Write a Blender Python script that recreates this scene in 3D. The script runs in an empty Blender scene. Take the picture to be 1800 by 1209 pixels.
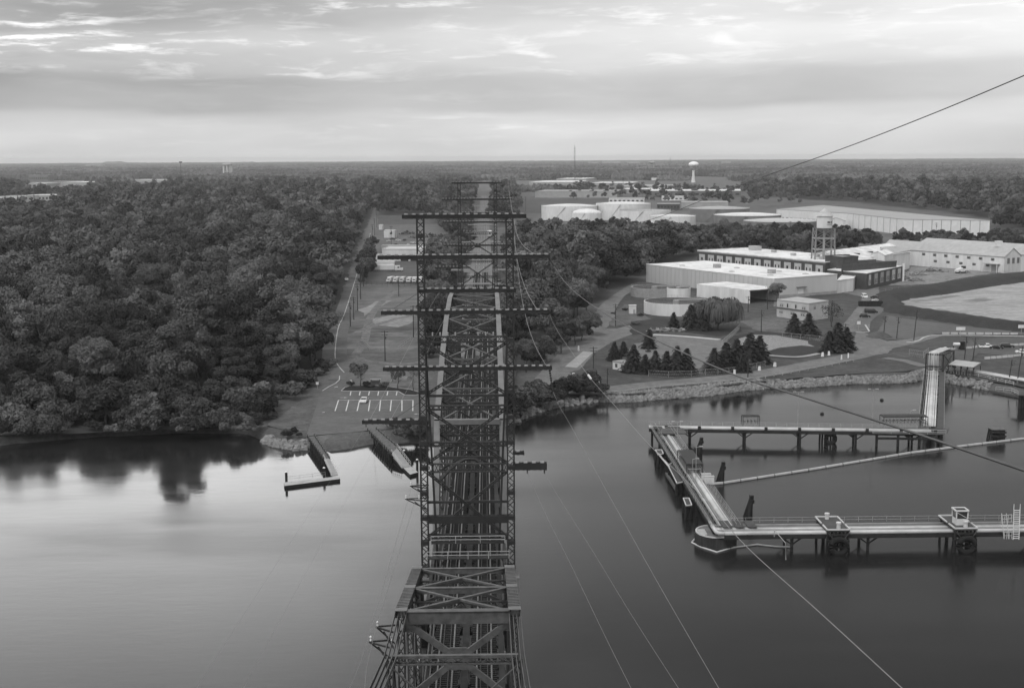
import bpy, math, random
from mathutils import Vector, Matrix
import numpy as np
random.seed(7)
rnd = random.random
def ru(a, b): return a + (b - a) * random.random()

# ------------------------------------------------------------------ camera
F, CX, CY, H = 2250.0, 900.0, 604.5, 69.0
TH = math.atan((604.5 - 276) / F)
PS = math.atan(45 * math.cos(TH) / F)
RO = math.atan(9 / 1800)
def ray(px, py):
    x = (px - CX) / F; y = -(py - CY) / F
    c, s = math.cos(RO), math.sin(RO)
    x, y = x * c + y * s, -x * s + y * c
    d = (x, math.cos(TH) + y * math.sin(TH), -math.sin(TH) + y * math.cos(TH))
    c, s = math.cos(PS), math.sin(PS)
    return Vector((d[0] * c + d[1] * s, -d[0] * s + d[1] * c, d[2]))
def P(px, py, z=1.9):
    """where the sight line through a spot of the photograph meets the level z"""
    d = ray(px, py); t = (z - H) / d.z
    return Vector((d.x * t, d.y * t, z))
def Q(px, py, Y):
    """where it meets the upright plane at the distance Y"""
    d = ray(px, py); t = Y / d.y
    return Vector((d.x * t, Y, H + d.z * t))
sc = bpy.context.scene
COL = sc.collection
cam = bpy.data.objects.new("camera", bpy.data.cameras.new("camera"))
COL.objects.link(cam); sc.camera = cam
cam.data.sensor_width = 36; cam.data.sensor_fit = 'HORIZONTAL'
cam.data.lens = 36 * F / 1800
cam.data.clip_start = 0.5; cam.data.clip_end = 60000
fw = ray(CX, CY); rt = ray(CX + F, CY) - fw; up = ray(CX, CY - F) - fw
m = Matrix((rt.normalized(), up.normalized(), -fw.normalized())).transposed().to_4x4()
m.translation = (0, 0, H); cam.matrix_world = m

# ------------------------------------------------------------------ sky and sun
SUN_EL, SUN_AZ = 52, 208           # azimuth clockwise from +Y (behind the camera, to its left)
W = bpy.data.worlds.new("World"); sc.world = W; W.use_nodes = True
nt = W.node_tree; nt.nodes.clear()
class N:
    def __init__(s, t): s.t = t
    def n(s, ty, **kw):
        x = s.t.nodes.new(ty)
        for k, v in kw.items(): setattr(x, k, v)
        return x
    def _in(s, sock, v):
        if isinstance(v, bpy.types.NodeSocket): s.t.links.new(v, sock)
        else: sock.default_value = v
    def m(s, op, a, b=0.0, c=0.0, clamp=False):
        x = s.n('ShaderNodeMath', operation=op, use_clamp=clamp)
        s._in(x.inputs[0], a); s._in(x.inputs[1], b)
        if len(x.inputs) > 2: s._in(x.inputs[2], c)
        return x.outputs[0]
    def ramp(s, f, stops, interp='LINEAR'):
        x = s.n('ShaderNodeValToRGB'); cr = x.color_ramp; cr.interpolation = interp
        while len(cr.elements) < len(stops): cr.elements.new(0.5)
        for e, (p, v) in zip(cr.elements, stops):
            e.position = p; e.color = (v, v, v, 1) if not isinstance(v, tuple) else v
        s._in(x.inputs[0], f); return x.outputs[0]
    def vec(s, a, b, c):
        x = s.n('ShaderNodeCombineXYZ')
        for i, v in enumerate((a, b, c)): s._in(x.inputs[i], v)
        return x.outputs[0]
    def noise(s, v, scale, detail=4, rough=.55, dist=0.0):
        x = s.n('ShaderNodeTexNoise'); s._in(x.inputs['Vector'], v)
        x.inputs['Scale'].default_value = scale; x.inputs['Detail'].default_value = detail
        x.inputs['Roughness'].default_value = rough; x.inputs['Distortion'].default_value = dist
        return x.outputs['Fac']
    def lk(s, a, b): s.t.links.new(a, b)
g = N(nt)
tc = g.n('ShaderNodeTexCoord'); sep = g.n('ShaderNodeSeparateXYZ'); g.lk(tc.outputs['Generated'], sep.inputs[0])
el = g.m('ARCSINE', sep.outputs[2]); az = g.m('ARCTAN2', sep.outputs[0], sep.outputs[1])
warp = g.noise(g.vec(g.m('MULTIPLY', az, 3.2), g.m('MULTIPLY', el, 20.0), 0.3), 1.0, 3, .55)
elw = g.m('ADD', el, g.m('MULTIPLY', g.m('SUBTRACT', warp, .5), .034))
elw = g.m('ADD', elw, g.m('MULTIPLY', az, -.012))
band = g.ramp(g.m('MULTIPLY', elw, 2.0), [(0.0, .58), (.012, .57), (.05, .60), (.066, .58), (.084, .47), (.118, .45), (.145, .56), (.178, .62), (.205, .54), (.25, .53), (.32, .62)], 'EASE')
st = g.noise(g.vec(g.m('MULTIPLY', az, 19.0), g.m('MULTIPLY', elw, 130.0), 4.1), 1.0, 6, .62, .2)
mask = g.ramp(g.m('MULTIPLY', elw, 2.0), [(0.0, .02), (.03, .08), (.052, .22), (.07, .05), (.12, .08), (.15, .8), (.2, 1.0), (.225, .6), (.25, .25), (.32, .2)])
azk = g.ramp(g.m('ADD', g.m('MULTIPLY', az, 1.0), .5), [(.1, .8), (.3, 1.0), (.5, .85), (.62, .3), (.9, .15)])
brk = g.ramp(g.noise(g.vec(g.m('MULTIPLY', az, 5.0), g.m('MULTIPLY', el, 26.0), 7.7), 1.0, 3, .5), [(.36, .15), (.6, 1.0)])
streak = g.m('MULTIPLY', g.m('MULTIPLY', g.ramp(st, [(.36, -.16), (.52, .06), (.72, 1.0)]), g.m('MULTIPLY', g.m('MULTIPLY', mask, azk), brk)), 1.15)
st2 = g.noise(g.vec(g.m('MULTIPLY', az, 4.5), g.m('MULTIPLY', elw, 22.0), 9.7), 1.0, 4, .5, .2)
soft = g.m('MULTIPLY', g.m('SUBTRACT', st2, .5), .34)
side = g.m('MULTIPLY', g.m('MULTIPLY', g.m('MAXIMUM', g.m('MINIMUM', az, .6), -.6), .6), g.m('MULTIPLY', el, 9.0, clamp=True))
low = g.m('ADD', g.m('ADD', band, streak), g.m('ADD', soft, side))
low = g.m('MAXIMUM', g.m('MULTIPLY', low, 1.04), .2)
# above the frame: unseen sky shaped for water reflections, bright left, dark right
hi = g.ramp(g.m('ADD', g.m('MULTIPLY', az, .5), .5), [(0.0, 1.5), (.28, 1.9), (.38, 2.1), (.43, 1.9), (.465, 1.4), (.50, .8), (.54, .5), (.62, .32), (.7, .26), (1.0, .5)])
hi = g.m('MULTIPLY', hi, g.ramp(el, [(.19, 1.45), (.24, 1.3), (.29, 1.05), (.37, .74), (.46, .42)]))
hi = g.m('MULTIPLY', hi, g.m('ADD', .74, g.m('MULTIPLY', g.noise(g.vec(g.m('MULTIPLY', az, 3.0), g.m('MULTIPLY', el, 7.0), 2.2), 1.0, 4), .52)))
top = g.m('ADD', .62, g.m('MULTIPLY', st2, .5))
k1 = g.ramp(g.m('MULTIPLY', el, 1.0), [(.125, 0.0), (.2, 1.0)], 'EASE')
k2 = g.ramp(g.m('MULTIPLY', el, 1.0), [(.42, 0.0), (.62, 1.0)], 'EASE')
def lerp(a, b, k): return g.m('ADD', g.m('MULTIPLY', a, g.m('SUBTRACT', 1.0, k)), g.m('MULTIPLY', b, k))
cloud = lerp(lerp(low, hi, k1), top, k2)
sky = g.n('ShaderNodeTexSky', sky_type='NISHITA'); sky.sun_disc = False
sky.sun_elevation = math.radians(SUN_EL); sky.sun_rotation = math.radians(SUN_AZ)
bw = g.n('ShaderNodeRGBToBW'); g.lk(sky.outputs[0], bw.inputs[0])
tot = g.m('ADD', g.m('MULTIPLY', cloud, 10.0), g.m('MULTIPLY', bw.outputs[0], .03))
bg = g.n('ShaderNodeBackground'); g.lk(tot, bg.inputs[0]); bg.inputs[1].default_value = .1
wo = g.n('ShaderNodeOutputWorld'); g.lk(bg.outputs[0], wo.inputs[0])
sun = bpy.data.objects.new("sun", bpy.data.lights.new("sun", 'SUN')); COL.objects.link(sun)
sun.data.energy = 1.5; sun.data.angle = math.radians(14); sun.data.color = (1, 1, 1)
a_, e_ = math.radians(SUN_AZ), math.radians(SUN_EL)
sv = Vector((math.sin(a_) * math.cos(e_), math.cos(a_) * math.cos(e_), math.sin(e_)))
sun.rotation_euler = sv.to_track_quat('Z', 'Y').to_euler(); sun.location = (0, 0, 300)
sc.view_settings.view_transform = 'Standard'; sc.view_settings.look = 'None'
sc.view_settings.exposure = .14; sc.view_settings.gamma = 1; sc.view_settings.use_curve_mapping = False
sc.render.engine = 'CYCLES'
sc.cycles.max_bounces = 5; sc.cycles.diffuse_bounces = 2; sc.cycles.glossy_bounces = 3; sc.cycles.transparent_max_bounces = 6
sc.cycles.volume_bounces = 0; sc.cycles.caustics_reflective = False; sc.cycles.caustics_refractive = False
sc.cycles.use_denoising = True; sc.cycles.denoiser = 'OPENIMAGEDENOISE'; sc.cycles.denoising_prefilter = 'ACCURATE'

# ------------------------------------------------------------------ mesh helpers
class MB:
    def __init__(s): s.v = []; s.f = []
    def add(s, vs, fs):
        o = len(s.v); s.v += [tuple(v) for v in vs]; s.f += [tuple(i + o for i in f) for f in fs]
    def box(s, x0, x1, y0, y1, z0, z1):
        s.add([(x0, y0, z0), (x1, y0, z0), (x1, y1, z0), (x0, y1, z0), (x0, y0, z1), (x1, y0, z1), (x1, y1, z1), (x0, y1, z1)],
              [(0, 3, 2, 1), (4, 5, 6, 7), (0, 1, 5, 4), (1, 2, 6, 5), (2, 3, 7, 6), (3, 0, 4, 7)])
        return s
    def beam(s, p, q, w, h=None, up=(0, 0, 1)):
        p, q = Vector(p), Vector(q); h = w if h is None else h
        d = (q - p)
        if d.length < 1e-6: return s
        d.normalize(); u = Vector(up)
        if abs(d.dot(u)) > .98: u = Vector((0, 1, 0))
        r = d.cross(u).normalized(); u = r.cross(d)
        r = r * w / 2; u = u * h / 2
        s.add([p - r - u, p + r - u, p + r + u, p - r + u, q - r - u, q + r - u, q + r + u, q - r + u],
              [(0, 1, 2, 3), (7, 6, 5, 4), (0, 4, 5, 1), (1, 5, 6, 2), (2, 6, 7, 3), (3, 7, 4, 0)])
        return s
    def tube(s, p, q, r, n=8, r2=None):
        p, q = Vector(p), Vector(q); r2 = r if r2 is None else r2
        d = q - p
        if d.length < 1e-6: return s
        d.normalize(); u = Vector((0, 0, 1)) if abs(d.z) < .9 else Vector((0, 1, 0))
        a = d.cross(u).normalized(); b = a.cross(d)
        vs = []
        for c, rr in ((p, r), (q, r2)):
            for i in range(n):
                t = 2 * math.pi * i / n; vs.append(c + a * (math.cos(t) * rr) + b * (math.sin(t) * rr))
        s.add(vs, [(i, (i + 1) % n, n + (i + 1) % n, n + i) for i in range(n)] + [tuple(range(n - 1, -1, -1)), tuple(range(n, 2 * n))])
        return s
    def path(s, pts, r, n=6, r2=None):
        pts = [Vector(p) for p in pts]; L = len(pts); vs = []
        for k, p in enumerate(pts):
            d = (pts[min(k + 1, L - 1)] - pts[max(k - 1, 0)]).normalized()
            u = Vector((0, 0, 1)) if abs(d.z) < .95 else Vector((0, 1, 0))
            a = d.cross(u).normalized(); b = a.cross(d)
            rr = r if r2 is None else r + (r2 - r) * k / max(1, L - 1)
            for i in range(n):
                t = 2 * math.pi * i / n; vs.append(p + a * (math.cos(t) * rr) + b * (math.sin(t) * rr))
        fs = [(k * n + i, k * n + (i + 1) % n, (k + 1) * n + (i + 1) % n, (k + 1) * n + i) for k in range(L - 1) for i in range(n)]
        s.add(vs, fs + [tuple(range(n - 1, -1, -1)), tuple(range((L - 1) * n, L * n))]); return s
    def prism(s, poly, z0, z1):
        n = len(poly)
        ar = sum(poly[i][0] * poly[(i + 1) % n][1] - poly[(i + 1) % n][0] * poly[i][1] for i in range(n))
        if ar < 0: poly = poly[::-1]
        z0 = z0 if isinstance(z0, (list, tuple)) else [z0] * n; z1 = z1 if isinstance(z1, (list, tuple)) else [z1] * n
        s.add([(p[0], p[1], z0[i]) for i, p in enumerate(poly)] + [(p[0], p[1], z1[i]) for i, p in enumerate(poly)],
              [tuple(range(n - 1, -1, -1)), tuple(range(n, 2 * n))] + [(i, (i + 1) % n, n + (i + 1) % n, n + i) for i in range(n)])
        return s
    def lathe(s, c, prof, n=24):
        c = Vector(c); vs = []
        for r, z in prof:
            for i in range(n):
                t = 2 * math.pi * i / n; vs.append((c.x + r * math.cos(t), c.y + r * math.sin(t), c.z + z))
        L = len(prof)
        s.add(vs, [(k * n + i, k * n + (i + 1) % n, (k + 1) * n + (i + 1) % n, (k + 1) * n + i) for k in range(L - 1) for i in range(n)])
        return s
    def quad(s, a, b, c, d): s.add([a, b, c, d], [(0, 1, 2, 3)]); return s
    def lattice(s, p, q, w, h, t=.1, step=None, up=(0, 0, 1), faces='tbfk'):
        """four corner angles laced with zigzag bars: w across, h along up"""
        p, q = Vector(p), Vector(q); d = q - p; L = d.length; d = d / L; u = Vector(up)
        if abs(d.dot(u)) > .98: u = Vector((0, 1, 0))
        r = d.cross(u).normalized(); u = r.cross(d)
        cs = [(-1, -1), (1, -1), (1, 1), (-1, 1)]
        co = [r * (a * (w - t) / 2) + u * (b * (h - t) / 2) for a, b in cs]
        for c in co: s.beam(p + c, q + c, t, t, u)
        step = step or (w + h) * .55
        n = max(2, round(L / step))
        for key, (i, j) in zip('bftk', ((0, 1), (1, 2), (2, 3), (3, 0))):
            if key not in faces: continue
            for k in range(n):
                a, b = (i, j) if k % 2 == 0 else (j, i)
                s.beam(p + d * (L * k / n) + co[a], p + d * (L * (k + 1) / n) + co[b], t * .55, t * .55, u)
        return s
    def build(s, name, mat, parent=None, smooth=False, label=None, kind=None):
        me = bpy.data.meshes.new(name); me.from_pydata(s.v, [], s.f)
        if smooth: me.polygons.foreach_set('use_smooth', [True] * len(me.polygons))
        for mm in (mat if isinstance(mat, (list, tuple)) else [mat]): me.materials.append(mm)
        o = bpy.data.objects.new(name, me); COL.objects.link(o)
        if parent is not None:
            o.parent = parent
            o.matrix_parent_inverse = Matrix.Translation(-parent.location) if parent.type == 'EMPTY' else Matrix()
        if label: o['label'] = label
        if kind: o['kind'] = kind
        return o
def tag(o, label=None, cat=None, group=None, kind=None):
    for k, v in (('label', label), ('category', cat), ('group', group), ('kind', kind)):
        if v: o[k] = v
    return o
def thing(name, label, cat, loc=(0, 0, 0), group=None):
    o = bpy.data.objects.new(name, None); COL.objects.link(o); o.location = loc; o.empty_display_size = .5
    return tag(o, label, cat, group)
def kids(o): return list(o.children)
def clone(o, loc=None, rotz=None, scale=None, label=None, group=None, parent=None):
    c = o.copy(); COL.objects.link(c)
    if parent is not None: c.parent = parent; c.matrix_parent_inverse = o.matrix_parent_inverse.copy()
    if loc is not None: c.location = loc
    if rotz is not None: c.rotation_euler = (0, 0, rotz)
    if scale is not None: c.scale = scale if isinstance(scale, (tuple, list)) else (scale,) * 3
    if label: c['label'] = label
    if group: c['group'] = group
    for ch in kids(o): clone(ch, parent=c)
    return c
def put(o, loc, rotz=0, scale=1, label=None):
    o.location = loc; o.rotation_euler = (0, 0, rotz); o.scale = (scale,) * 3
    if label: o['label'] = label
    return o

# ------------------------------------------------------------------ materials
MATS = {}
def mat(name, v, rough=.8, var=.25, scale=.5, metal=0, spec=.3, coords='pos', scale2=None, lo=None, grain=0, stretch=(1, 1, 1)):
    if name in MATS: return MATS[name]
    M = bpy.data.materials.new(name); M.use_nodes = True; t = N(M.node_tree)
    b = M.node_tree.nodes['Principled BSDF']
    if coords == 'pos': vs = t.n('ShaderNodeNewGeometry').outputs['Position']
    else: vs = t.n('ShaderNodeTexCoord').outputs['Object']
    mp = t.n('ShaderNodeMapping'); t.lk(vs, mp.inputs[0]); mp.inputs['Scale'].default_value = stretch; vs = mp.outputs[0]
    f = t.noise(vs, scale, 5, .6)
    f = t.ramp(f, [(.3, 0.0), (.7, 1.0)])
    if scale2:
        f2 = t.ramp(t.noise(vs, scale2, 4, .6), [(.35, 0.0), (.65, 1.0)])
        f = t.m('ADD', t.m('MULTIPLY', f, .5), t.m('MULTIPLY', f2, .5))
    c = t.m('ADD', v * (1 - var), t.m('MULTIPLY', f, v * var * 2))
    if grain:
        for gs, ga in ((.16, grain * .8), (1.4, grain)):
            c = t.m('MULTIPLY', c, t.ramp(t.noise(vs, gs, 4, .65, .6), [(.3, 1 - ga), (.7, 1 + ga) if ga < 0 else (.7, 1.0)]))
    t.lk(c, b.inputs['Base Color']); b.inputs['Roughness'].default_value = rough
    b.inputs['Metallic'].default_value = metal; b.inputs['Specular IOR Level'].default_value = spec
    MATS[name] = M; return M
steel_dark = mat('painted steel dark', .022, .6, .4, 2.0, scale2=.4)
steel = mat('weathered bridge steel', .032, .6, .45, 1.6, scale2=.3)
steel_lit = mat('oxidised plate with lit tone', .135, .65, .3, 1.2, scale2=.25)  # oxidised steel, lightened to paint in light on top faces
steel_mid = mat('greyed steel', .075, .6, .4, 1.5)
tie_m = mat('creosoted timber', .015, .9, .5, 1.0, stretch=(1, 3, 1))
rail_m = mat('rail steel', .17, .4, .3, .5, metal=.5)
white_p = mat('white paint', .60, .6, .2, .5, scale2=.08, stretch=(1, 1, .25))
white_w = mat('white clapboard wall', .58, .75, .26, .4, scale2=.06, stretch=(1, 1, .15))
white_roof = mat('white membrane roof', .60, .7, .34, .035, scale2=.22)
grey_roof = mat('grey sheet roof', .34, .7, .16, .06, scale2=.4)
tar_roof = mat('tarred flat roof', .24, .85, .25, .1, scale2=.5)
grey_wall = mat('grey painted wall', .30, .8, .15, .2, scale2=.05)
brick = mat('dark brick wall', .06, .85, .4, .5, scale2=3.0)
board = mat('pale boarded panel', .42, .8, .15, .5)
glass = mat('dark window glass', .03, .2, .3, .8, spec=.5)
black = mat('black enamel', .012, .6, .3, 1.0)
concrete = mat('concrete', .27, .85, .25, .3, scale2=2.0)
conc_d = mat('stained concrete', .15, .9, .4, .4, scale2=2.5)
wood_d = mat('wet timber piles', .018, .9, .5, 1.0)
wood_g = mat('grey weathered timber', .10, .9, .35, .8, stretch=(3, 1, 1))
wood_p = mat('pole timber', .04, .9, .3, 1.0)
pipe_w = mat('aluminium clad pipe', .45, .5, .3, .5, scale2=.12)
pipe_g = mat('grey pipe', .22, .5, .2, .5)
galv = mat('galvanised rail', .30, .5, .2, 1.0)
light_rail = mat('white painted rail', .48, .6, .1, 1.0)
rubber = mat('black rubber', .012, .9, .3, 1.0)
tyre_m = mat('tyre rubber', .02, .9, .2, 3.0)
car_silver = mat('silver car paint', .55, .3, .05, 1.0)
car_white = mat('white car paint', .68, .3, .05, 1.0)
car_dark = mat('dark car paint', .02, .25, .1, 1.0)
bark = mat('bark', .06, .95, .35, 2.0, coords='obj')
wire_m = mat('conductor wire', .17, .45, .1, 1.0)
wire_d = mat('weathered steel cable', .07, .6, .2, 2.0)
porc = mat('pale insulator', .62, .3, .1, 3.0)
insu = mat('dark insulator', .012, .4, .2, 3.0)
line_m = mat('white road marking', .50, .8, .2, 1.0)
curb_m = mat('pale kerb concrete', .38, .85, .15, .8)
# grounds
asph = mat('asphalt', .115, .92, .28, .1, scale2=.5, grain=.2)
asph_l = mat('worn pale asphalt', .165, .92, .3, .06, scale2=.4, stretch=(1, .6, 1), grain=.25)
asph_d = mat('dark asphalt', .09, .92, .2, .1, scale2=.8, grain=.3)
gravel = mat('gravel yard', .14, .95, .5, .05, scale2=.5, grain=.45)
dirt = mat('bare pale earth', .38, .95, .3, .05, scale2=.35, stretch=(.35, 1, 1), grain=.4)
lotdirt = mat('patchy vacant lot', .16, .95, .6, .035, scale2=.2, stretch=(.5, 1, 1), grain=.5)
grass = mat('mown grass', .08, .95, .45, .04, scale2=.4, grain=.45)
grass_p = mat('dry grass', .13, .95, .4, .06, scale2=.4, grain=.45)
grass_d = mat('long dark grass', .034, .95, .35, .08, scale2=.7, grain=.35)
mulch = mat('dark mulch', .012, .95, .3, .8)
floor_m = mat('woodland floor', .028, .95, .4, .05, scale2=.4)
rock_m = mat('riprap stone', .18, .9, .45, .35, scale2=1.5)
rock_l = mat('pale stone', .22, .9, .4, .5, scale2=2.0)
ballast = mat('track ballast', .13, .95, .3, .1, scale2=1.2)
sand = mat('wet sand', .12, .8, .4, .08, scale2=.5)
def leafmat(name, v, var=.35, rnd_obj=.42):
    M = bpy.data.materials.new(name); M.use_nodes = True; t = N(M.node_tree); b = M.node_tree.nodes['Principled BSDF']
    oc = t.n('ShaderNodeTexCoord').outputs['Object']
    f = t.ramp(t.noise(oc, .55, 3, .6), [(.3, 0.0), (.7, 1.0)])
    f2 = t.ramp(t.noise(oc, 2.6, 2, .6), [(.3, 0.0), (.7, 1.0)])
    r = t.n('ShaderNodeObjectInfo').outputs['Random']
    r = t.m('POWER', r, 1.6)
    c = t.m('ADD', v * (1 - var), t.m('MULTIPLY', t.m('ADD', f, f2), v * var))
    c = t.m('MULTIPLY', c, t.m('ADD', 1 - rnd_obj, t.m('MULTIPLY', r, 3.4 * rnd_obj)))
    t.lk(c, b.inputs['Base Color']); b.inputs['Roughness'].default_value = .75; b.inputs['Specular IOR Level'].default_value = .25
    MATS[name] = M; return M
leaf_a = leafmat('broadleaf foliage', .048, .45, .62)
leaf_p = leafmat('pale broadleaf foliage', .098, .4, .25)
leaf_b = leafmat('dark glossy foliage', .036, .4, .3)
leaf_c = leafmat('conifer needles', .026, .3, .15)
leaf_w = leafmat('willow leaves', .062, .3, .1)
leaf_f = leafmat('far foliage', .052, .45, .6)

# water: muddy, smoothed by a long exposure
M = bpy.data.materials.new('river water'); M.use_nodes = True; t = N(M.node_tree); b = M.node_tree.nodes['Principled BSDF']
b.inputs['Base Color'].default_value = (.013, .013, .013, 1); b.inputs['IOR'].default_value = 1.34
pos = t.n('ShaderNodeNewGeometry').outputs['Position']
mp = t.n('ShaderNodeMapping'); t.lk(pos, mp.inputs[0]); mp.inputs['Scale'].default_value = (.35, 1, 1)
rn = t.noise(mp.outputs[0], .03, 4, .55)
t.lk(t.ramp(rn, [(.35, .06), (.65, .24)]), b.inputs['Roughness'])
bp = t.n('ShaderNodeBump'); bp.inputs['Strength'].default_value = .035; bp.inputs['Distance'].default_value = .3
t.lk(t.noise(mp.outputs[0], .5, 4, .6), bp.inputs['Height']); t.lk(bp.outputs[0], b.inputs['Normal'])
water_m = M

# ------------------------------------------------------------------ the air
M = bpy.data.materials.new('thin haze'); M.use_nodes = True; t = N(M.node_tree); M.node_tree.nodes.remove(M.node_tree.nodes['Principled BSDF'])
pv = t.n('ShaderNodeVolumePrincipled'); pv.inputs['Density'].default_value = 5.5e-5; pv.inputs['Color'].default_value = (.9, .9, .9, 1); pv.inputs['Anisotropy'].default_value = 0.1
t.lk(pv.outputs[0], M.node_tree.nodes['Material Output'].inputs['Volume'])
MB().box(-16500, 16500, -900, 18000, -6, 77).build('haze', M, kind='stuff')
# ------------------------------------------------------------------ ground and river
GZ = 1.9
SHORE = [(-700, 812), (-300, 798), (-120, 790), (0, 783), (60, 777), (100, 773), (170, 768), (250, 764), (340, 761), (430, 762), (465, 775), (495, 786), (530, 790),
         (552, 781), (575, 792), (620, 788), (663, 779), (690, 779), (718, 778), (745, 780), (790, 776), (850, 765), (897, 744), (915, 734), (945, 723), (1000, 712), (1052, 705), (1095, 706.5), (1138, 703), (1181, 700), (1240, 695), (1300, 686), (1346, 682), (1400, 680.5), (1448, 677.5), (1497, 673.5), (1561, 673.5), (1600, 671.5), (1622, 665), (1640, 660), (1655, 669), (1690, 676.5), (1739, 685), (1787, 694), (1900, 714), (2200, 760)]
SH = [P(a, b, 0.0) for a, b in SHORE]
SHX = [(-900, SH[0].y)] + [(p.x, p.y) for p in SH] + [(900, SH[-1].y - 20)]
LANDP = SHX + [(900, 16000), (-900, 16000)]
def inside(X, Y, poly):
    X = np.asarray(X, float); Y = np.asarray(Y, float); r = np.zeros(X.shape, bool); n = len(poly)
    for i in range(n):
        x0, y0 = poly[i][0], poly[i][1]; x1, y1 = poly[(i + 1) % n][0], poly[(i + 1) % n][1]
        if y0 == y1: continue
        c = ((y0 > Y) != (y1 > Y)) & (X < (x1 - x0) * (Y - y0) / (y1 - y0) + x0); r ^= c
    return r
def segdist(X, Y, line):
    d = np.full(np.shape(X), 1e9)
    for (x0, y0), (x1, y1) in zip(line[:-1], line[1:]):
        L = (x1 - x0) ** 2 + (y1 - y0) ** 2 + 1e-9
        t_ = np.clip(((X - x0) * (x1 - x0) + (Y - y0) * (y1 - y0)) / L, 0, 1)
        d = np.minimum(d, np.hypot(X - x0 - t_ * (x1 - x0), Y - y0 - t_ * (y1 - y0)))
    return d
def wobble(X, Y):
    return .5 * np.sin(X * .31 + Y * .17) + .35 * np.sin(X * .83 - Y * .57 + 1.3) + .25 * np.sin(X * 1.7 + Y * 1.3 + .4)
RAMP = [P(a, b, 1.5) for a, b in ((553, 767), (655, 756), (668, 782), (573, 797))]
def ground_z(X, Y):
    s = segdist(X, Y, SHX); ins = inside(X, Y, LANDP)
    sd = np.where(ins, s, -s)
    sd = sd + wobble(X, Y) * np.exp(-np.abs(s) / 5) * .8
    z = np.where(sd > 0, GZ * (1 - np.exp(-np.maximum(sd, 0) / 2.0)), .45 * sd)
    z = np.where(sd > 9, GZ, np.where(sd > 5, z + (GZ - z) * (sd - 5) / 4, z))
    return np.maximum(z, -4)
xs = np.arange(-420, 521, 1.7); ys = np.arange(268, 483, 1.5)
XX, YY = np.meshgrid(xs, ys); ZZ = ground_z(XX, YY)
ZZ = np.where((YY >= ys[-1] - 3), GZ, ZZ)
gm = MB(); nx, ny = len(xs), len(ys)
gm.v = [(float(a), float(b_), float(c)) for a, b_, c in zip(XX.ravel(), YY.ravel(), ZZ.ravel())]
gm.f = [(j * nx + i, j * nx + i + 1, (j + 1) * nx + i + 1, (j + 1) * nx + i) for j in range(ny - 1) for i in range(nx - 1)]
ye = float(ys[-1]); x0_, x1_ = float(xs[0]), float(xs[-1])
gm.add([(x0_, ye, GZ), (x1_, ye, GZ), (x1_, 17000, GZ), (x0_, 17000, GZ)], [(0, 1, 2, 3)])
gm.add([(-15000, 330, GZ), (x0_, 330, GZ), (x0_, 17000, GZ), (-15000, 17000, GZ)], [(0, 1, 2, 3)])
gm.add([(x1_, 340, GZ), (15000, 340, GZ), (15000, 17000, GZ), (x1_, 17000, GZ)], [(0, 1, 2, 3)])
# the ground's own look: mud at the water line, grass above
M = bpy.data.materials.new('ground cover'); M.use_nodes = True; t = N(M.node_tree); b = M.node_tree.nodes['Principled BSDF']
gp = t.n('ShaderNodeNewGeometry').outputs['Position']
n1 = t.ramp(t.noise(gp, .035, 5, .6), [(.35, .042), (.65, .085)]); n2 = t.ramp(t.noise(gp, .9, 4, .65), [(.3, .65), (.7, 1.35)])
cg = t.m('MULTIPLY', n1, n2)
sp = t.n('ShaderNodeSeparateXYZ'); t.lk(gp, sp.inputs[0])
kz = t.ramp(t.m('ADD', t.m('MULTIPLY', sp.outputs[2], .4), t.m('MULTIPLY', n2, .08)), [(.2, 0.0), (.6, 1.0)])
cg2 = t.m('ADD', t.m('MULTIPLY', cg, kz), t.m('MULTIPLY', t.m('SUBTRACT', 1.0, kz), t.m('MULTIPLY', n2, .07)))
t.lk(cg2, b.inputs['Base Color']); b.inputs['Roughness'].default_value = .95
ground_o = gm.build('ground', M, smooth=True, kind='structure')
MB().quad((-1500, -400, 0), (1500, -400, 0), (1500, 430, 0), (-1500, 430, 0)).build('water', water_m, kind='structure')

_layer = [0]
def jag(pts, amt):
    """roughen an outline in the plan, in metres"""
    if not amt: return pts
    out = []
    n = len(pts)
    for i in range(n):
        a, c = Vector(pts[i][:2]), Vector(pts[(i + 1) % n][:2]); L = (c - a).length; k = max(1, int(L / (amt * 5)))
        nrm = Vector((-(c - a).y, (c - a).x)).normalized() if L > 0 else Vector((0, 0))
        for j in range(k):
            q = a + (c - a) * (j / k)
            if j: q = q + nrm * ru(-amt, amt)
            out.append((q.x, q.y))
    return out
def patch(name, pts, m, z=None, rough=0, world=False, kind='structure'):
    _layer[0] += 1
    z = GZ + .03 + .006 * _layer[0] if z is None else z
    w = [(p[0], p[1]) for p in pts] if world else [(P(a, b_, GZ).x, P(a, b_, GZ).y) for a, b_ in pts]
    w = jag(w, rough); mb = MB(); mb.add([(x, y, z) for x, y in w], [tuple(range(len(w)))])
    o = mb.build(name, m, kind=kind)
    if o.data.polygons[0].normal.z < 0: o.data.flip_normals()
    return o
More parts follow.
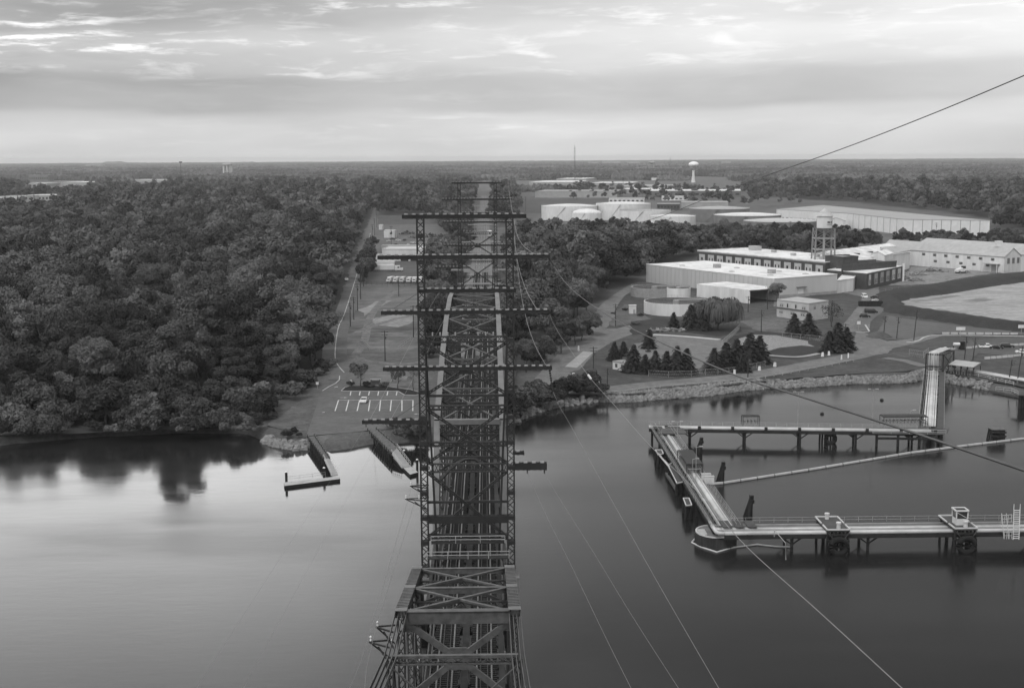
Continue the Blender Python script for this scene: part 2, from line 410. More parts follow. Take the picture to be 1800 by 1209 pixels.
def strip(name, pts, width, m, world=False, z=None, kind='structure', smooth=True):
    """a road or path of one width along a centre line"""
    _layer[0] += 1; z = GZ + .03 + .006 * _layer[0] if z is None else z
    c = [Vector(p) if world else P(p[0], p[1], GZ) for p in pts]
    if smooth and len(c) > 2:
        d = []
        for i in range(len(c) - 1):
            p0, p1, p2, p3 = c[max(i - 1, 0)], c[i], c[i + 1], c[min(i + 2, len(c) - 1)]
            for k in range(6):
                u = k / 6; d.append(.5 * ((2 * p1) + (p2 - p0) * u + (2 * p0 - 5 * p1 + 4 * p2 - p3) * u * u + (3 * p1 - p0 - 3 * p2 + p3) * u ** 3))
        d.append(c[-1]); c = d
    mb = MB(); L = []; n = len(c)
    for i, p in enumerate(c):
        dd = (c[min(i + 1, n - 1)] - c[max(i - 1, 0)]); dd.z = 0; dd.normalize(); nn = Vector((-dd.y, dd.x, 0)) * width / 2
        L += [(p.x + nn.x, p.y + nn.y, z), (p.x - nn.x, p.y - nn.y, z)]
    mb.add(L, [(2 * i, 2 * i + 1, 2 * i + 3, 2 * i + 2) for i in range(n - 1)])
    o = mb.build(name, m, kind=kind); return o

# left of the railway
patch('woodland_floor', [(-200, 768), (0, 765), (250, 757), (400, 752), (470, 712), (545, 676), (575, 640), (580, 600), (600, 520), (630, 430), (655, 372), (664, 338), (-200, 338)], floor_m, rough=1.5)
patch('shore_grass', [(470, 748), (505, 722), (545, 692), (566, 684), (556, 715), (546, 742), (538, 757), (515, 758), (490, 753)], grass_p, rough=.6)
patch('vacant_lot', [(622, 497), (745, 500), (748, 672), (735, 690), (640, 672), (612, 655), (602, 625), (606, 580)], lotdirt, rough=1)
patch('lot_grass_patch', [(640, 628), (700, 622), (742, 608), (745, 640), (690, 655), (650, 646)], mat('thin lot grass', .085, .95, .5, .06, scale2=.4), rough=2.0)
patch('lot_dry_patch', [(655, 560), (700, 552), (725, 556), (728, 564), (700, 575), (664, 572)], mat('lot bald patch', .2, .95, .4, .08, scale2=.5), rough=2)
patch('lot_dry_patch', [(628, 545), (660, 530), (690, 528), (668, 540), (640, 556)], mat('lot bald patch', .2), rough=2)
for q in ([(612, 640), (640, 600), (650, 560), (672, 530), (700, 510)], [(616, 590), (650, 575), (700, 560), (742, 552)], [(606, 630), (640, 634), (700, 640), (742, 636)]): strip('tyre_track', q, 3.2, mat('beaten track', .2, .95, .45, .2, scale2=.8, grain=.5))
patch('truck_yard', [(646, 452), (745, 452), (748, 500), (640, 500)], asph_d, rough=.4)
patch('salvage_yard', [(655, 393), (790, 392), (805, 440), (640, 448)], gravel, rough=1.5)
patch('yard_verge', [(660, 382), (800, 380), (800, 394), (655, 395)], grass, rough=1)
street_pts = [(600, 668), (606, 656), (592, 640), (588, 620), (594, 577), (605, 553), (619, 510), (634, 461), (643, 440), (651, 410), (660, 378), (666, 352), (669, 343)]
strip('street', street_pts, 8.5, asph)
strip('street_centre_line', [(605, 655), (593, 640), (589, 620), (594.5, 577), (605, 553), (619, 510), (634, 461), (643, 440), (651, 410)], .35, mat('worn yellow line', .36, .85, .25, .3))
patch('parking_lot', [(538, 767), (547, 742), (556, 714), (563, 694), (572, 684), (592, 672), (606, 667), (624, 672), (700, 679), (746, 690), (755, 757), (700, 753), (650, 757)], asph)
def marks(name, segs, w, z=None):
    mb = MB(); zz = GZ + .05 + .006 * (_layer[0] + 1); _layer[0] += 1
    for a, c in segs:
        p, q = P(*a, GZ), P(*c, GZ); d = (q - p).normalized(); nn = Vector((-d.y, d.x, 0)) * w / 2
        mb.add([(p.x - nn.x, p.y - nn.y, zz), (p.x + nn.x, p.y + nn.y, zz), (q.x + nn.x, q.y + nn.y, zz), (q.x - nn.x, q.y - nn.y, zz)], [(0, 3, 2, 1)])
    o = mb.build(name, line_m, kind='structure')
    return o
st_top = [595, 613, 632, 650.6, 669, 688, 706.6, 726]; st_bot = [589, 608, 627.8, 647.7, 667, 686, 706.5, 725.5]
marks('parking_lot_markings', [((595, 704), (726, 704))] + [((a, 704), (c, 723)) for a, c in zip(st_top, st_bot)]
      + [((617 + 16.2 * i, 688.6), (615.5 + 16.2 * i, 695.6)) for i in range(6)], .28)
def arrow(c, tip, size):
    p, q = P(*c, GZ), P(*tip, GZ); d = (q - p).normalized(); n_ = Vector((-d.y, d.x, 0)); zz = GZ + .16; mb = MB(); L = (q - p).length
    pts = [p - n_ * .13, p + n_ * .13, p + d * L * .55 + n_ * .13, p + d * L * .55 + n_ * size, q, p + d * L * .55 - n_ * size, p + d * L * .55 - n_ * .13]
    mb.add([(v.x, v.y, zz) for v in pts], [tuple(range(7))]); o = mb.build('parking_arrow_marking', line_m, kind='structure')
    if o.data.polygons[0].normal.z < 0: o.data.flip_normals()
arrow((598, 699.6), (611, 699.6), .5); arrow((739, 728.5), (727, 728.5), .5); arrow((587, 682), (594, 680), .5); arrow((566, 726), (571, 725), .4)
isl = patch('planting_island', [(600, 687), (606, 682), (613, 679.5), (640, 678), (672, 679), (700, 683), (722, 686), (736, 690), (738.5, 693), (730, 694.5), (712, 694), (702, 689), (700, 687.5), (650, 687.5)], mulch, z=GZ + .19)
ramp_m = mat('ramp concrete planks', .11, .9, .45, .25, scale2=.9)
mb = MB(); a_, b_, c_, d_ = P(553, 767, 1.88), P(652, 756, 1.88), P(669, 783, -.6), P(573, 799, -.6)
for k in range(14):
    u0, u1 = k / 14 + .004, (k + 1) / 14 - .004
    mb.quad(a_.lerp(d_, u0) + Vector((0, 0, .12)), a_.lerp(d_, u1) + Vector((0, 0, .12)), b_.lerp(c_, u1) + Vector((0, 0, .12)), b_.lerp(c_, u0) + Vector((0, 0, .12)))
o = mb.build('boat_ramp', ramp_m, kind='structure')
# lot kerbs and drive kerb
def kerb(name, pts, w=.3, h=.14, m=None):
    mb = MB(); q = [P(a, c, GZ + .06) for a, c in pts]
    for p0, p1 in zip(q[:-1], q[1:]): mb.beam(p0 + Vector((0, 0, h / 2)), p1 + Vector((0, 0, h / 2)), w, h)
    return mb.build(name, m or curb_m, kind='structure')
kerb('kerb', [(567, 687), (578, 680), (590, 674), (596.5, 668), (597, 661)])
kerb('kerb', [(600, 687), (606, 681.6), (613, 679), (640, 677.6), (672, 678.5), (700, 682), (722, 685), (736, 689.4), (739, 693), (730, 695), (711, 694.6), (700, 688), (650, 688), (600, 687.6)], .25)

# right of the railway
patch('works_ground', [(975, 660), (1060, 540), (1110, 498), (1230, 505), (1560, 500), (1600, 470), (1800, 470), (2000, 500), (2000, 705), (1800, 681), (1690, 663), (1655, 650), (1620, 650), (1560, 655), (1500, 658), (1400, 665), (1240, 681), (1100, 694), (1000, 690)], grass, rough=1)
patch('drive', [(930, 676), (963, 642), (1013, 587), (1043, 555), (1058, 534), (1078, 519), (1095, 508), (1110, 500), (1122, 500), (1112, 511), (1097, 521), (1090, 530), (1078, 552), (1085, 558), (1064, 578), (1085, 578), (1110, 571), (1150, 567), (1172, 571), (1130, 581), (1100, 592), (1075, 602), (1045, 620), (1020, 650), (1002, 655), (1012, 684), (960, 690)], asph_l, rough=.25)
patch('drive_dark_patch', [(1022, 583), (1052, 553), (1060, 557), (1036, 580)], asph_d, rough=.5)
patch('loading_pad', [(1025, 618), (1043, 620), (1014, 647), (993, 645)], concrete)
patch('earth_mound_patch', [(1082, 552), (1096, 534), (1112, 540), (1135, 556), (1150, 565), (1105, 570), (1080, 575), (1070, 570)], grass_p, rough=1)
patch('north_apron', [(1110, 566), (1150, 560), (1220, 563), (1300, 570), (1300, 585), (1265, 592), (1180, 583), (1110, 590)], grass_d, rough=1)
patch('empty_car_park', [(1112, 606), (1143, 600), (1148, 588), (1265, 597), (1292, 608), (1256, 622), (1238, 640), (1222, 657), (1180, 650), (1120, 640), (1100, 622)], asph_l, rough=.3)
strip('car_park_pale_strip', [(1148, 588.5), (1205, 592), (1265, 597.5)], 3.0, curb_m)
patch('basin_grass', [(1280, 594), (1330, 583), (1420, 590), (1445, 605), (1440, 625), (1400, 632), (1310, 630), (1290, 620)], grass_d, rough=.8)
patch('basin_stone_floor', [(1292, 600), (1322, 589), (1365, 590), (1420, 600), (1432, 610), (1408, 608), (1370, 612), (1330, 622), (1305, 625)], mat('pale basin stones', .2, .9, .5, .9, scale2=2.2), rough=1.2)
patch('gravel_lot', [(1300, 566), (1370, 552), (1440, 575), (1420, 590), (1330, 582)], gravel, rough=.6)
strip('basin_path', [(1285, 618), (1340, 624), (1400, 628), (1440, 622)], 2.2, concrete)
strip('shore_road', [(1005, 688), (1040, 690), (1090, 684), (1150, 677), (1240, 669), (1300, 663), (1350, 656), (1400, 647), (1460, 635), (1500, 627), (1535, 617)], 9.5, asph_l)
patch('junction', [(1490, 632), (1500, 600), (1508, 580), (1530, 590), (1560, 601), (1600, 596), (1640, 588), (1655, 592), (1610, 604), (1570, 613), (1560, 622), (1520, 628)], asph_l, rough=.3)
patch('works_drive', [(1508, 584), (1488, 585), (1482, 572), (1497, 553), (1512, 535), (1515, 522), (1480, 515), (1450, 513), (1360, 540), (1360, 532), (1450, 505), (1520, 500), (1545, 505), (1545, 522), (1555, 545), (1530, 565), (1528, 580)], asph_l, rough=.3)
patch('parking_strip', [(1508, 582), (1500, 575), (1517, 547), (1530, 528), (1545, 530), (1556, 545), (1537, 560), (1525, 572), (1527, 584)], asph)
strip('side_path', [(1555, 630), (1590, 635), (1625, 645)], 4.0, asph_l)
strip('side_path', [(1660, 647), (1700, 654), (1750, 663), (1800, 672), (1850, 681)], 3.5, asph_l)
patch('car_lot', [(1655, 618), (1690, 600), (1770, 594), (1860, 594), (1900, 640), (1800, 630), (1720, 622), (1700, 640)], asph_d, rough=.5)
patch('field_grass', [(1548, 575), (1560, 555), (1585, 560), (1700, 575), (1800, 585), (1850, 588), (1800, 590), (1640, 588), (1600, 596), (1560, 598), (1535, 590)], mat('cut grass', .085, .95, .25, .06, scale2=.5), rough=.5)
patch('demolition_yard', [(1590, 492), (1600, 470), (1650, 470), (1780, 476), (1700, 488), (1640, 500), (1560, 503)], mat('rubble yard', .17, .95, .5, .1, scale2=.5), rough=1)
patch('tank_farm_ground', [(930, 398), (1100, 398), (1300, 402), (1440, 410), (1460, 400), (1380, 384), (1200, 372), (1000, 372), (940, 380)], gravel, rough=2)
patch('far_meadow', [(905, 375), (1040, 375), (1100, 366), (1110, 352), (1050, 350), (905, 350)], grass, rough=3)
patch('warehouse_yard', [(1360, 395), (1480, 412), (1600, 412), (1745, 410), (1745, 404), (1590, 405), (1480, 385), (1360, 378)], asph_l, rough=2)
patch('industrial_yard', [(905, 350), (1120, 350), (1330, 368), (1440, 356), (1330, 338), (1000, 331), (905, 335)], mat('scrubby industrial ground', .075, .95, .6, .02, scale2=.1), rough=4)

# dark grass berm round a bare earth basin, as real terrain
BO = [P(a, c, GZ) for a, c in ((1543, 530), (1540, 518), (1560, 513), (1625, 505), (1700, 492), (1760, 484), (1830, 474), (2050, 470), (2060, 600), (1830, 588), (1800, 585), (1720, 576), (1640, 563), (1565, 550), (1553, 544))]
BI = [P(a, c, GZ) for a, c in ((1582, 532), (1600, 526), (1660, 519), (1723, 508), (1800, 497), (2000, 490), (2000, 582), (1830, 577), (1800, 575), (1672, 557), (1600, 546), (1585, 541))]
bo = [(p.x, p.y) for p in BO]; bi = [(p.x, p.y) for p in BI]
x0b, x1b = min(p[0] for p in bo), max(p[0] for p in bo); y0b, y1b = min(p[1] for p in bo), max(p[1] for p in bo)
xs2 = np.arange(x0b - 3, x1b + 3, 4.0); ys2 = np.arange(y0b - 3, y1b + 3, 4.0); X2, Y2 = np.meshgrid(xs2, ys2)
do = segdist(X2, Y2, bo + bo[:1]); di = segdist(X2, Y2, bi + bi[:1]); io = inside(X2, Y2, bo); ii = inside(X2, Y2, bi)
kk = do / (do + di + 1e-6)
Z2 = np.where(ii, GZ + .25, np.where(io, GZ + .1 + 3.2 * np.sin(np.pi * np.clip(kk, 0, 1)) ** .8, GZ - .5))
bm_ = MB(); n2x, n2y = len(xs2), len(ys2)
bm_.v = [(float(a), float(b_), float(c)) for a, b_, c in zip(X2.ravel(), Y2.ravel(), Z2.ravel())]
bm_.f = [(j * n2x + i, j * n2x + i + 1, (j + 1) * n2x + i + 1, (j + 1) * n2x + i) for j in range(n2y - 1) for i in range(n2x - 1)
         if io[j:j + 2, i:i + 2].any()]
bm_.build('berm_hill', grass_d, smooth=True, kind='structure')
patch('bare_earth_basin', bi, dirt, z=GZ + .4, rough=1.2, world=True)
for q in ([(1630, 548), (1690, 556), (1700, 552), (1650, 544)], [(1690, 530), (1730, 525), (1750, 528), (1710, 534)], [(1600, 530), (1680, 520), (1690, 522), (1610, 533)]):
    patch('damp_earth', q, mat('damp earth', .17, .95, .4, .1), z=GZ + .42 + .004 * rnd(), rough=1.5)

# railway embankment beyond the river spans
XB = -2.5
def track_z(Y): return 18.0 if Y < 340 else max(4.2, 18.0 - 13.8 * min(1, (Y - 340) / 900))
mb = MB(); prev = None
for Y in [331, 345, 400, 460, 540, 640, 760, 900, 1060, 1240, 1500, 2200]:
    zt = track_z(Y) - .75; wb = 5.6 + (zt - 2) * (.12 if Y < 400 else .45)
    ring = [(XB - wb, Y, 1.7), (XB - 5.6, Y, zt), (XB + 5.6, Y, zt), (XB + wb, Y, 1.7)]
    if prev:
        for k in range(3): mb.quad(prev[k], prev[k + 1], ring[k + 1], ring[k])
    else: mb.quad(*ring)
    prev = ring
mb.build('railway_embankment', ballast, kind='structure')
# ------------------------------------------------------------------ foliage
def crown_mesh(seed, Hh, R, n_leaf, leaf, m, lobes=18, squash=.62, base=.3, core=True, lr=(.2, .46), spread=(.8, 1.16), flat=1.0):
    rg = np.random.default_rng(seed)
    cz = Hh * (base + (1 - base) * .52); rz = Hh * (1 - base) * .5
    L = []
    for i in range(lobes):
        while True:
            d = rg.normal(size=3); d /= np.linalg.norm(d)
            if d[2] > -.6: break
        rr = rg.uniform(.4, .86)
        c = np.array([d[0] * R * rr, d[1] * R * rr, cz + d[2] * rz * rg.uniform(.45, .86)])
        L.append((c, R * rg.uniform(*lr)))
    L.append((np.array([0, 0, cz]), R * .5))
    C = np.array([l[0] for l in L]); RR = np.array([l[1] for l in L])
    pr = RR ** 2 / (RR ** 2).sum(); V = []; Fc = []; Mi = []
    k = rg.choice(len(L), size=n_leaf * 3, p=pr)
    d = rg.normal(size=(n_leaf * 3, 3)); d[:, 2] = np.where(d[:, 2] < -.4, -d[:, 2], d[:, 2]); d /= np.linalg.norm(d, axis=1)[:, None]
    sc_ = np.array([1, 1, .85])
    p = C[k] + d * sc_ * (RR[k] * rg.uniform(*spread, size=n_leaf * 3))[:, None]
    dist = np.linalg.norm((p[:, None, :] - C[None]) , axis=2) / RR[None]
    dist[np.arange(len(k)), k] = 9
    keep = np.where(dist.min(axis=1) > .74)[0][:n_leaf]
    for i in keep:
        nrm = d[i] + rg.normal(size=3) * .55; nrm /= np.linalg.norm(nrm)
        a = np.cross(nrm, rg.normal(size=3)); a /= np.linalg.norm(a); bb = np.cross(nrm, a)
        s = leaf * rg.uniform(.5, 1.3); s2 = s * rg.uniform(.55, .9); o = len(V); q = p[i]
        V += [q - a * s * .5, q + bb * s2 * .5 + nrm * .1 * s, q + a * s * .5, q - bb * s2 * .5]
        Fc.append((o, o + 1, o + 2, o + 3))
    if core:
        ico = [(0, 0, 1), (.894, 0, .447), (.276, .851, .447), (-.724, .526, .447), (-.724, -.526, .447), (.276, -.851, .447), (.724, .526, -.447), (-.276, .851, -.447), (-.894, 0, -.447), (-.276, -.851, -.447), (.724, -.526, -.447), (0, 0, -1)]
        fi = [(0, 1, 2), (0, 2, 3), (0, 3, 4), (0, 4, 5), (0, 5, 1), (1, 6, 2), (2, 7, 3), (3, 8, 4), (4, 9, 5), (5, 10, 1), (2, 6, 7), (3, 7, 8), (4, 8, 9), (5, 9, 10), (1, 10, 6), (6, 11, 7), (7, 11, 8), (8, 11, 9), (9, 11, 10), (10, 11, 6)]
        for c, r in L:
            o = len(V)
            V += [c + np.array(q) * r * .72 * rg.uniform(.85, 1.12) for q in ico]; Fc += [tuple(o + j for j in f) for f in fi]
    me = bpy.data.meshes.new('crown'); me.from_pydata([tuple(map(float, v)) for v in V], [], Fc); me.materials.append(m)
    return me
def trunk_mesh(seed, Hh, R, r0=.28):
    rg = random.Random(seed); mb = MB(); top = Hh * .62
    pts = [Vector((0, 0, -.3))]
    for i in range(1, 6): pts.append(Vector((rg.uniform(-.25, .25), rg.uniform(-.25, .25), top * i / 5)))
    mb.path(pts, r0, 7, r0 * .35)
    for i in range(7):
        a = rg.uniform(0, 6.28); z = top * rg.uniform(.4, .95); l = R * rg.uniform(.45, .8); s = Vector((0, 0, z))
        e = Vector((math.cos(a) * l, math.sin(a) * l, z + l * rg.uniform(.4, .8)))
        mb.path([s, s.lerp(e, .5) + Vector((0, 0, -.2)), e], r0 * .4, 5, r0 * .1)
    me = bpy.data.meshes.new('trunk'); me.from_pydata(mb.v, [], mb.f); me.materials.append(bark); return me
def conifer_mesh(seed, Hh, R, n, m):
    rg = np.random.default_rng(seed); V = []; Fc = []
    lv = int(Hh / .55)
    for k in range(lv):
        z = Hh * (.06 + .92 * k / lv); r = R * (1 - k / lv) ** .7 * rg.uniform(.8, 1.1) + .12; nb = max(5, int(13 * (1 - k / lv)) + 3)
        a0 = rg.uniform(0, 6.28)
        for j in range(nb):
            a = a0 + 6.283 * j / nb + rg.uniform(-.25, .25); l = r * rg.uniform(.72, 1.15); ca, sa = math.cos(a), math.sin(a)
            segs = max(2, int(l / .45))
            for s_ in range(segs):
                u = (s_ + .5) / segs
                for w in range(2):
                    c = np.array([ca * l * u, sa * l * u, z - l * .28 * u ** 1.6 + l * .06]) + rg.normal(size=3) * .07
                    side = np.array([-sa, ca, rg.uniform(-.5, .1)]); fwd = np.array([ca, sa, -.3]); wd = (.6 * (1.15 - u) + .22) * rg.uniform(.7, 1.3)
                    ln = .42 * rg.uniform(.8, 1.3); o = len(V)
                    V += [c - side * wd, c + fwd * ln, c + side * wd, c - fwd * ln + np.array([0, 0, .12])]
                    Fc.append((o, o + 1, o + 2, o + 3))
    mb = MB(); mb.lathe((0, 0, 0), [(R * .5, Hh * .08), (R * .42, Hh * .3), (R * .22, Hh * .62), (.05, Hh * .94)], 7)
    o = len(V); V += [np.array(v) for v in mb.v]; Fc += [tuple(i + o for i in f) for f in mb.f]
    me = bpy.data.meshes.new('crown'); me.from_pydata([tuple(map(float, v)) for v in V], [], Fc); me.materials.append(m); return me
def willow_mesh(seed, Hh, R, m):
    rg = np.random.default_rng(seed); V = []; Fc = []
    lob = [(np.array([rg.uniform(-.55, .55) * R, rg.uniform(-.55, .55) * R, Hh * rg.uniform(.6, .8)]), R * rg.uniform(.35, .55)) for _ in range(11)]
    for i in range(1500):
        c, r = lob[rg.integers(len(lob))]; d = rg.normal(size=3); d[2] = abs(d[2]) * .8; d /= np.linalg.norm(d)
        p = c + d * r; out = np.array([d[0], d[1], 0]); ln = rg.uniform(.35, .85) * Hh * .62; n = 5
        w = np.array([-d[1], d[0], 0]); w = w / (np.linalg.norm(w) + 1e-6) * rg.uniform(.1, .24)
        pr = None
        for s in range(n + 1):
            u = s / n; q = p + out * r * .28 * math.sin(u * 1.7) + np.array([0, 0, -ln * u ** 1.25]) + rg.normal(size=3) * .06
            q[2] = max(q[2], .3); ww = w * (1 - .6 * u); o = len(V); V += [q - ww, q + ww]
            if s: Fc.append((o - 2, o - 1, o + 1, o))
    for c, r in lob:
        mb = MB(); mb.lathe(c, [(r * .1, r * .8), (r * .65, r * .45), (r * .75, -r * .2), (r * .7, -r * 1.0), (r * .3, -r * 1.3)], 8); o = len(V)
        V += [np.array(v) for v in mb.v]; Fc += [tuple(i + o for i in f) for f in mb.f]
    me = bpy.data.meshes.new('crown'); me.from_pydata([tuple(map(float, v)) for v in V], [], Fc); me.materials.append(m); return me
class Proto:
    def __init__(s, crown, trunk): s.c = crown; s.t = trunk
    def place(s, name, label, cat, group, loc, rz, scl):
        r = thing(name, label, cat, loc, group); r.rotation_euler = (0, 0, rz); r.scale = scl if isinstance(scl, tuple) else (scl,) * 3
        for nm, me in (('crown', s.c), ('trunk', s.t)):
            if me is None: continue
            o = bpy.data.objects.new(nm, me); COL.objects.link(o); o.parent = r
        return r
SP = [(13.5, 5.6, leaf_a), (16.5, 5.6, leaf_a), (11.5, 6.2, leaf_a), (15, 4.6, leaf_a), (12.5, 5.8, leaf_p), (14, 6.4, leaf_a), (10, 4.6, leaf_b), (15, 5.8, leaf_p)]
CK = [dict(lobes=22, lr=(.22, .44)), dict(lobes=30, lr=(.16, .4), base=.22), dict(lobes=16, lr=(.26, .5), base=.18), dict(lobes=26, lr=(.2, .4), base=.15), dict(lobes=34, lr=(.12, .34), spread=(.6, 1.35)),
      dict(lobes=40, lr=(.12, .3), spread=(.7, 1.3)), dict(lobes=12, lr=(.3, .5), base=.1), dict(lobes=44, lr=(.1, .28), spread=(.5, 1.5), base=.2)]
BROAD = [Proto(crown_mesh(11 + i, h_, r_, 6200, (.52, .5, .6, .5, .42, .46, .7, .4)[i], m_, **CK[i]), trunk_mesh(i, h_, r_)) for i, (h_, r_, m_) in enumerate(SP)]
CONIF = [Proto(conifer_mesh(31 + i, h_, r_, 0, leaf_c), trunk_mesh(40 + i, h_ * .6, .3, .2)) for i, (h_, r_) in enumerate(((9.8, 4.6), (8.4, 4.2)))]
BUSH = [Proto(crown_mesh(51 + i, 3.4, 2.6, 1700, .42, m_, lobes=9, base=.0), None) for i, m_ in enumerate((leaf_a, leaf_p, leaf_a))]
SMALLT = Proto(crown_mesh(61, 6.2, 2.5, 1400, .38, leaf_a, lobes=10, base=.3, core=False), trunk_mesh(62, 6.2, 2.5, .14))
SMALLP = Proto(crown_mesh(63, 7.0, 2.3, 900, .36, mat('pale thin leaves', .17, .8, .2, .8, coords='obj'), lobes=10, base=.28, core=False), trunk_mesh(64, 7.0, 2.2, .14))
BARE = Proto(crown_mesh(66, 9.5, 4.6, 900, .4, leaf_a, lobes=16, base=.22, core=False), trunk_mesh(67, 11, 5.0, .3))

def poly(pts, z=GZ): return [(P(a, c, z).x, P(a, c, z).y) for a, c in pts]
LW = poly([(-160, 742), (0, 736), (50, 746), (100, 758), (260, 752), (400, 748), (435, 735), (475, 708), (520, 690), (556, 668), (562, 640), (566, 600), (571, 560), (581, 525), (595, 492), (608, 460), (619, 438), (630, 410), (640, 385), (647, 365), (654, 346), (657, 336), (-160, 336)])
RW = poly([(900, 655), (925, 632), (962, 606), (998, 580), (1028, 555), (1050, 532), (1072, 515), (1098, 501), (1118, 492), (1136, 482), (1215, 450), (1290, 446), (1440, 452), (1475, 450), (1520, 446), (1545, 440), (1540, 432), (1440, 428), (1310, 424), (1180, 419), (1050, 416), (950, 410), (912, 412), (905, 430), (902, 500), (899, 560)])
RL = poly([(757, 632), (778, 632), (800, 540), (812, 512), (819, 470), (824, 420), (826, 384), (762, 386), (792, 420), (808, 450), (770, 462), (756, 480), (756, 512), (800, 512), (782, 560), (757, 570)])
NW = poly([(662, 378), (826, 382), (832, 336), (662, 336)])
NR = poly([(876, 400), (905, 386), (905, 336), (868, 336)])
FR = poly([(1500, 356), (1560, 362), (1650, 372), (1745, 386), (1746, 404), (1830, 420), (1950, 430), (1950, 336), (1300, 336), (1330, 345), (1440, 352)])
GR = poly([(1570, 430), (1640, 433), (1800, 446), (1950, 456), (1950, 438), (1745, 424), (1600, 424)])
SW = poly([(640, 455), (658, 440), (652, 490), (636, 505), (632, 490)])
IN = poly([(1000, 352), (1110, 352), (1290, 366), (1430, 358), (1440, 346), (1330, 336), (1010, 328)])
WOODS = [(LW, 11.4, 'the riverside wood'), (RW, 10.8, 'the wood between the railway and the works'), (RL, 7.5, 'the strip beside the railway'), (NW, 11.5, 'the wood behind the salvage yard'), (NR, 11, 'the trees along the tracks'), (FR, 12.5, 'the wood behind the long warehouse'), (GR, 9, 'the tree belt before the long warehouse'), (SW, 6.5, 'the thicket by the truck yard'), (IN, 34, 'the industrial strip')]
HOUSES = [P(a, c, GZ) for a, c in ((612, 388), (604, 397), (562, 459), (556, 452), (474, 362), (498, 368), (30, 362), (75, 356), (510, 472))]
# clearings far off: (px, py, half width px, depth of the clearing in front in px)
CLEAR = [poly(q) for q in ([(905, 336), (1330, 338), (1440, 346), (1440, 330), (1300, 319), (1000, 316), (905, 318)],
    [(-5, 386), (114, 383), (114, 351), (-5, 353)], [(36, 349), (168, 349), (168, 317), (36, 318)], [(228, 341), (296, 341), (296, 315), (228, 315)], [(1200, 316), (1290, 320), (1290, 312), (1200, 310)], [(1380, 332), (1425, 332), (1425, 326), (1380, 326)], [(780, 330), (825, 330), (825, 322), (780, 322)])]
allt = []
rg = np.random.default_rng(3)
for wi, (pl, sp_, nm) in enumerate(WOODS):
    xx = [p[0] for p in pl]; yy = [p[1] for p in pl]
    y = min(yy)
    while y < max(yy):
        s = sp_ * (1 if y < 900 else 1.15 if y < 1500 else 1.3)
        gx = np.arange(min(xx), max(xx), s); px_ = gx + rg.uniform(-.42, .42, len(gx)) * s; py_ = y + rg.uniform(-.42, .42, len(gx)) * s
        ok = inside(px_, py_, pl)
        for a, c in zip(px_[ok], py_[ok]):
            if abs(a) > .47 * c + 25: continue
            if c > 900 and wi == 0 and any(inside([a], [c], q_)[0] for q_ in CLEAR[1:4]): continue
            if any((a - h_.x) ** 2 + ((c - h_.y)) ** 2 < 64 or (abs(a - h_.x) < 11 and 0 < h_.y - c < 44) for h_ in HOUSES): continue
            allt.append((math.hypot(a, c), a, c, wi))
        y += s * .88
allt.sort()
N_IND = 285
LOOKS = ['dense dark round-crowned broadleaf tree in ', 'tall broad-crowned leafy tree in ', 'low spreading dark-leaved tree in ', 'upright clumpy-crowned leafy tree in ', 'pale-leaved bushy tree in ', 'broad finely-clumped leafy tree in ', 'short dark thickset tree in ', 'pale feathery open-crowned tree in ']
def lowf(x, y): return .5 + .5 * math.sin(x * .031 + 1.3) * math.sin(y * .027 + .7)
far_pts = []
for i, (d_, x, y, wi) in enumerate(allt):
    k = int(rg.choice(8, p=[.2, .16, .16, .12, .07, .14, .1, .05])); s = float(rg.choice([rg.uniform(.6, .9), rg.uniform(.85, 1.15), rg.uniform(1.1, 1.4)], p=[.3, .45, .25])) * (.9 if wi == 2 else .6 if wi == 7 else .62 if wi == 6 else .85 if wi == 8 or wi == 1 and y > 880 else 1.26)
    edge = False
    if i < N_IND:
        if wi == 0 and y < 385: s *= .86; k = int(rg.choice([3, 6, 6, 2, 1]))
        BROAD[k].place('broadleaf_tree', LOOKS[k] + WOODS[wi][2], 'tree', 'trees of ' + WOODS[wi][2][4:] + ', kind ' + 'abcdefgh'[k], (x, y, GZ - .1), float(rg.uniform(0, 6.28)), (s, s, s * float(rg.uniform(.88, 1.15))))
    else: far_pts.append((x, y, k, s, float(rg.uniform(0, 6.28)), d_))
print('trees', len(allt))

# the pale spreading trees beside the street, and a glossy dark one in front
for a, c, s, k in ((478, 640, 1.55, 4), (520, 628, 1.5, 7), (556, 612, 1.25, 4), (300, 610, 1.1, 7), (350, 690, 1.0, 4)):
    p = P(a, c, GZ); BROAD[k].place('broadleaf_tree', 'large pale billowing tree standing above its neighbours near the street' if s > 1.2 else 'pale feathery tree rising among darker ones near the shore', 'tree', 'pale large trees by the street' if s > 1.2 else 'pale trees near the shore', (p.x, p.y, GZ - .1), ru(0, 6), s)

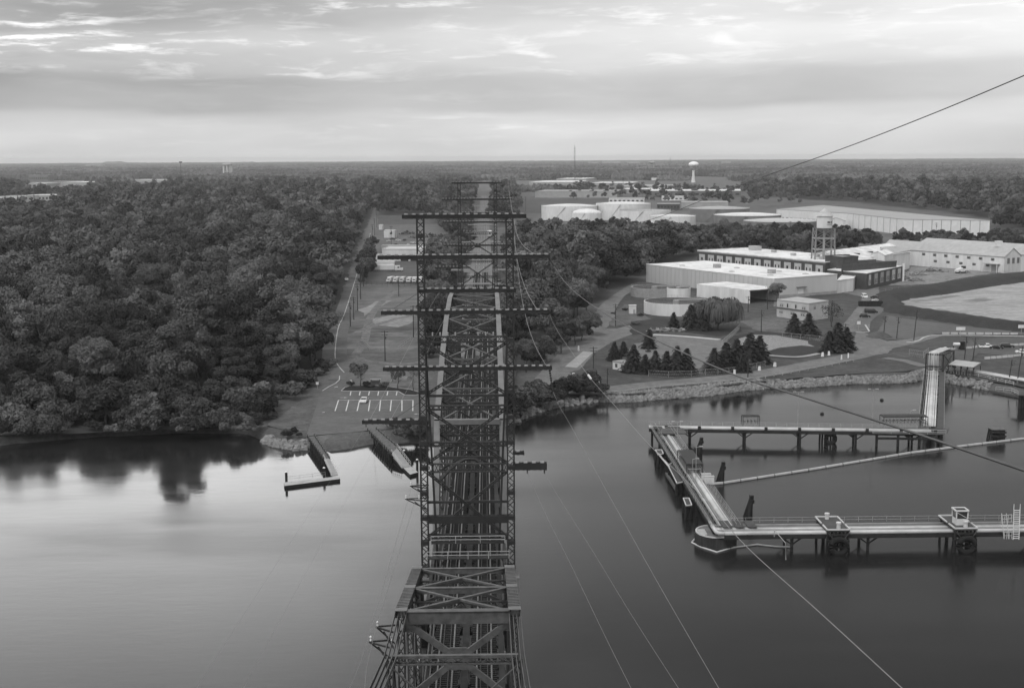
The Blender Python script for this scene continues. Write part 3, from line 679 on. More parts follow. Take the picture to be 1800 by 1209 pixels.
# ---- far woods: one object each, many trees drawn as instances
def proto_collection(name, meshes):
    c = bpy.data.collections.new(name)
    for i, me in enumerate(meshes):
        o = bpy.data.objects.new('%s_%d' % (name, i), me); c.objects.link(o)
    return c
def scatter(name, pts, coll, label, cat='woodland'):
    """pts: (x, y, z, kind, scale, turn)"""
    me = bpy.data.meshes.new(name); me.from_pydata([p[:3] for p in pts], [], [])
    for an, ty, ix in (('kind', 'INT', 3), ('size', 'FLOAT', 4), ('turn', 'FLOAT', 5)):
        at = me.attributes.new(an, ty, 'POINT'); at.data.foreach_set('value', [p[ix] for p in pts])
    o = bpy.data.objects.new(name, me); COL.objects.link(o)
    ng = bpy.data.node_groups.new(name, 'GeometryNodeTree')
    ng.interface.new_socket('Geometry', in_out='INPUT', socket_type='NodeSocketGeometry'); ng.interface.new_socket('Geometry', in_out='OUTPUT', socket_type='NodeSocketGeometry')
    n = ng.nodes; gi = n.new('NodeGroupInput'); go = n.new('NodeGroupOutput'); ip = n.new('GeometryNodeInstanceOnPoints')
    ci = n.new('GeometryNodeCollectionInfo'); ci.inputs[0].default_value = coll; ci.inputs[1].default_value = True; ci.inputs[2].default_value = True
    def attr(an, ty):
        a = n.new('GeometryNodeInputNamedAttribute'); a.data_type = ty; a.inputs[0].default_value = an; return a.outputs[0]
    cx = n.new('ShaderNodeCombineXYZ'); er = n.new('FunctionNodeEulerToRotation')
    l = ng.links; l.new(attr('turn', 'FLOAT'), cx.inputs[2]); l.new(cx.outputs[0], er.inputs[0])
    l.new(gi.outputs[0], ip.inputs['Points']); l.new(ci.outputs[0], ip.inputs['Instance']); ip.inputs['Pick Instance'].default_value = True
    l.new(attr('kind', 'INT'), ip.inputs['Instance Index']); l.new(er.outputs[0], ip.inputs['Rotation']); l.new(attr('size', 'FLOAT'), ip.inputs['Scale'])
    l.new(ip.outputs[0], go.inputs[0])
    md = o.modifiers.new('scatter', 'NODES'); md.node_group = ng
    tag(o, label, cat, kind='stuff'); return o
near_c = proto_collection('wood_tree', [p.c for p in BROAD])
mid_m = [crown_mesh(81 + i, h_, r_, 1500, .95, m_, lobes=18, base=.15) for i, (h_, r_, m_) in enumerate(SP)]
mid_c = proto_collection('mid_tree', mid_m)
low_m = [crown_mesh(91 + i, h_, r_, 300, 1.8, leaf_f, lobes=10, base=.1) for i, (h_, r_, m_) in enumerate(SP)]
low_c = proto_collection('low_tree', low_m)
def patch_mesh(seed, size, n, hr, rr):
    rg_ = np.random.default_rng(seed); V = []; Fc = []
    for k in range(n):
        h_ = rg_.uniform(*hr); r = rg_.uniform(*rr); c = np.array([rg_.uniform(-.5, .5) * size, rg_.uniform(-.5, .5) * size, 0])
        mb = MB(); mb.lathe((0, 0, 0), [(r * .85, 0), (r, h_ * .45), (r * .8, h_ * .75), (r * .4, h_ * .95), (.05, h_)], 8); o = len(V)
        for v in mb.v: V.append(c + np.array(v) + rg_.normal(size=3) * np.array([.16 * r, .16 * r, .05 * h_]))
        Fc += [tuple(i + o for i in f) for f in mb.f]
    me = bpy.data.meshes.new('woodland_patch'); me.from_pydata([tuple(map(float, v)) for v in V], [], Fc); me.materials.append(leaf_f); return me
pa_c = proto_collection('wood_patch', [patch_mesh(200 + i, 82, 58, (6, 19), (4.5, 8.5)) for i in range(5)])
pb_c = proto_collection('far_patch', [patch_mesh(220 + i, 200, 110, (5, 20), (9, 18)) for i in range(4)])
fi = 1180
scatter('woodland_behind', [(x, y, GZ - .1, k, s, t_) for x, y, k, s, t_, d_ in far_pts if d_ < 620], near_c, 'mass of broadleaf treetops filling the woods behind the nearest trees')
scatter('woodland_beyond', [(x, y, GZ - .1, k, s * 1.05, t_) for x, y, k, s, t_, d_ in far_pts if 620 <= d_ < 1300], mid_c, 'continuous canopy of broadleaf trees on the middle ground')
scatter('woodland_distant', [(x, y, GZ - .1, k, s * 1.1, t_) for x, y, k, s, t_, d_ in far_pts if d_ >= 1300], low_c, 'distant canopy of small rounded treetops below the horizon')
RAILC = [(-16, 1000), (12, 1000), (12, 6000), (-16, 6000)]
fp = []; fq = []
def blocked(x, y): return any(inside([x], [y], c)[0] for c in CLEAR) or (abs(x + 2) < 26 and y < 5000)
y = P(900, 336, GZ).y
y0f = y - 60
y = y0f
while y < 5200:
    s = 68
    for x in np.arange(-.46 * y, .47 * y, s):
        a, c = x + ru(-15, 15), y + ru(-15, 15)
        if blocked(a, c) or blocked(a, c - 35) or blocked(a - 30, c) or blocked(a + 30, c): continue
        fp.append((a, c, GZ - .5, random.randrange(5), ru(.85, 1.15), ru(0, 6.28)))
    y += s
while y < 15500:
    s = 165
    for x in np.arange(-.46 * y, .47 * y, s):
        fq.append((x + ru(-40, 40), y + ru(-40, 40), GZ - .5, random.randrange(4), ru(.85, 1.2), ru(0, 6.28)))
    y += s
scatter('woodland_plain', fp, pa_c, 'wooded plain of far treetops stretching towards the horizon')
scatter('woodland_horizon', fq, pb_c, 'hazy line of woods along the horizon')
print('patches', len(fp), len(fq))
# low hills on the skyline
mb = MB()
hm = bpy.data.materials.get('far foliage')
for px, wpx, hh in ((190, 90, 34), (430, 60, 22), (1240, 500, 20)):
    p = Q(px, 287, 14500); w = wpx * 14500 / F; vs = []
    n = 24
    for i in range(n + 1):
        u = i / n; z = GZ + hh * math.sin(math.pi * u) ** 1.5 * (1 + .12 * math.sin(u * 23)) + 6
        vs += [(p.x + (u - .5) * w, p.y, GZ - 2), (p.x + (u - .5) * w, p.y + 250, z), (p.x + (u - .5) * w, p.y + 900, GZ - 2)]
    o_ = len(mb.v)
    mb.add(vs, [(3 * i + j, 3 * i + 3 + j, 3 * i + 4 + j, 3 * i + 1 + j) for i in range(n) for j in range(2)])
mb.build('hills', leaf_f, smooth=True, kind='structure')
# ------------------------------------------------------------------ railway bridge
TW = 4.55                                   # half the distance between the trusses
XL, XR = XB - TW, XB + TW
def chord(mb, p, q, w=.62, h=.6, lace=False, cover=None, lc=None):
    """box chord: two side webs, flanges, and either a cover plate or lacing on top"""
    p, q = Vector(p), Vector(q); d = (q - p).normalized(); r = d.cross(Vector((0, 0, 1))).normalized(); u = r.cross(d)
    for s in (-1, 1):
        o = r * (s * (w / 2 - .03)); mb.beam(p + o, q + o, .06, h, u)
    if lace:
        L = (q - p).length; n = int(L / .78)
        for k in range(n):
            a = p + d * (L * k / n) + u * (h / 2 + .04); lc.beam(a - r * (w / 2), a + r * (w / 2) + d * .2, .2, .05, u)
        for e in (p, q):
            c = e + u * (h / 2 + .03); lc.beam(c - d * .7, c + d * .7, w * 1.05, .05, u)
    else:
        (cover or mb).beam(p + u * (h / 2 + .03), q + u * (h / 2 + .03), w * 1.12, .06, u)
    mb.beam(p - u * (h / 2 - .04), q - u * (h / 2 - .04), w * .9, .05, u)
def sway(mb, plate, Y, zt, zb, knee=1.0, w=.5):
    """deep portal strut with corner gussets and an X of braces meeting at a plate"""
    zc = (zt + zb) / 2 - .2
    for sx in (XL + .35, XR - .35):
        c = 1 if sx < XB else -1
        mb.beam((sx, Y, zt - .7), (XB - c * .5, Y, zc + .35), w, .3, (0, 1, 0))
        mb.beam((sx, Y, zb), (XB - c * .5, Y, zc - .35), w, .3, (0, 1, 0))
        plate.prism([(sx - .02 * c, Y - .05), (sx + c * 1.0, Y - .05), (sx + c * 1.0, Y + .05), (sx - .02 * c, Y + .05)], zt - 1.5, zt - .7)
    n = 14; pts = [(math.cos(2 * math.pi * i / n), math.sin(2 * math.pi * i / n)) for i in range(n)]
    pl = [(XB + 1.3 * (abs(c) ** .5) * (1 if c > 0 else -1), zc + .95 * s) for c, s in pts]
    o = len(plate.v); plate.add([(x, Y - .1, z) for x, z in pl] + [(x, Y + .1, z) for x, z in pl], [tuple(range(n)), tuple(range(2 * n - 1, n - 1, -1))] + [(i, n + i, n + (i + 1) % n, (i + 1) % n) for i in range(n)])
def deck_thing(name, label, Y0, Y1, zt, step=5.8):
    t = thing(name, label, 'bridge deck', (XB, Y0, zt - 1.5))
    for sx in (-2.9, -1.0, 1.0, 2.9): MB().beam((XB + sx, Y0, zt - .75), (XB + sx, Y1, zt - .75), .35, .9).build('stringer', steel, t)
    return t
Z_BC = 16.3
def truss_span(root, nodes, chord_kind, first_post, last_post, panels_lateral, Ybear0, Ybear1, cover_m):
    """nodes: (Y, z) along the top chord"""
    Ys = [n[0] for n in nodes]
    for sx in (XL, XR):
        for i in range(len(nodes) - 1):
            a, c = nodes[i], nodes[i + 1]
            k = chord_kind[i]
            if k == 'eye':
                for j in range(4):
                    o = (j - 1.5) * .3; MB().beam((sx + o, a[0], a[1]), (sx + o, c[0], c[1]), .05, .3).build('eyebar', steel_mid, root)
            else:
                mb, cv, lc = MB(), MB(), MB(); chord(mb, (sx, a[0], a[1]), (sx, c[0], c[1]), .95 if k == 'lace' else .74, .66, k == 'lace', cv, lc)
                o = mb.build('top_chord', steel_dark if k == 'lace' else steel, root)
                if lc.v: lc.build('lacing', steel_lit, o)  # bars painted as lit from above, webs kept dark beneath
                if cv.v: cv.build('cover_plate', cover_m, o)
        MB().beam((sx, Ybear0, Z_BC), (sx, Ybear1, Z_BC), .6, .62).build('bottom_chord', steel, root)
        for i, (y, z) in enumerate(nodes):
            mb = MB(); mb.lattice((sx, y, Z_BC + .3), (sx, y, z - .3), .62, .5, .13, .8, up=(0, 1, 0)); mb.build('vertical_post', steel, root)
        for i in range(len(nodes) - 1):
            a, c = nodes[i], nodes[i + 1]; rise = i % 2 == 0
            lo, hi = ((a[0], c) if rise else (c[0], a))
            for o in (-.2, .2): MB().beam((sx + o, lo, Z_BC + .2), (sx + o, hi[0], hi[1] - .2), .07, .3).build('diagonal', steel, root)
    if first_post is not None: yb, n0 = first_post; _endpost(root, yb, n0, cover_m)
    if last_post is not None: yb, n0 = last_post; _endpost(root, yb, n0, cover_m)
    for i, (y, z) in enumerate(nodes):
        MB().beam((XL, y, Z_BC + .1), (XR, y, Z_BC + .1), .45, 1.1).build('floor_beam', steel, root)
    for i in panels_lateral:
        a, c = nodes[i], nodes[i + 1]
        for p, q in (((XL + .4, a[0]), (XR - .4, c[0])), ((XR - .4, a[0]), (XL + .4, c[0]))):
            za, zc = a[1] + .12, c[1] + .12
            if p[0] > 0 or p[0] > q[0]: za += .05; zc += .05
            MB().beam((p[0], p[1], za), (q[0], q[1], zc), .3, .16).build('lateral_brace', steel_mid, root)
def _endpost(root, yb, n0, cover_m):
    for sx in (XL, XR):
        mb, cv = MB(), MB(); chord(mb, (sx, yb, Z_BC + .2), (sx, n0[0], n0[1]), .74, .66, False, cv); o = mb.build('end_post', steel, root); cv.build('cover_plate', cover_m, o)

# near span, whose arm rises on eyebars towards the camera
near = thing('truss_bridge_span', 'near riveted truss span with laced top chords and eyebars rising towards the viewer', 'bridge span', (XB, 121.5, 15.5))
NN = [(121.5, 28.8), (110.0, 30.8), (98.4, 32.9), (87.2, 33.8), (76.0, 36.2), (65.0, 39.4), (54.0, 43.0)]
truss_span(near, NN, ['lace', 'lace', 'eye', 'eye', 'eye', 'eye'], (133.0, NN[0]), None, [0, 1], 133.2, 20.0, steel)
for (y, z), kind in zip(NN, ('strut', 'thin', 'deep', 'lacestrut', 'none', 'lacestrut', 'deep')):
    if kind == 'deep':
        mb, pl = MB(), MB(); mb.beam((XL + .35, y, z - .3), (XR - .35, y, z - .3), .5, 1.0); mb.beam((XL + .35, y, z + .24), (XR - .35, y, z + .24), .7, .05)
        sway(mb, pl, y, z, z - 7.2); o = mb.build('portal_frame', steel_mid if y > 90 else steel, near); pl.build('gusset_plate', steel_mid, o)
    elif kind == 'lacestrut':
        mb = MB(); mb.lattice((XL, y, z - .25), (XR, y, z - .25), .5, .6, .1, .55); mb.beam((XL, y, z + .1), (XR, y, z + .1), .35, .06); mb.build('top_strut', steel_mid, near)
        for s in (1, -1): MB().beam((XB - s * TW, y - .6, z - .4), (XB, y - 3.2, z - 3.6), .1).build('sway_rod', steel_mid, near)
    elif kind != 'none':
        mb = MB(); mb.beam((XL + .3, y, z - .05), (XR - .3, y, z - .05), .3, .5); mb.beam((XL + .3, y, z + .24), (XR - .3, y, z + .24), .42, .05); mb.build('top_strut', steel_mid, near)
        mb, pl = MB(), MB(); mb.lattice((XL + .3, y + .02, z - 1.5), (XR - .3, y + .02, z - 1.5), .3, .9, .1, .7)
        for s in (1, -1): mb.beam((XB - s * (TW - .3), y, z - 2.0), (XB, y, z - .9), .3, .4); mb.beam((XB - s * (TW - .35), y, z - 3.4), (XB, y, z - 1.5), .25, .3)
        mb.build('sway_frame', steel, near)
# far curved-top span
farS = thing('truss_bridge_span', 'far curved-top truss span with pale cover plates crossing to the wooded shore', 'bridge span', (XB, 245, 15.5))
FN = [(175.5, 32.5), (187.1, 35.0), (198.7, 37.6), (210.3, 39.3), (221.9, 40.9), (233.5, 41.5), (245.0, 42.0), (256.5, 41.5), (268.1, 40.9), (279.7, 39.3), (291.3, 37.6), (302.9, 35.0), (314.5, 32.5)]
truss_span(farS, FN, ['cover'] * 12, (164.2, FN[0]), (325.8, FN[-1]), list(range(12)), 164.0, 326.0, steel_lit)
for i, (y, z) in enumerate(FN):
    mb = MB(); mb.beam((XL + .4, y, z), (XR - .4, y, z), .28, .3); mb.build('top_strut', steel_mid, farS)
    mb = MB(); zb = max(z - 7, 25.5)
    mb.lattice((XL + .3, y, z - 1.0), (XR - .3, y, z - 1.0), .3, 1.2, .12, .8)
    for s in (1, -1): mb.beam((XB - s * (TW - .3), y, z - 1.8), (XB + s * (TW - .3), y, zb), .28, .2, (0, 1, 0))
    mb.beam((XL + .3, y, zb), (XR - .3, y, zb), .3, .4); mb.build('sway_frame', steel, farS)
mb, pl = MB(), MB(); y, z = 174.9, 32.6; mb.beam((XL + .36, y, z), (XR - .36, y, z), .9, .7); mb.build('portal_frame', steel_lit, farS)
mb = MB(); mb.lattice((XL + .4, 172.6, 29.6), (XR - .4, 172.6, 29.6), .3, 1.3, .13, .7); mb.beam((XL + .4, 171.8, 28.2), (XR - .4, 171.8, 28.2), .35, .4)
for s in (1, -1): mb.path([(XB - s * (TW - .3), 170.6, 25.2), (XB - s * 2.2, 171.3, 27.2), (XB - s * .8, 171.6, 28.0), (XB, 171.6, 28.1)], .24, 6)
for s in (1, -1): mb.beam((XB - s * (TW - .4), 174.2, 31.8), (XB + s * (TW - .4), 172.8, 28.8), .16)
mb.build('portal_frame', steel, farS)
# plate-girder link between the trusses, on the pier that carries the tower
link = thing('girder_bridge_span', 'short dark plate girder span under the foot of the wire tower', 'bridge span', (XB, 148, 15.5))
for sx in (XL, XR): MB().beam((sx, 133.3, 17.2), (sx, 163.9, 17.2), .4, 2.6).build('plate_girder', steel_dark, link)
for y in (137, 144, 151, 158): MB().beam((XL + .2, y, 16.6), (XR - .2, y, 16.6), .35, .8).build('floor_beam', steel_dark, link)
# stone piers and abutment
def pier(x, y, w, d, z1, label):
    t = thing('stone_pier', label, 'bridge pier', (x, y, -3))
    mb = MB(); mb.prism([(x - w, y - d), (x - w - .6, y), (x - w, y + d), (x + w, y + d), (x + w + .6, y), (x + w, y - d)], -4, z1 - .8); mb.build('shaft', conc_d, t)
    mb = MB(); mb.prism([(x - w - .3, y - d - .3), (x - w - .7, y), (x - w - .3, y + d + .3), (x + w + .3, y + d + .3), (x + w + .7, y), (x + w + .3, y - d - .3)], z1 - .8, z1); mb.build('cap', concrete, t)
pier(XB, 134.5, 4.9, 1.5, 14.6, 'stone pier under the end of the near truss span')
pier(XB, 158.0, 5.7, 3.4, 14.9, 'broad stone pier carrying the tall wire tower')
ab = MB(); ab.box(XB - 7, XB + 7, 324.5, 331, -1, 15.6); tag(ab.build('stone_abutment', conc_d), 'stone abutment where the far span lands on the shore', 'abutment')

# track: rails, sleepers, walkways
trk = thing('railway_track', 'double railway track on timber sleepers running down the bridge to the horizon', 'railway track', (XB, 20, 17.5))
rail_pts = [20, 133, 330, 345, 400, 460, 540, 640, 760, 900, 1060, 1240, 1500, 2200]
for tx in (-1.97, 1.97):
    for rx in (-.75, .75): MB().path([(XB + tx + rx, y, track_z(y) + .06) for y in rail_pts], .085, 4).build('rail', rail_m, trk)
    for rx in (-.36, .36): MB().path([(XB + tx + rx, y, track_z(y) + .02) for y in rail_pts[:3]], .06, 4).build('guard_rail', steel, trk)
mb = MB(); y = 40.0
while y < 331:
    for tx in (-1.97, 1.97):
        dx = ru(-.12, .12); mb.box(XB + tx - 1.35 + dx, XB + tx + 1.35 + dx, y, y + .24, 17.72, 17.94)
    y += .52
mb.build('sleepers', tie_m, trk, kind='stuff')
mb = MB(); y = 331.5
while y < 620:
    for tx in (-1.97, 1.97): mb.box(XB + tx - 1.3, XB + tx + 1.3, y, y + .26, track_z(y) - .78, track_z(y) - .0)
    y += .8
mb.build('sleepers', tie_m, trk, kind='stuff')
wk = MB(); wk.box(XB - .38, XB + .38, 40, 330, 17.78, 17.86); wk.build('walkway', wood_d, trk)
for sx in (-3.75, 3.75): MB().box(XB + sx - .3, XB + sx + .3, 40, 330, 17.6, 17.68).build('walkway', steel_dark, trk)
dk = deck_thing('floor_system', 'dark riveted stringers carrying the sleepers between the trusses', 40, 330, 17.7)
for i, y in enumerate(np.arange(45, 330, 5.8)): MB().box(XB - 4.1, XB + 4.1, float(y) - .12, float(y) + .12, 16.55, 16.85).build('cross_beam', steel_dark, dk)
# cables and pipes laid along the deck
for k, (x, r) in enumerate(((-4.0, .09), (-3.55, .07))):
    pts = [(XB + x + .12 * math.sin(y * .11 + k), y, 18.0 + .06 * k) for y in range(44, 330, 6)]
    tag(MB().path(pts, r, 5).build('deck_cable', steel_mid), ['pale pipe along the outer edge of the deck', 'grey cable beside the outer pipe on the deck', 'thin cable next to the sleepers on the deck', 'cable along the right-hand truss foot'][k], 'cable')
# signal cabinets on the right-hand truss
t = thing('relay_cabinet', 'dark equipment cabinet on a bracket outside the near truss span', 'cabinet', (XR + 1.0, 92, 22))
MB().box(XR + .5, XR + 1.5, 91, 93, 21.5, 24.0).build('box', steel_dark, t); MB().box(XR + .45, XR + 1.55, 90.95, 93.05, 24.003, 24.1).build('lid', steel_mid, t); MB().beam((XR, 92, 20.5), (XR + 1.2, 92, 21.5), .15).build('bracket', steel_dark, t)

# ---- cable brackets with insulators on the left side
def bracket(Y, z, reach, label, n_ins):
    x = XL - .35; t = thing('cable_bracket', label, 'bracket', (x, Y, z), 'triangular cable brackets')
    mb = MB(); mb.beam((x, Y, z), (x - reach, Y - .3, z), .12); mb.beam((x, Y - 1.6, z), (x - reach, Y - .4, z), .12); mb.beam((x, Y - .2, z - 1.5), (x - reach * .95, Y - .3, z - .1), .1); mb.beam((x, Y - 1.5, z - 1.4), (x - reach * .6, Y - .6, z - .3), .1)
    mb.build('arm', steel_dark, t)
    for k in range(n_ins): MB().lathe((x - reach + .1 + k * 1.6, Y - .35, z), [(.02, 0), (.09, .1), (.05, .25), (.1, .4), (.02, .5)], 8).build('insulator', porc, t)
def bracket_at(r_, tip, label, n_):
    d = ray(*r_); Y = (XL - .4) * d.y / d.x; p, q = Q(*r_, Y), Q(*tip, Y); bracket(Y, p.z, p.x - q.x, label, n_)
bracket_at((694, 1098), (661, 1101), 'upper triangular cable bracket on the side of the near truss', 1)
bracket_at((688, 1124), (649, 1126), 'lower triangular cable bracket on the side of the near truss', 2)
bracket(156.0, 28.5, 2.3, 'upper triangular cable bracket at the foot of the wire tower', 1)
bracket(155.4, 27.0, 2.9, 'lower triangular cable bracket at the foot of the wire tower', 2)

# ------------------------------------------------------------------ wire tower astride the bridge
TY = 155.6; CL, CR = -7.95, 2.85; CM = (CL + CR) / 2
def arm_truss(mb, x0, x1, z, h=.62, w=.75, y=None):
    y = TY if y is None else y
    mb.beam((x0, y - w / 2 + .03, z), (x1, y - w / 2 + .03, z), .06, h); mb.beam((x0, y + w / 2 - .03, z), (x1, y + w / 2 - .03, z), .06, h)
    n = max(2, int((x1 - x0) / .62))
    for k in range(n):
        a, c = x0 + (x1 - x0) * k / n, x0 + (x1 - x0) * (k + 1) / n
        mb.beam((a, y - w / 2, z + h / 2 + .02), (c, y + w / 2, z + h / 2 + .02), .09, .05); mb.beam((a, y + w / 2, z - h / 2 - .02), (c, y - w / 2, z - h / 2 - .02), .09, .05)
    for e in (x0, x1): mb.beam((e, y - w / 2, z), (e, y + w / 2, z), .08, h)
def make_tower(label):
    t = thing('wire_tower', label, 'transmission tower', (CM, TY, 16.5), 'tall lattice wire towers over the track')
    for cx in (CL, CR):
        mb = MB(); mb.lattice((cx, TY, 15.3), (cx, TY, 62.2), 1.0, .95, .17, .85, up=(0, 1, 0))
        for z in np.arange(18, 62, 3.2): mb.box(cx - .52, cx + .52, TY - .5, TY + .5, z - .25, z + .25)
        mb.build('column', steel_dark, t)
        s = 1 if cx < CM else -1
        MB().beam((cx + s * .4, TY, 46), (cx + s * 1.6, TY, 18), .26, .34, (0, 1, 0)).build('inner_leg', steel_dark, t)
        mb = MB(); mb.box(cx - 1.0, cx + 1.0, TY - 1.1, TY + 1.1, 14.9, 16.8); mb.build('foot', conc_d, t)
    # cross arms: (z, x0, x1)
    for z, x0, x1 in ((61.9, -10.1, 4.85), (57.0, -13.15, 7.75), (52.9, -8.35, 3.55), (50.25, -12.85, 7.65), (43.3, -12.75, 7.95), (36.7, -15.45, CL - .3), (30.9, CR + .3, 7.3), (32.6, CR + .3, 4.5)):
        h_ = .85 if abs(z - 30.9) < .1 else .42 if x1 - x0 > 3 else .35
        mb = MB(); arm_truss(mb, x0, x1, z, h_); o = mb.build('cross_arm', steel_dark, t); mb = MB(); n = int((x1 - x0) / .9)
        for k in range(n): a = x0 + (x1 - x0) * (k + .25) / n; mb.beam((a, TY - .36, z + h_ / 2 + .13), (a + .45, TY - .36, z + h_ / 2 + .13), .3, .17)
        mb.build('lacing', mat('sky-lit lacing plates', .26, .6, .2, 2), o)  # sky light on the arm tops painted as raised pale dashes
    # struts between the columns
    for z, h in ((46.9, .8), (39.9, .3), (38.4, .6), (33.8, .6), (26.4, .3), (24.2, .95), (21.9, .7)):
        mb = MB()
        if h > .4:
            mb.lattice((CL + .4, TY, z), (CR - .4, TY, z), .7, h, .13, .6)
            if h > .9: mb.beam((CL + .4, TY - .34, z), (CR - .4, TY - .34, z), .04, h * .98)
        else: mb.beam((CL + .4, TY, z), (CR - .4, TY, z), .3, h)
        mb.build('strut', steel_dark, t)
    mb = MB(); mb.lattice((CL + .4, TY - .1, 30.8), (CR - .4, TY - .1, 30.8), .5, 1.15, .13, .45); mb.build('strut', steel, t)
    # X bracing
    for z0, z1 in ((46.4, 40.1), (38.2, 31.4), (30.2, 21.9)):
        for a, c, o in ((CL + .5, CR - .5, -.16), (CR - .5, CL + .5, .16)):
            mb = MB(); mb.lattice((a, TY + o, z0), (c, TY + o, z1), .36, .4, .12, .5, up=(0, 1, 0)); mb.build('cross_brace', steel_dark, t)
    MB().box(CM - .8, CM + .8, TY - .22, TY + .22, 42.6, 43.9).build('centre_plate', steel_dark, t)
    # insulators standing along the wide strut
    for k in range(10):
        if k in (4, 5): continue
        x = CL + 1.3 + k * .93
        MB().lathe((x, TY - .3, 47.4), [(.03, 0), (.11, .08), (.05, .2), (.12, .32), (.02, .45)], 8).build('insulator', mat('grey insulator', .3, .4, .2, 3), t)
    # railed service platform
    for z, y, w in ((20.0, TY - 1.2, 5.1), (21.9, TY - .9, 4.6)):
        p = MB().box(CM - w, CM + w, y - .5, y + .5, z - .5, z - .4).build('platform', steel_dark, t); mb = MB()
        for zz in (z + .5, z + .05): mb.tube((CM - w, y - .5, zz), (CM + w, y - .5, zz), .045, 6)
        for k in range(5 if z < 21 else 4): x = CM - w + 2 * w * k / (4 if z < 21 else 3); mb.tube((x, y - .5, z - .45), (x, y - .5, z + .52), .045, 6)
        mb.build('railing', galv, p)
    return t
tower = make_tower('nearest lattice wire tower standing astride the bridge deck')
# hanging insulator strings on the ends of the arms
def hang(p, q, label, m=insu, r=.13):
    p, q = Vector(p), Vector(q); n = 9; mb = MB(); mb.tube(p, q, .04, 6)
    for k in range(n):
        a = p.lerp(q, (k + .3) / n); c = p.lerp(q, (k + .8) / n); mb.tube(a, c, r, 8, r * .6)
    o = mb.build('insulator_string', m); tag(o, label, 'insulator'); return o
tower2 = clone(tower, loc=(CM, 385, 16.0), label='second lattice wire tower just past the far truss span')
# catenary frames down the line
def make_gantry():
    t = thing('catenary_frame', 'pale steel catenary frame spanning both tracks beyond the bridge', 'catenary frame', (XB, 0, 0), 'catenary frames in a row along the tracks')
    for s in (-1, 1): mb = MB(); mb.lattice((XB + s * 7.2, 0, -2.5), (XB + s * 7.2, 0, 15), .5, .5, .1, 1.2, up=(0, 1, 0)); mb.build('post', steel_mid, t)
    for z in (14.2, 9.4, 7.0):
        mb = MB(); arm_truss(mb, XB - 7.4 - (2.2 if z > 14 else 0), XB + 7.4 + (2.2 if z > 14 else 0), z, .5, .5, y=0); mb.build('crossbeam', mat('pale galvanised steel', .26, .6, .15, 1), t)
    for s in (-1.97, 1.97): MB().path([(XB + s, 0, 9.2), (XB + s, 0, 6.0)], .06, 5).build('hanger', steel_dark, t)
    return t
gan = make_gantry(); put(gan, (XB, 440, track_z(440)))
for y in (530, 630, 740, 860, 1000, 1160, 1350): clone(gan, loc=(XB, y, track_z(y)))
# ------------------------------------------------------------------ wires
def wire(name, label, pts, r, m=wire_m, cat='wire', group=None, sag=0):
    """pts: points in space; smooth curve through them"""
    c = [Vector(p) for p in pts]
    if len(c) == 2:
        n = 24; d = [c[0].lerp(c[1], k / n) - Vector((0, 0, sag * 4 * (k / n) * (1 - k / n))) for k in range(n + 1)]
    else:
        d = []
        for i in range(len(c) - 1):
            p0, p1, p2, p3 = c[max(i - 1, 0)], c[i], c[i + 1], c[min(i + 2, len(c) - 1)]
            for k in range(10):
                u = k / 10; d.append(.5 * ((2 * p1) + (p2 - p0) * u + (2 * p0 - 5 * p1 + 4 * p2 - p3) * u * u + (3 * p1 - p0 - 3 * p2 + p3) * u ** 3))
        d.append(c[-1])
    return tag(MB().path(d, r, 5).build(name, m), label, cat, group)
def thread(pix, Y0, Y1):
    """a span seen through these spots, from the distance Y0 to Y1, evenly by its run across the picture"""
    L = [0]
    for a, c in zip(pix[:-1], pix[1:]): L.append(L[-1] + math.hypot(a[0] - c[0], a[1] - c[1]))
    out = []
    for p, l in zip(pix, L):
        u = l / L[-1]; out.append(Q(p[0], p[1], 1 / ((1 - u) / Y0 + u / Y1)))
    return out
wire('overhead_wire', 'long dark wire climbing past the horizon from the top arm of the wire tower', thread([(925, 382), (950, 398), (985, 409), (1022, 411), (1080, 403), (1160, 381), (1250, 346), (1330, 315), (1480, 262), (1640, 200), (1815, 127)], TY, 40), .02, wire_d)
hang(Q(965, 453, TY), Q(974, 468, TY - 2), 'dark insulator string on the second arm of the wire tower')
wire('overhead_wire', 'heavy dark wire dropping from the second tower arm across the pipe pier', thread([(974, 468), (990, 492), (1015, 517), (1050, 542), (1100, 572), (1180, 610), (1290, 658), (1400, 694), (1560, 745), (1700, 792), (1815, 831)], TY - 2, 17), .026, wire_d)
hang(Q(965, 551, TY), Q(971, 565, TY - 1.6), 'dark insulator string on the third arm of the wire tower')
wire('overhead_wire', 'pale wire slanting down from the third arm over the pipe pier corner', thread([(971, 565), (985, 590), (1002, 614), (1035, 661), (1080, 712), (1140, 780), (1230, 868), (1310, 958), (1440, 1075), (1600, 1222)], TY - 2, 30), .015)
hang(Q(1034, 659, 118), Q(1039, 666, 117), 'pale insulator part way along the wire from the third arm', porc, .11)
hang(Q(966, 650, TY), Q(972, 688, TY - 2), 'long dark insulator string below the fourth arm of the wire tower', r=.16)
wire('overhead_wire', 'thin wire falling from the fourth arm towards the water on the right', thread([(972, 688), (984, 715), (1000, 742), (1040, 815), (1090, 905), (1160, 1030), (1270, 1220)], TY - 2, 60), .013)
wire('overhead_wire', 'thin pale wire from the lattice arm crossing the river beside the near span', thread([(927, 830), (960, 905), (1000, 985), (1060, 1110), (1115, 1220)], TY - 1, 70), .012)
wire('overhead_wire', 'thin pale wire from the tip of the lattice arm to the lower edge', thread([(957, 830), (985, 878), (1040, 965), (1110, 1080), (1200, 1220)], TY - 1, 70), .012)
for x in (927, 957): hang(Q(x, 824, TY), Q(x, 832, TY), 'small insulator under the %s of the lattice arm' % ('middle' if x < 940 else 'tip'), r=.12)
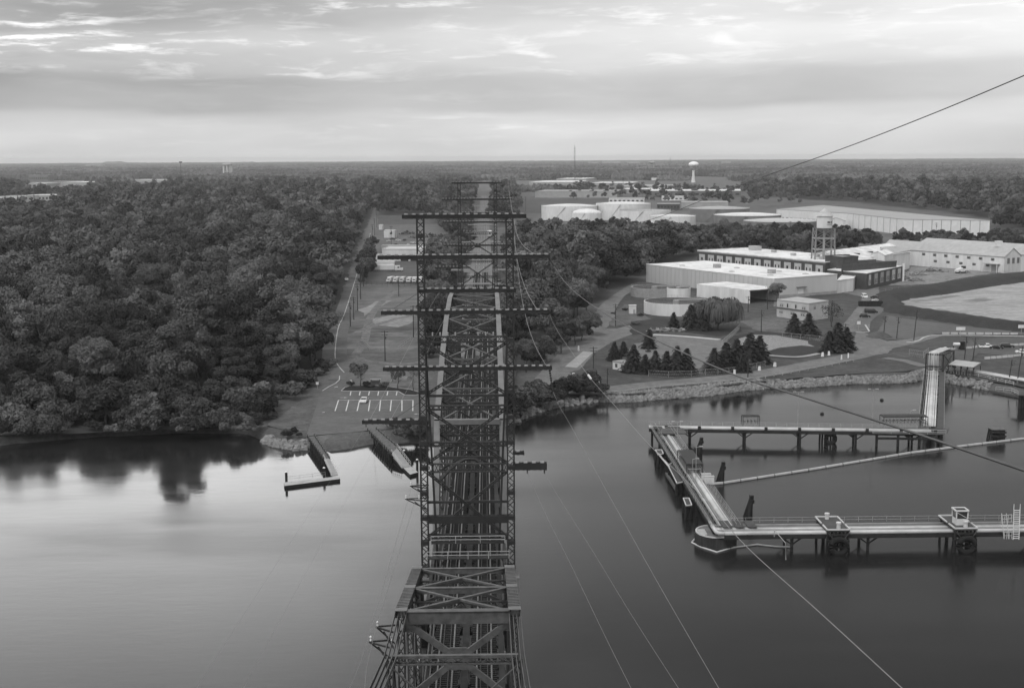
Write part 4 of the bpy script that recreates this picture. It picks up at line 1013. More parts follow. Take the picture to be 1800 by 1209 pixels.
wire('overhead_wire', 'slack wire curving from the woods up to the second arm of the tower', thread([(964, 451), (935, 444), (912, 420), (903, 385), (897, 350), (893, 322)], TY, 385), .03, wire_m)
wire('overhead_wire', 'slack wire curving up from the third arm past the far span', thread([(945, 546), (925, 510), (912, 470), (905, 430), (900, 395)], TY, 385), .03, wire_m)
wire('overhead_wire', 'slack wire curving up from the fourth arm past the far span', thread([(962, 646), (940, 605), (925, 560), (915, 510), (908, 455), (904, 410)], TY, 385), .03, wire_m)
for x0, y0, x1, y1, lab in ((643, 745, 342, 1215, 'outer'), (680, 745, 425, 1215, 'inner')):
    hang(Q(x0, 742, TY), Q(x0 + .5, 750, TY), 'small insulator under the %s end of the long left arm' % lab, r=.12)
    wire('overhead_wire', 'faint %s wire running from the long left arm over the pale water' % lab, [Q(x0, y0 + 5, TY), Q((x0 + x1) / 2 - 6, (y0 + y1) / 2 + 10, 84), Q(x1, y1, 62)], .005, wire_m)
    wire('overhead_wire', '%s wire rising from the long left arm above the parking lot' % lab, [Q(x0, y0 + 5, TY), Q(x0 + 60, 640, 215), Q(x0 + 110, 545, 280), Q(x0 + 150, 480, 385)], .018, wire_m)
for x0, y0, x1, y1, lab in ((651, 1108, 612, 1215, 'lower'), (663, 1098, 640, 1215, 'upper')):
    wire('feeder_cable', 'feeder cable from the foot of the tower along the %s brackets to the frame edge' % lab, [Q(x0 + 72, y0 - 235 if lab == 'upper' else y0 - 250, TY), Q(x0, y0, 92), Q(x1, y1, 60)], .016, wire_m)
wire('guy_wire', 'guy wire from the long left arm up to the column of the tower', [Q(690, 738, TY - .1), Q(744, 703, TY - .1)], .03, wire_d, 'guy wire')
wire('guy_wire', 'guy wire from the tower to the pole in the vacant lot', [Q(740, 512, TY - .1), Q(640, 575, 480)], .03, wire_d, 'guy wire')
# ------------------------------------------------------------------ the oil pier on the right
Vz = lambda p, z: Vector((p[0], p[1], z))
pierT = thing('pipe_pier', 'long pile pier carrying pale pipelines round three sides of the basin', 'pier', (41, 258, 0))
DZ = 3.2
def rail(pts, h=1.05, m=galv, par=pierT, gap=2.6, r=.035, name='handrail'):
    mb = MB()
    for a, c in zip(pts[:-1], pts[1:]):
        a, c = Vector(a), Vector(c); L = (c - a).length; n = max(1, round(L / gap))
        for zz in (h, h * .5): mb.tube(a + Vector((0, 0, zz)), c + Vector((0, 0, zz)), r, 5)
        for k in range(n + 1): p = a.lerp(c, k / n); mb.tube(p, p + Vector((0, 0, h)), r, 5)
    return mb.build(name, m, par)
def bent(p, d, w, n=2, top=DZ - .7, brace=True, knee=None):
    """a row of piles under the deck: p centre, d unit vector across the deck"""
    mb = MB(); d = Vector((d[0], d[1], 0)).normalized(); e = Vector((-d.y, d.x, 0))
    for k in range(n):
        q = Vector((p[0], p[1], 0)) + d * (w * (k / (n - 1) - .5)); mb.tube(Vz(q, -3), Vz(q, top), .28, 8)
        for s in (-1, 1): mb.beam(Vz(q, top - 1.3), Vz(q + e * s * 1.8, top), .2, .24)
    a, c = Vector((p[0], p[1], 0)) - d * w * .6, Vector((p[0], p[1], 0)) + d * w * .6; mb.beam(Vz(a, top + .15), Vz(c, top + .15), .4, .4)
    return mb.build('pile_bent', wood_d, pierT)
gratem = mat('steel grating deck', .055, .8, .3, 1.2, scale2=.3)
# along the basin's far side (leg from the corner to the shore arm)
A0, A1 = Vector((39.6, 307.5, 0)), P(1634, 757, 3.3); A1.z = 0; da = (A1 - A0).normalized(); na = Vector((-da.y, da.x, 0))
for s, w in ((-1.5, .35), (1.5, .35)): MB().beam(Vz(A0 + na * s, DZ - .45), Vz(A1 + na * s, DZ - .45), w, .75).build('girder', steel_dark, pierT)
MB().beam(Vz(A0 + na * 1.9, DZ + .02), Vz(A1 + na * 1.9, DZ + .02), 1.3, .12).build('walkway', gratem, pierT)
rail([Vz(A0 + na * 2.5, DZ), Vz(A1 + na * 2.5, DZ)]); rail([Vz(A0 + na * 1.35, DZ), Vz(A1 + na * 1.35, DZ)], 1.0)
for o, r in ((-1.35, .42), (-.35, .24), (.35, .2), (.85, .16)):
    MB().tube(Vz(A0 + na * o, DZ + .25), Vz(A1 + na * o, DZ + .25), r, 10).build('pipe', pipe_w if r > .3 else pipe_g, pierT, smooth=True)
for k in range(9):
    q = A0 + da * (4 + k * 8.0); mb = MB(); mb.beam(Vz(q - na * 2.0, DZ - .02), Vz(q + na * 1.2, DZ - .02), .5, .3); mb.box(q.x - .35, q.x + .35, q.y - 2.0, q.y - 1.7, DZ - .5, DZ + .8); mb.build('pipe_saddle', steel_dark, pierT)
for k in range(5): q = A0 + da * (10 + k * 13.2); bent(q, na, 3.4)
# the long leg coming towards the viewer
x0, x1, y0, y1 = 39.9, 44.9, 220.2, 307.0
for x in (x0 + .3, x1 - .3): MB().beam((x, y0, DZ - .45), (x, y1, DZ - .45), .35, .75).build('girder', steel_dark, pierT)
MB().box(x0, x0 + 1.1, y0, y1, DZ - .04, DZ + .05).build('walkway', gratem, pierT)
for x in (x0, x0 + 1.15, x1, x1 - .7): rail([(x, y0, DZ), (x, y1, DZ)])
MB().box(x1 - .65, x1 - .05, y0, y1, DZ - .1, DZ + .0).build('walkway', gratem, pierT)
for x, r, m_ in ((41.5, .2, pipe_w), (42.0, .17, pipe_g), (42.75, .46, pipe_w), (43.5, .2, pipe_w), (43.95, .13, pipe_g)):
    MB().tube((x, y0 + 1, DZ + .3), (x, y1 - 1.5, DZ + .3), r, 10).build('pipe', m_, pierT, smooth=True)
for k in range(15): y = y0 + 3 + k * 5.9; MB().box(x0, x1, y - .15, y + .15, DZ - .35, DZ - .06).build('cross_beam', steel_dark, pierT)
for k in range(7): bent((42.4, y0 + 6 + k * 13.5), (1, 0), 4.0)
MB().box(41.0, 47.2, 295.5, 301.8, DZ + .75, DZ + .9).build('platform', gratem, pierT); rail([(41.1, 295.5, DZ + .9), (47.2, 295.5, DZ + .9)])
MB().box(40.3, 46.8, 302.4, 306.8, DZ + .55, DZ + .62).build('platform', gratem, pierT)
# pipe manifold over the middle of the leg
def machine(x0, x1, y0, y1, z, label):
    t = thing('pipe_manifold', label, 'machinery', ((x0 + x1) / 2, (y0 + y1) / 2, z))
    mb = MB()
    for x in (x0, x1):
        for y in (y0, y1): mb.beam((x, y, z), (x, y, z + 2.4), .14)
    for y in (y0, y1): mb.beam((x0, y, z + 2.4), (x1, y, z + 2.4), .14)
    for x in (x0, x1): mb.beam((x, y0, z + 2.4), (x, y1, z + 2.4), .14)
    mb.build('frame', steel_dark, t)
    MB().box(x0 + .1, x1 - .1, y0 + .1, y1 - .1, z + 2.48, z + 2.55).build('roof', steel_dark, t)
    n = int((y1 - y0 if y1 - y0 > x1 - x0 else x1 - x0) / .9)
    for k in range(n):
        if y1 - y0 > x1 - x0: a, c = (x0 + .3, y0 + .6 + k * .9), (x1 - .3, y0 + .6 + k * .9)
        else: a, c = (x0 + .6 + k * .9, y0 + .3), (x0 + .6 + k * .9, y1 - .3)
        MB().path([(a[0], a[1], z + .4), (a[0], a[1], z + 1.3), (c[0], c[1], z + 1.3), (c[0], c[1], z + .4)], .16, 7).build('pipe', pipe_g, t)
    return t
machine(41.2, 44.5, 258, 271, DZ + .2, 'dark framed pipe manifold half way along the near-running leg of the pier')
machine(96.6, 107.4, 304.2, 307.4, DZ + .2, 'row of bent pipes in a dark frame where the pier meets the shore arm')
machine(62.7, 66.8, 307, 309, DZ + .1, 'small valve skid on the far walkway of the pier')
for k, (xx, yy) in enumerate(((44.6, 254.3), (44.9, 252.2))):
    t = thing('control_box', 'pale equipment locker on the pier beside the manifold' if k == 0 else 'second pale locker on the pier nearer the viewer', 'locker', (xx, yy, DZ))
    MB().box(xx - .9, xx + .9, yy - .55, yy + .55, DZ + .1, DZ + 1.5).build('cabinet', white_p, t); MB().box(xx - 1, xx + 1, yy - .6, yy + .6, DZ + 1.503, DZ + 1.6).build('lid', grey_roof, t)
# side stages hanging on the outer face of the leg
def stage(pts, z, label, nposts=4, railm=light_rail):
    c = sum((Vector(p) for p in pts), Vector((0, 0))) / len(pts); t = thing('fender_platform', label, 'platform', (c.x, c.y, 0))
    MB().prism([tuple(p) for p in pts], z - .25, z).build('deck', gratem, t)
    q = [Vector((p[0], p[1], z)) for p in pts]
    mb = MB()
    for a, b_ in zip(q, q[1:] + q[:1]): mb.beam(a + Vector((0, 0, .1)), b_ + Vector((0, 0, .1)), .18, .2)
    mb.build('edge_rail', railm, t)
    for i, p in enumerate(q):
        e = p.lerp(Vector((c.x, c.y, z)), .18); MB().tube((e.x - .2, e.y, -3), (e.x, e.y, z - .25), .3, 8).build('pile', wood_d, t)
        e2 = p.lerp(Vector((c.x, c.y, z)), .4); MB().tube((e2.x + .8, e2.y - .6, -3), (e2.x, e2.y, z - .25), .26, 8).build('pile', wood_d, t)
    return t
def W2(px, py, z): p = P(px, py, z); return Vector((p.x, p.y))
stage([W2(1152, 791, 2.8), W2(1163, 791, 2.8), W2(1166, 798, 2.8), W2(1157, 800, 2.8)], 2.8, 'small outer pile stage high on the leg of the pier')
stage([W2(1174, 818, 2.8), W2(1186, 812, 2.8), W2(1206, 846, 2.8), W2(1190, 850, 2.8)], 2.8, 'long outer stage with a pale edge beside the manifold')
stage([W2(1201, 876, 2.8), W2(1211, 876, 2.8), W2(1216, 888, 2.8), W2(1206, 889, 2.8)], 2.8, 'small outer pile stage nearest the round dolphin')
tag(MB().beam(P(1171, 832, .8), P(1190, 862, .8), .5, .5).build('fender_beam', wood_g), 'floating timber fender beam outside the long stage', 'fender')
tag(MB().beam(P(1157, 797, 2.7), P(1176, 820, 2.9), .35, .2).build('gangway', light_rail), 'narrow pale gangway between the two upper outer stages', 'gangway')
# round timber-faced dolphin at the corner
cx_, cy_ = P(1258, 934, 2.2).x, P(1258, 934, 2.2).y
n = 40; st_ = [(cx_ + 3.5 * math.cos(2 * math.pi * k / n), cy_ + 3.9 * math.sin(2 * math.pi * k / n)) for k in range(n)]
t = thing('round_dolphin', 'rounded timber-faced dolphin with a pale rim at the near corner of the pier', 'dolphin', (cx_, cy_, 0))
MB().prism(st_, -3, 2.05).build('core', wood_d, t)
for k in range(n):
    a, c = Vector(st_[k]), Vector(st_[(k + 1) % n]); p = (a + c) / 2; o = (p - Vector((cx_, cy_))).normalized() * .12
    MB().beam((p.x + o.x, p.y + o.y, -2.5), (p.x + o.x, p.y + o.y, 1.95), .55, .25, (o.x, o.y, 0)).build('timber', mat('tarred dolphin timber', .035, .9, .6, .8, stretch=(1, 1, .2)), t)
MB().prism([(cx_ + (x - cx_) * .97, cy_ + (y - cy_) * .97) for x, y in st_], 2.05, 2.17).build('deck', conc_d, t)
mb = MB()
for k in range(n): a, c = st_[k], st_[(k + 1) % n]; mb.beam((a[0], a[1], 2.25), (c[0], c[1], 2.25), .22, .22)
mb.build('rim', light_rail, t)
mb = MB(); mb.box(cx_ - 3.2, cx_ - 2.4, cy_ - 2.2, cy_ + .5, 2.2, 2.25)
for k in range(7): mb.beam((cx_ - 3.3, cy_ - 2.0 + k * .45, 2.35), (cx_ - 1.9, cy_ - 2.0 + k * .45, 2.35), .1, .3)
mb.build('grating', light_rail, t)
# near leg running out of the frame to the right
D0, D1 = P(1268, 930, 3.3), P(1900, 942, 3.3); D0 = Vector((D0.x, D0.y, 0)); D1 = Vector((D1.x, D1.y, 0)); D1.y = D0.y; dd = (D1 - D0).normalized(); nn = Vector((-dd.y, dd.x, 0))
for s in (-3.0, 0, 3.2): MB().beam(Vz(D0 + nn * s, DZ - .45), Vz(D1 + nn * s, DZ - .45), .35, .75).build('girder', steel_dark, pierT)
MB().beam(Vz(D0 + nn * 3.3, DZ + .03), Vz(D1 + nn * 3.3, DZ + .03), 1.2, .1).build('walkway', gratem, pierT)
rail([Vz(D0 + nn * 3.9, DZ), Vz(D1 + nn * 3.9, DZ)])
for o, r, m_ in ((-2.9, .36, pipe_w), (-1.7, .24, pipe_g), (-.5, .26, pipe_w), (.5, .18, pipe_g), (1.4, .2, mat('dull dark pipe', .12, .5, .2, .5)), (2.1, .16, pipe_g)):
    p0, p1 = Vz(D0 + nn * o, DZ + .2), Vz(D1 + nn * o, DZ + .2)
    MB().tube(p0, p1, r, 10).build('pipe', m_, pierT, smooth=True)
    MB().path([p0, p0 + Vector((-.9, .15, 0)), p0 + Vector((-1.25, .7, 0)), p0 + Vector((-1.4, 4.5, .1))], r, 8).build('pipe', m_, pierT, smooth=True)
for k in range(11): q = D0 + dd * (4 + k * 5.6); MB().beam(Vz(q - nn * 3.3, DZ - .12), Vz(q + nn * 3.2, DZ - .12), .35, .24).build('cross_beam', steel_dark, pierT)
for k in range(4): q = D0 + dd * (12 + k * 13.5 + (4 if k > 1 else 0)); bent(q, nn, 5.4)
for x in (42.4, 44.6, 46.8): MB().box(x - .8, x + .8, D0.y - 1.0 + 0, D0.y + 3.2, DZ + .7, DZ + .78).build('platform', gratem, pierT)
mb = MB(); p = P(1361, 951, 3); q = P(1361, 939, 4)
mb.path([Vz(q, DZ + .4), Vz(q, DZ + 1.6), Vector((q.x + .5, q.y - 6.2, DZ + 1.2)), Vector((q.x + .6, q.y - 6.4, 1.5))], .07, 6); mb.build('ladder', galv, pierT)
# mooring platforms with fenders on the near leg
def mooring(px, label, booth=False):
    xm = P(px + 6, 930, 4.0).x; z = 4.3; y0, y1 = D0.y - 4.6, D0.y + 3.6
    t = thing('mooring_platform', label, 'mooring platform', (xm, D0.y, 0), 'mooring platforms on the near leg')
    MB().box(xm - 2.0, xm + 2.0, y0, y1, z - .3, z).build('deck', gratem, t)
    mb = MB()
    for p0, p1 in (((xm - 2, y0), (xm + 2, y0)), ((xm - 2, y1), (xm + 2, y1)), ((xm - 2, y0), (xm - 2, y0 + 3)), ((xm - 2, y0 + 4), (xm - 2, y1)), ((xm + 2, y0), (xm + 2, y0 + 3)), ((xm + 2, y0 + 4), (xm + 2, y1))):
        mb.beam((p0[0], p0[1], z + .1), (p1[0], p1[1], z + .1), .22, .22)
    mb.build('edge_rail', light_rail, t)
    for k in range(6):
        for y in (y0 + .5, y1 - .7): x = xm - 1.7 + .68 * k; MB().tube((x + (.5 if k % 2 else -.5), y - .4, -3), (x, y, z - .3), .24, 8).build('pile', wood_d, t)
    for z_ in (1.2, 2.3, 3.4): MB().beam((xm - 2.0, y0 + .1, z_), (xm + 2.0, y0 + .1, z_), .3, .35).build('waler', wood_d, t)
    mb = MB(); mb.path([(xm + 1.4 * math.cos(u), y0 - .55, 1.5 + 1.3 * math.sin(u)) for u in np.linspace(0, 6.283, 19)], .5, 9); mb.build('fender_tyre', rubber, t)
    for s in (-1, 1): MB().path([(xm - 1.9 * s, y0, z - .4), (xm - .6 * s, y0 - .5, 2.4)], .05, 5).build('fender_chain', steel_mid, t)
    for k, (bx, by) in enumerate(((xm + .3, y0 + 1.2), (xm - .2, y1 - 1.2))):
        if booth and k: continue
        MB().lathe((bx, by, z), [(.02, 0), (.38, 0), (.34, .75), (.46, .8), (.46, 1.1), (.02, 1.2)], 12).build('bollard', mat('bollard paint', .5, .6, .1, 1), t)
    if booth:
        w = 1.0; yb = D0.y - 1.4
        b = thing('lookout_booth', 'white lookout booth with open window band standing on the mooring platform', 'booth', (xm, yb, z))
        MB().box(xm - w, xm + w, yb - w, yb + w, z, z + 1.15).build('lower_wall', white_p, b)
        for sx in (-1, 1):
            for sy in (-1, 1): MB().box(xm + sx * w - .09, xm + sx * w + .09, yb + sy * w - .09, yb + sy * w + .09, z + 1.153, z + 2.5).build('post', white_p, b)
        mb = MB()
        for p0, p1 in (((-1, -1), (1, -1)), ((1, -1), (1, 1)), ((1, 1), (-1, 1)), ((-1, 1), (-1, -1))): mb.beam((xm + p0[0] * w * 1.1, yb + p0[1] * w * 1.1, z + 2.62), (xm + p1[0] * w * 1.1, yb + p1[1] * w * 1.1, z + 2.62), .22, .22)
        mb.build('roof_frame', white_p, b); MB().box(xm - w, xm + w, yb - w, yb + w, z + 2.5, z + 2.56).build('roof', steel_dark, b)
        MB().box(xm - w + .12, xm + w - .12, yb - w + .02, yb - w + .05, z + 1.16, z + 2.48).build('pane', glass, b); MB().box(xm - w + .02, xm - w + .05, yb - w + .12, yb + w - .12, z + 1.16, z + 2.48).build('pane', glass, b)
        MB().beam((xm - w + .1, yb - w - .06, z + 2.3), (xm + w - .1, yb - w - .06, z + 1.3), .08).build('brace', white_p, b)
    return t
mooring(1464, 'mooring platform with two bollards on the near leg'); mooring(1690, 'mooring platform with a white booth on the near leg', True)
# white steel stair tower at the right edge
q = P(1786, 945, 3.5)
t = thing('stair_tower', 'white steel gangway stair with handrails at the end of the near leg in view', 'stairs', (q.x, q.y, DZ))
for sx in (-.5, .5): MB().beam((q.x + sx, q.y, DZ), (q.x + 1.0 + sx, q.y + 2.6, DZ + 4.6), .12, .3).build('stringer', light_rail, t)
for k in range(14): u = (k + .5) / 14; MB().box(q.x + u - .5, q.x + u + .5, q.y + 2.6 * u - .15, q.y + 2.6 * u + .15, DZ + 4.6 * u, DZ + 4.6 * u + .08).build('tread', light_rail, t)
rail([(q.x - .55, q.y, DZ), (q.x + .45, q.y + 2.6, DZ + 4.6)], 1.0, light_rail, t, 1.2, .05); rail([(q.x + .55, q.y, DZ), (q.x + 1.55, q.y + 2.6, DZ + 4.6)], 1.0, light_rail, t, 1.2, .05)
for sx in (-1.9, -1.1): MB().tube((q.x + sx, q.y + .4, DZ), (q.x + sx - .4, q.y + 1.0, DZ + 4.4), .07, 6).build('post', light_rail, t)
rail([(q.x - 2.3, q.y + 1.0, DZ + 2.6), (q.x - .3, q.y + 1.6, DZ + 2.6)], 1.4, light_rail, t, .8, .05)
rail([(q.x - 1.9, q.y + .4, DZ), (q.x - .6, q.y + .4, DZ)], 1.2, light_rail, t, .5, .05)
# arm from the basin to the shore, with the pipes looping over at the land end
B0, B1 = P(1634, 752, 3.3), P(1641, 653, 3.3); B0.z = B1.z = 0; db = (B1 - B0).normalized(); nb = Vector((db.y, -db.x, 0))
for s in (-2.4, 0.2, 2.4): MB().beam(Vz(B0 + nb * s, DZ - .45), Vz(B1 + nb * s, DZ - .45), .35, .7).build('girder', steel_dark, pierT)
MB().beam(Vz(B0 + nb * 2.5, DZ + .05), Vz(B1 + nb * 2.5, DZ + .05), 1.6, .12).build('walkway', gratem, pierT)
rail([Vz(B0 + nb * 3.3, DZ), Vz(B1 + nb * 3.3, DZ)]); rail([Vz(B0 - nb * 2.7, DZ), Vz(B1 - nb * 2.7, DZ)]); rail([Vz(B0 - nb * 1.9, DZ), Vz(B1 - nb * 1.9, DZ)])
for o, r in ((-1.35, .22), (-.72, .26), (0.0, .5), (.68, .24), (1.2, .2)):
    e = B1 + nb * o; k_ = (o + 1.4) * .5
    pts = [Vz(B0 + nb * o + db * 1.5, DZ + .3), Vz(e - db * 3, DZ + .3)]
    MB().tube(pts[0], pts[1], r, 10).build('pipe', pipe_w, pierT, smooth=True)
    tp = [Vz(e - db * 3.0, DZ + .3), Vz(e - db * 1.3, DZ + .4), Vz(e - db * .9, DZ + .9), Vz(e - db * .8, DZ + 5.2), Vz(e - db * .6, DZ + 5.8), Vz(e - db * .1, DZ + 6.0), Vz(e + db * .6 + nb * .3, DZ + 6.0), Vz(e + db * 10 + nb * 3.2, DZ + 6.0), Vz(e + db * 11 + nb * 3.6, DZ + 5.4), Vz(e + db * 11.2 + nb * 3.7, 2.6)]
    MB().path(tp, r * 1.05, 10).build('pipe', pipe_w, pierT, smooth=True)
mb = MB()
for y in (.2, 9.5):
    for s in (-2.4, 2.6): q = B1 + db * y + nb * (s + y * .33); mb.beam(Vz(q, 1.2), Vz(q, DZ + 5.5), .3)
    a, c = B1 + db * y + nb * (-2.4 + y * .33), B1 + db * y + nb * (2.6 + y * .33); mb.beam(Vz(a, DZ + 5.4), Vz(c, DZ + 5.4), .3)
for z in (DZ + 1.9,): mb.beam(Vz(B1 - nb * 2.2 - db * 1.3, z), Vz(B1 + nb * 2.2 - db * 1.3, z), .3)
for s in (2.6,): mb.beam(Vz(B1 + nb * (s + .1), DZ + 5.4), Vz(B1 + db * 9.5 + nb * (s + 3.2), 3.4), .18); mb.beam(Vz(B1 + nb * (s + .1), DZ), Vz(B1 + db * 9.5 + nb * (s + 3.2), DZ + 5.4), .18); mb.beam(Vz(B1 + nb * (s + .1), DZ + 5.4), Vz(B1 + db * 9.5 + nb * (s + 3.2), DZ + 5.4), .2)
mb.build('pipe_frame', steel_dark, pierT)
for k in range(15): q = B0 + db * (4 + k * 6.4); MB().beam(Vz(q - nb * 2.6, DZ - .12), Vz(q + nb * 2.6, DZ - .12), .3, .24).build('cross_beam', steel_dark, pierT)
for k in range(6): bent(B0 + db * (2 + k * 16), nb, 4.6)
MB().prism([(p.x, p.y) for p in (A1 - da * 14 - na * 3.6, A1 + da * 3.2 - na * 3.6, A1 + da * 5.5 + na * 3.4, A1 - da * 14 + na * 3.4)], DZ - .05, DZ + .02).build('platform', gratem, pierT)
rail([Vz(A1 - da * 14 - na * 3.6, DZ), Vz(A1 + da * 3 - na * 3.6, DZ)], par=pierT, m=light_rail, gap=4)
mb = MB()
for k in range(4): mb.beam(Vz(A1 - da * (13 - k * 5) - na * 3.2, -2.5), Vz(A1 - da * (13 - k * 5) - na * 3.2, DZ - .1), .5)
mb.beam(Vz(A1 - da * 13 - na * 3.3, 2.0), Vz(A1 + da * 2 - na * 3.3, 2.0), .4, .5); mb.build('pile_bent', wood_d, pierT)
# tyre fender under the far walkway
q = P(1455, 770, 1.2)
t = thing('tyre_fender', 'cluster of piles with a hanging tyre fender under the far leg', 'fender', (q.x, q.y, 0))
for k in range(6): MB().tube((q.x - 1.8 + k * .7, q.y + .9 + .4 * (k % 2), -3), (q.x - 1.6 + k * .65, q.y + 1.2, 2.9), .24, 8).build('pile', wood_d, t)
MB().path([(q.x + .6 + 1.2 * math.cos(u), q.y - .2, 1.1 + 1.1 * math.sin(u)) for u in np.linspace(0, 6.283, 19)], .5, 9).build('fender_tyre', rubber, t)
MB().box(q.x - 2.4, q.x + 2.4, q.y + .3, q.y + 2, 2.9, 3.1).build('platform', gratem, t)
# lamp masts on the pier
def mast(px, py0, py1, label, double=True):
    b_ = P(px, py0, DZ); h = (py0 - py1) * (b_ - Vector((0, 0, H))).length / F
    t = thing('lamp_mast', label, 'lamp mast', (b_.x, b_.y, DZ), 'slim lamp masts on the pier')
    MB().tube((b_.x, b_.y, DZ - 1), (b_.x, b_.y, DZ + h), .09, 7, .05).build('pole', galv, t)
    for s in ((-1, 1) if double else (1,)):
        MB().tube((b_.x, b_.y, DZ + h - .1), (b_.x + s * .7, b_.y, DZ + h + .1), .05, 6).build('bracket', galv, t)
        MB().box(b_.x + s * .95 - .35, b_.x + s * .95 + .35, b_.y - .2, b_.y + .2, DZ + h, DZ + h + .2).build('lamp_head', mat('lamp housing', .3, .5, .2, 1), t)
mast(1190, 788, 741, 'lamp mast near the far corner of the pier'); mast(1223, 852, 785, 'lamp mast in the middle of the near-running leg', False); mast(1217, 850, 806, 'short lamp mast beside the manifold', False)
mast(1402, 752, 690, 'lamp mast on the far leg of the pier'); mast(1533, 748, 686, 'lamp mast near the end of the far leg'); mast(1600, 742, 722, 'short lamp mast over the row of bent pipes', False)
# mooring dolphins
def dolphin(px, py, hpx, label, big=False):
    b_ = P(px, py, 0); h = hpx * (b_ - Vector((0, 0, H))).length / F * 1.03
    t = thing('pile_dolphin', label, 'dolphin', (b_.x, b_.y, 0), None if big else 'leaning pile dolphins inside the basin')
    if not big:
        for dx, dy in ((.45, 0), (-1.6, .2), (-.5, -1.2), (0.1, 1.0), (-1.0, -.6)): MB().tube((b_.x + dx, b_.y + dy, -2.5), (b_.x + .45 + dx * .12, b_.y + dy * .15, h * (1 if dx > .3 else .84)), .3, 8, .27).build('pile', wood_d, t)
        MB().box(b_.x + .0, b_.x + .95, b_.y - .5, b_.y + .5, h * .66, h * .82).build('lashing', mat('wire lashing', .012, .7, .3, 2), t)
        MB().box(b_.x + .1, b_.x + .85, b_.y - .4, b_.y + .4, h * .86, h * 1.02).build('cap', black, t)
    else:
        for k in range(5):
            for j in range(3): MB().tube((b_.x - 1.6 + k * .8 - (.6 if k == 0 else 0), b_.y + j * 1.3 - .4, -2.5), (b_.x - 1.45 + k * .72, b_.y + j * 1.0, h), .22, 8).build('pile', wood_d, t)
        for z in (h * .45, h * .8): MB().beam((b_.x - 1.75, b_.y - .45, z), (b_.x + 1.8, b_.y - .45, z), .3, .4).build('waler', wood_d, t)
        MB().box(b_.x - 1.7, b_.x + 1.75, b_.y - .5, b_.y + 2.3, h, h + .2).build('cap', wood_g, t)
dolphin(1229, 796, 26, 'pile dolphin half hidden behind the corner of the pier'); dolphin(1267, 848, 35, 'pile dolphin touching the floating boom'); dolphin(1316, 908, 36, 'pile dolphin closest to the near leg'); dolphin(1754, 775, 18, 'broad framed timber dolphin at the right of the basin', True)
# floating boom
bm = thing('floating_boom', 'pale floating boom stretched across the basin from the pier', 'boom', (60, 255, 0))
BP = [P(a, c, .15) for a, c in ((1246, 851), (1271, 849), (1330, 840), (1420, 826), (1510, 811), (1600, 796), (1700, 783), (1800, 771), (1920, 760))]
seg = []
for a, c in zip(BP[:-1], BP[1:]):
    k = max(1, round((c - a).length / 4.6))
    for j in range(k): seg.append((a.lerp(c, j / k), a.lerp(c, (j + 1) / k)))
for a, c in seg:
    d = (c - a); MB().tube(a + d * .03, c - d * .03, .36, 8).build('float', mat('boom float', .33, .7, .15, 1), bm); MB().tube(a - d * .03, a + d * .03, .2, 6).build('coupling', black, bm)
bm2 = thing('containment_boom', 'thin pale boom looped round the foot of the rounded dolphin', 'boom', (43, 206, 0))
BP2 = [P(a, c, .12) for a, c in ((1227, 940), (1216, 953), (1232, 961), (1260, 970), (1288, 962), (1308, 959.5), (1331, 956.5), (1362, 960), (1389, 961))]
for a, c in zip(BP2[:-1], BP2[1:]): MB().tube(a, c, .15, 7).build('float', light_rail, bm2)
# little buoys in the basin
for a, c, l in ((1550, 703, 'small dark float on the water inside the basin'), (1445, 727, 'tiny dark float on the water before the riprap')):
    p = P(a, c, .1); tag(MB().lathe(p, [(.02, -.2), (.5, -.1), (.55, .15), (.3, .4), (.02, .45)], 10).build('buoy', black), l, 'buoy')
# pile cluster and footbridge at the shore by the right edge
q = P(1803, 704, 2)
t = thing('shore_platform', 'timber pile platform with pale rails at the right edge of the shore', 'platform', (q.x, q.y, 0))
for k in range(7): MB().tube((q.x - 2.2 + k * .9, q.y - 1 + .7 * (k % 3), -2.5), (q.x - 2 + k * .9, q.y - .8 + .7 * (k % 3), 3.6), .35, 8).build('pile', wood_d, t)
MB().box(q.x - 2.8, q.x + 5, q.y - 1.4, q.y + 3, 3.6, 3.8).build('deck', gratem, t); rail([(q.x - 2.8, q.y - 1.4, 3.8), (q.x - 2.8, q.y + 3, 3.8), (q.x - 6, q.y + 6, 3.8)], 1.1, light_rail, t)
# ------------------------------------------------------------------ boat-ramp piers on the left
def boardwalk(pts_l, pts_r, z, label, posts=True):
    t = thing('boat_ramp_pier', label, 'pier', (P(*pts_l[0], z).x, P(*pts_l[0], z).y, 0)); L = [P(a, c, z) for a, c in pts_l]; R = [P(a, c, z) for a, c in pts_r]
    mb = MB(); mb.prism([(p.x, p.y) for p in L] + [(p.x, p.y) for p in R[::-1]], z - .3, z); mb.build('deck', wood_g, t)
    for S_ in (L, R):
        for a, c in zip(S_[:-1], S_[1:]):
            k = max(2, int((c - a).length / 2.4))
            for j in range(k + 1):
                p = a.lerp(c, j / k); MB().tube((p.x, p.y, -2.5), (p.x, p.y, z + .5), .2, 7).build('pile', wood_d, t)
    mb = MB()
    for S_ in (L, R):
        for a, c in zip(S_[:-1], S_[1:]): mb.beam(a + Vector((0, 0, .35)), c + Vector((0, 0, .35)), .22, .22)
    mb.build('edge_beam', wood_g, t); return t
lp = boardwalk([(541, 767), (569, 806)], [(553, 766), (579, 805)], 2.0, 'narrow timber pier on piles beside the boat ramp, left of the planks')
rp = boardwalk([(647, 756), (688, 797)], [(662, 754), (699, 786)], 2.0, 'narrow timber pier along the other side of the boat ramp')
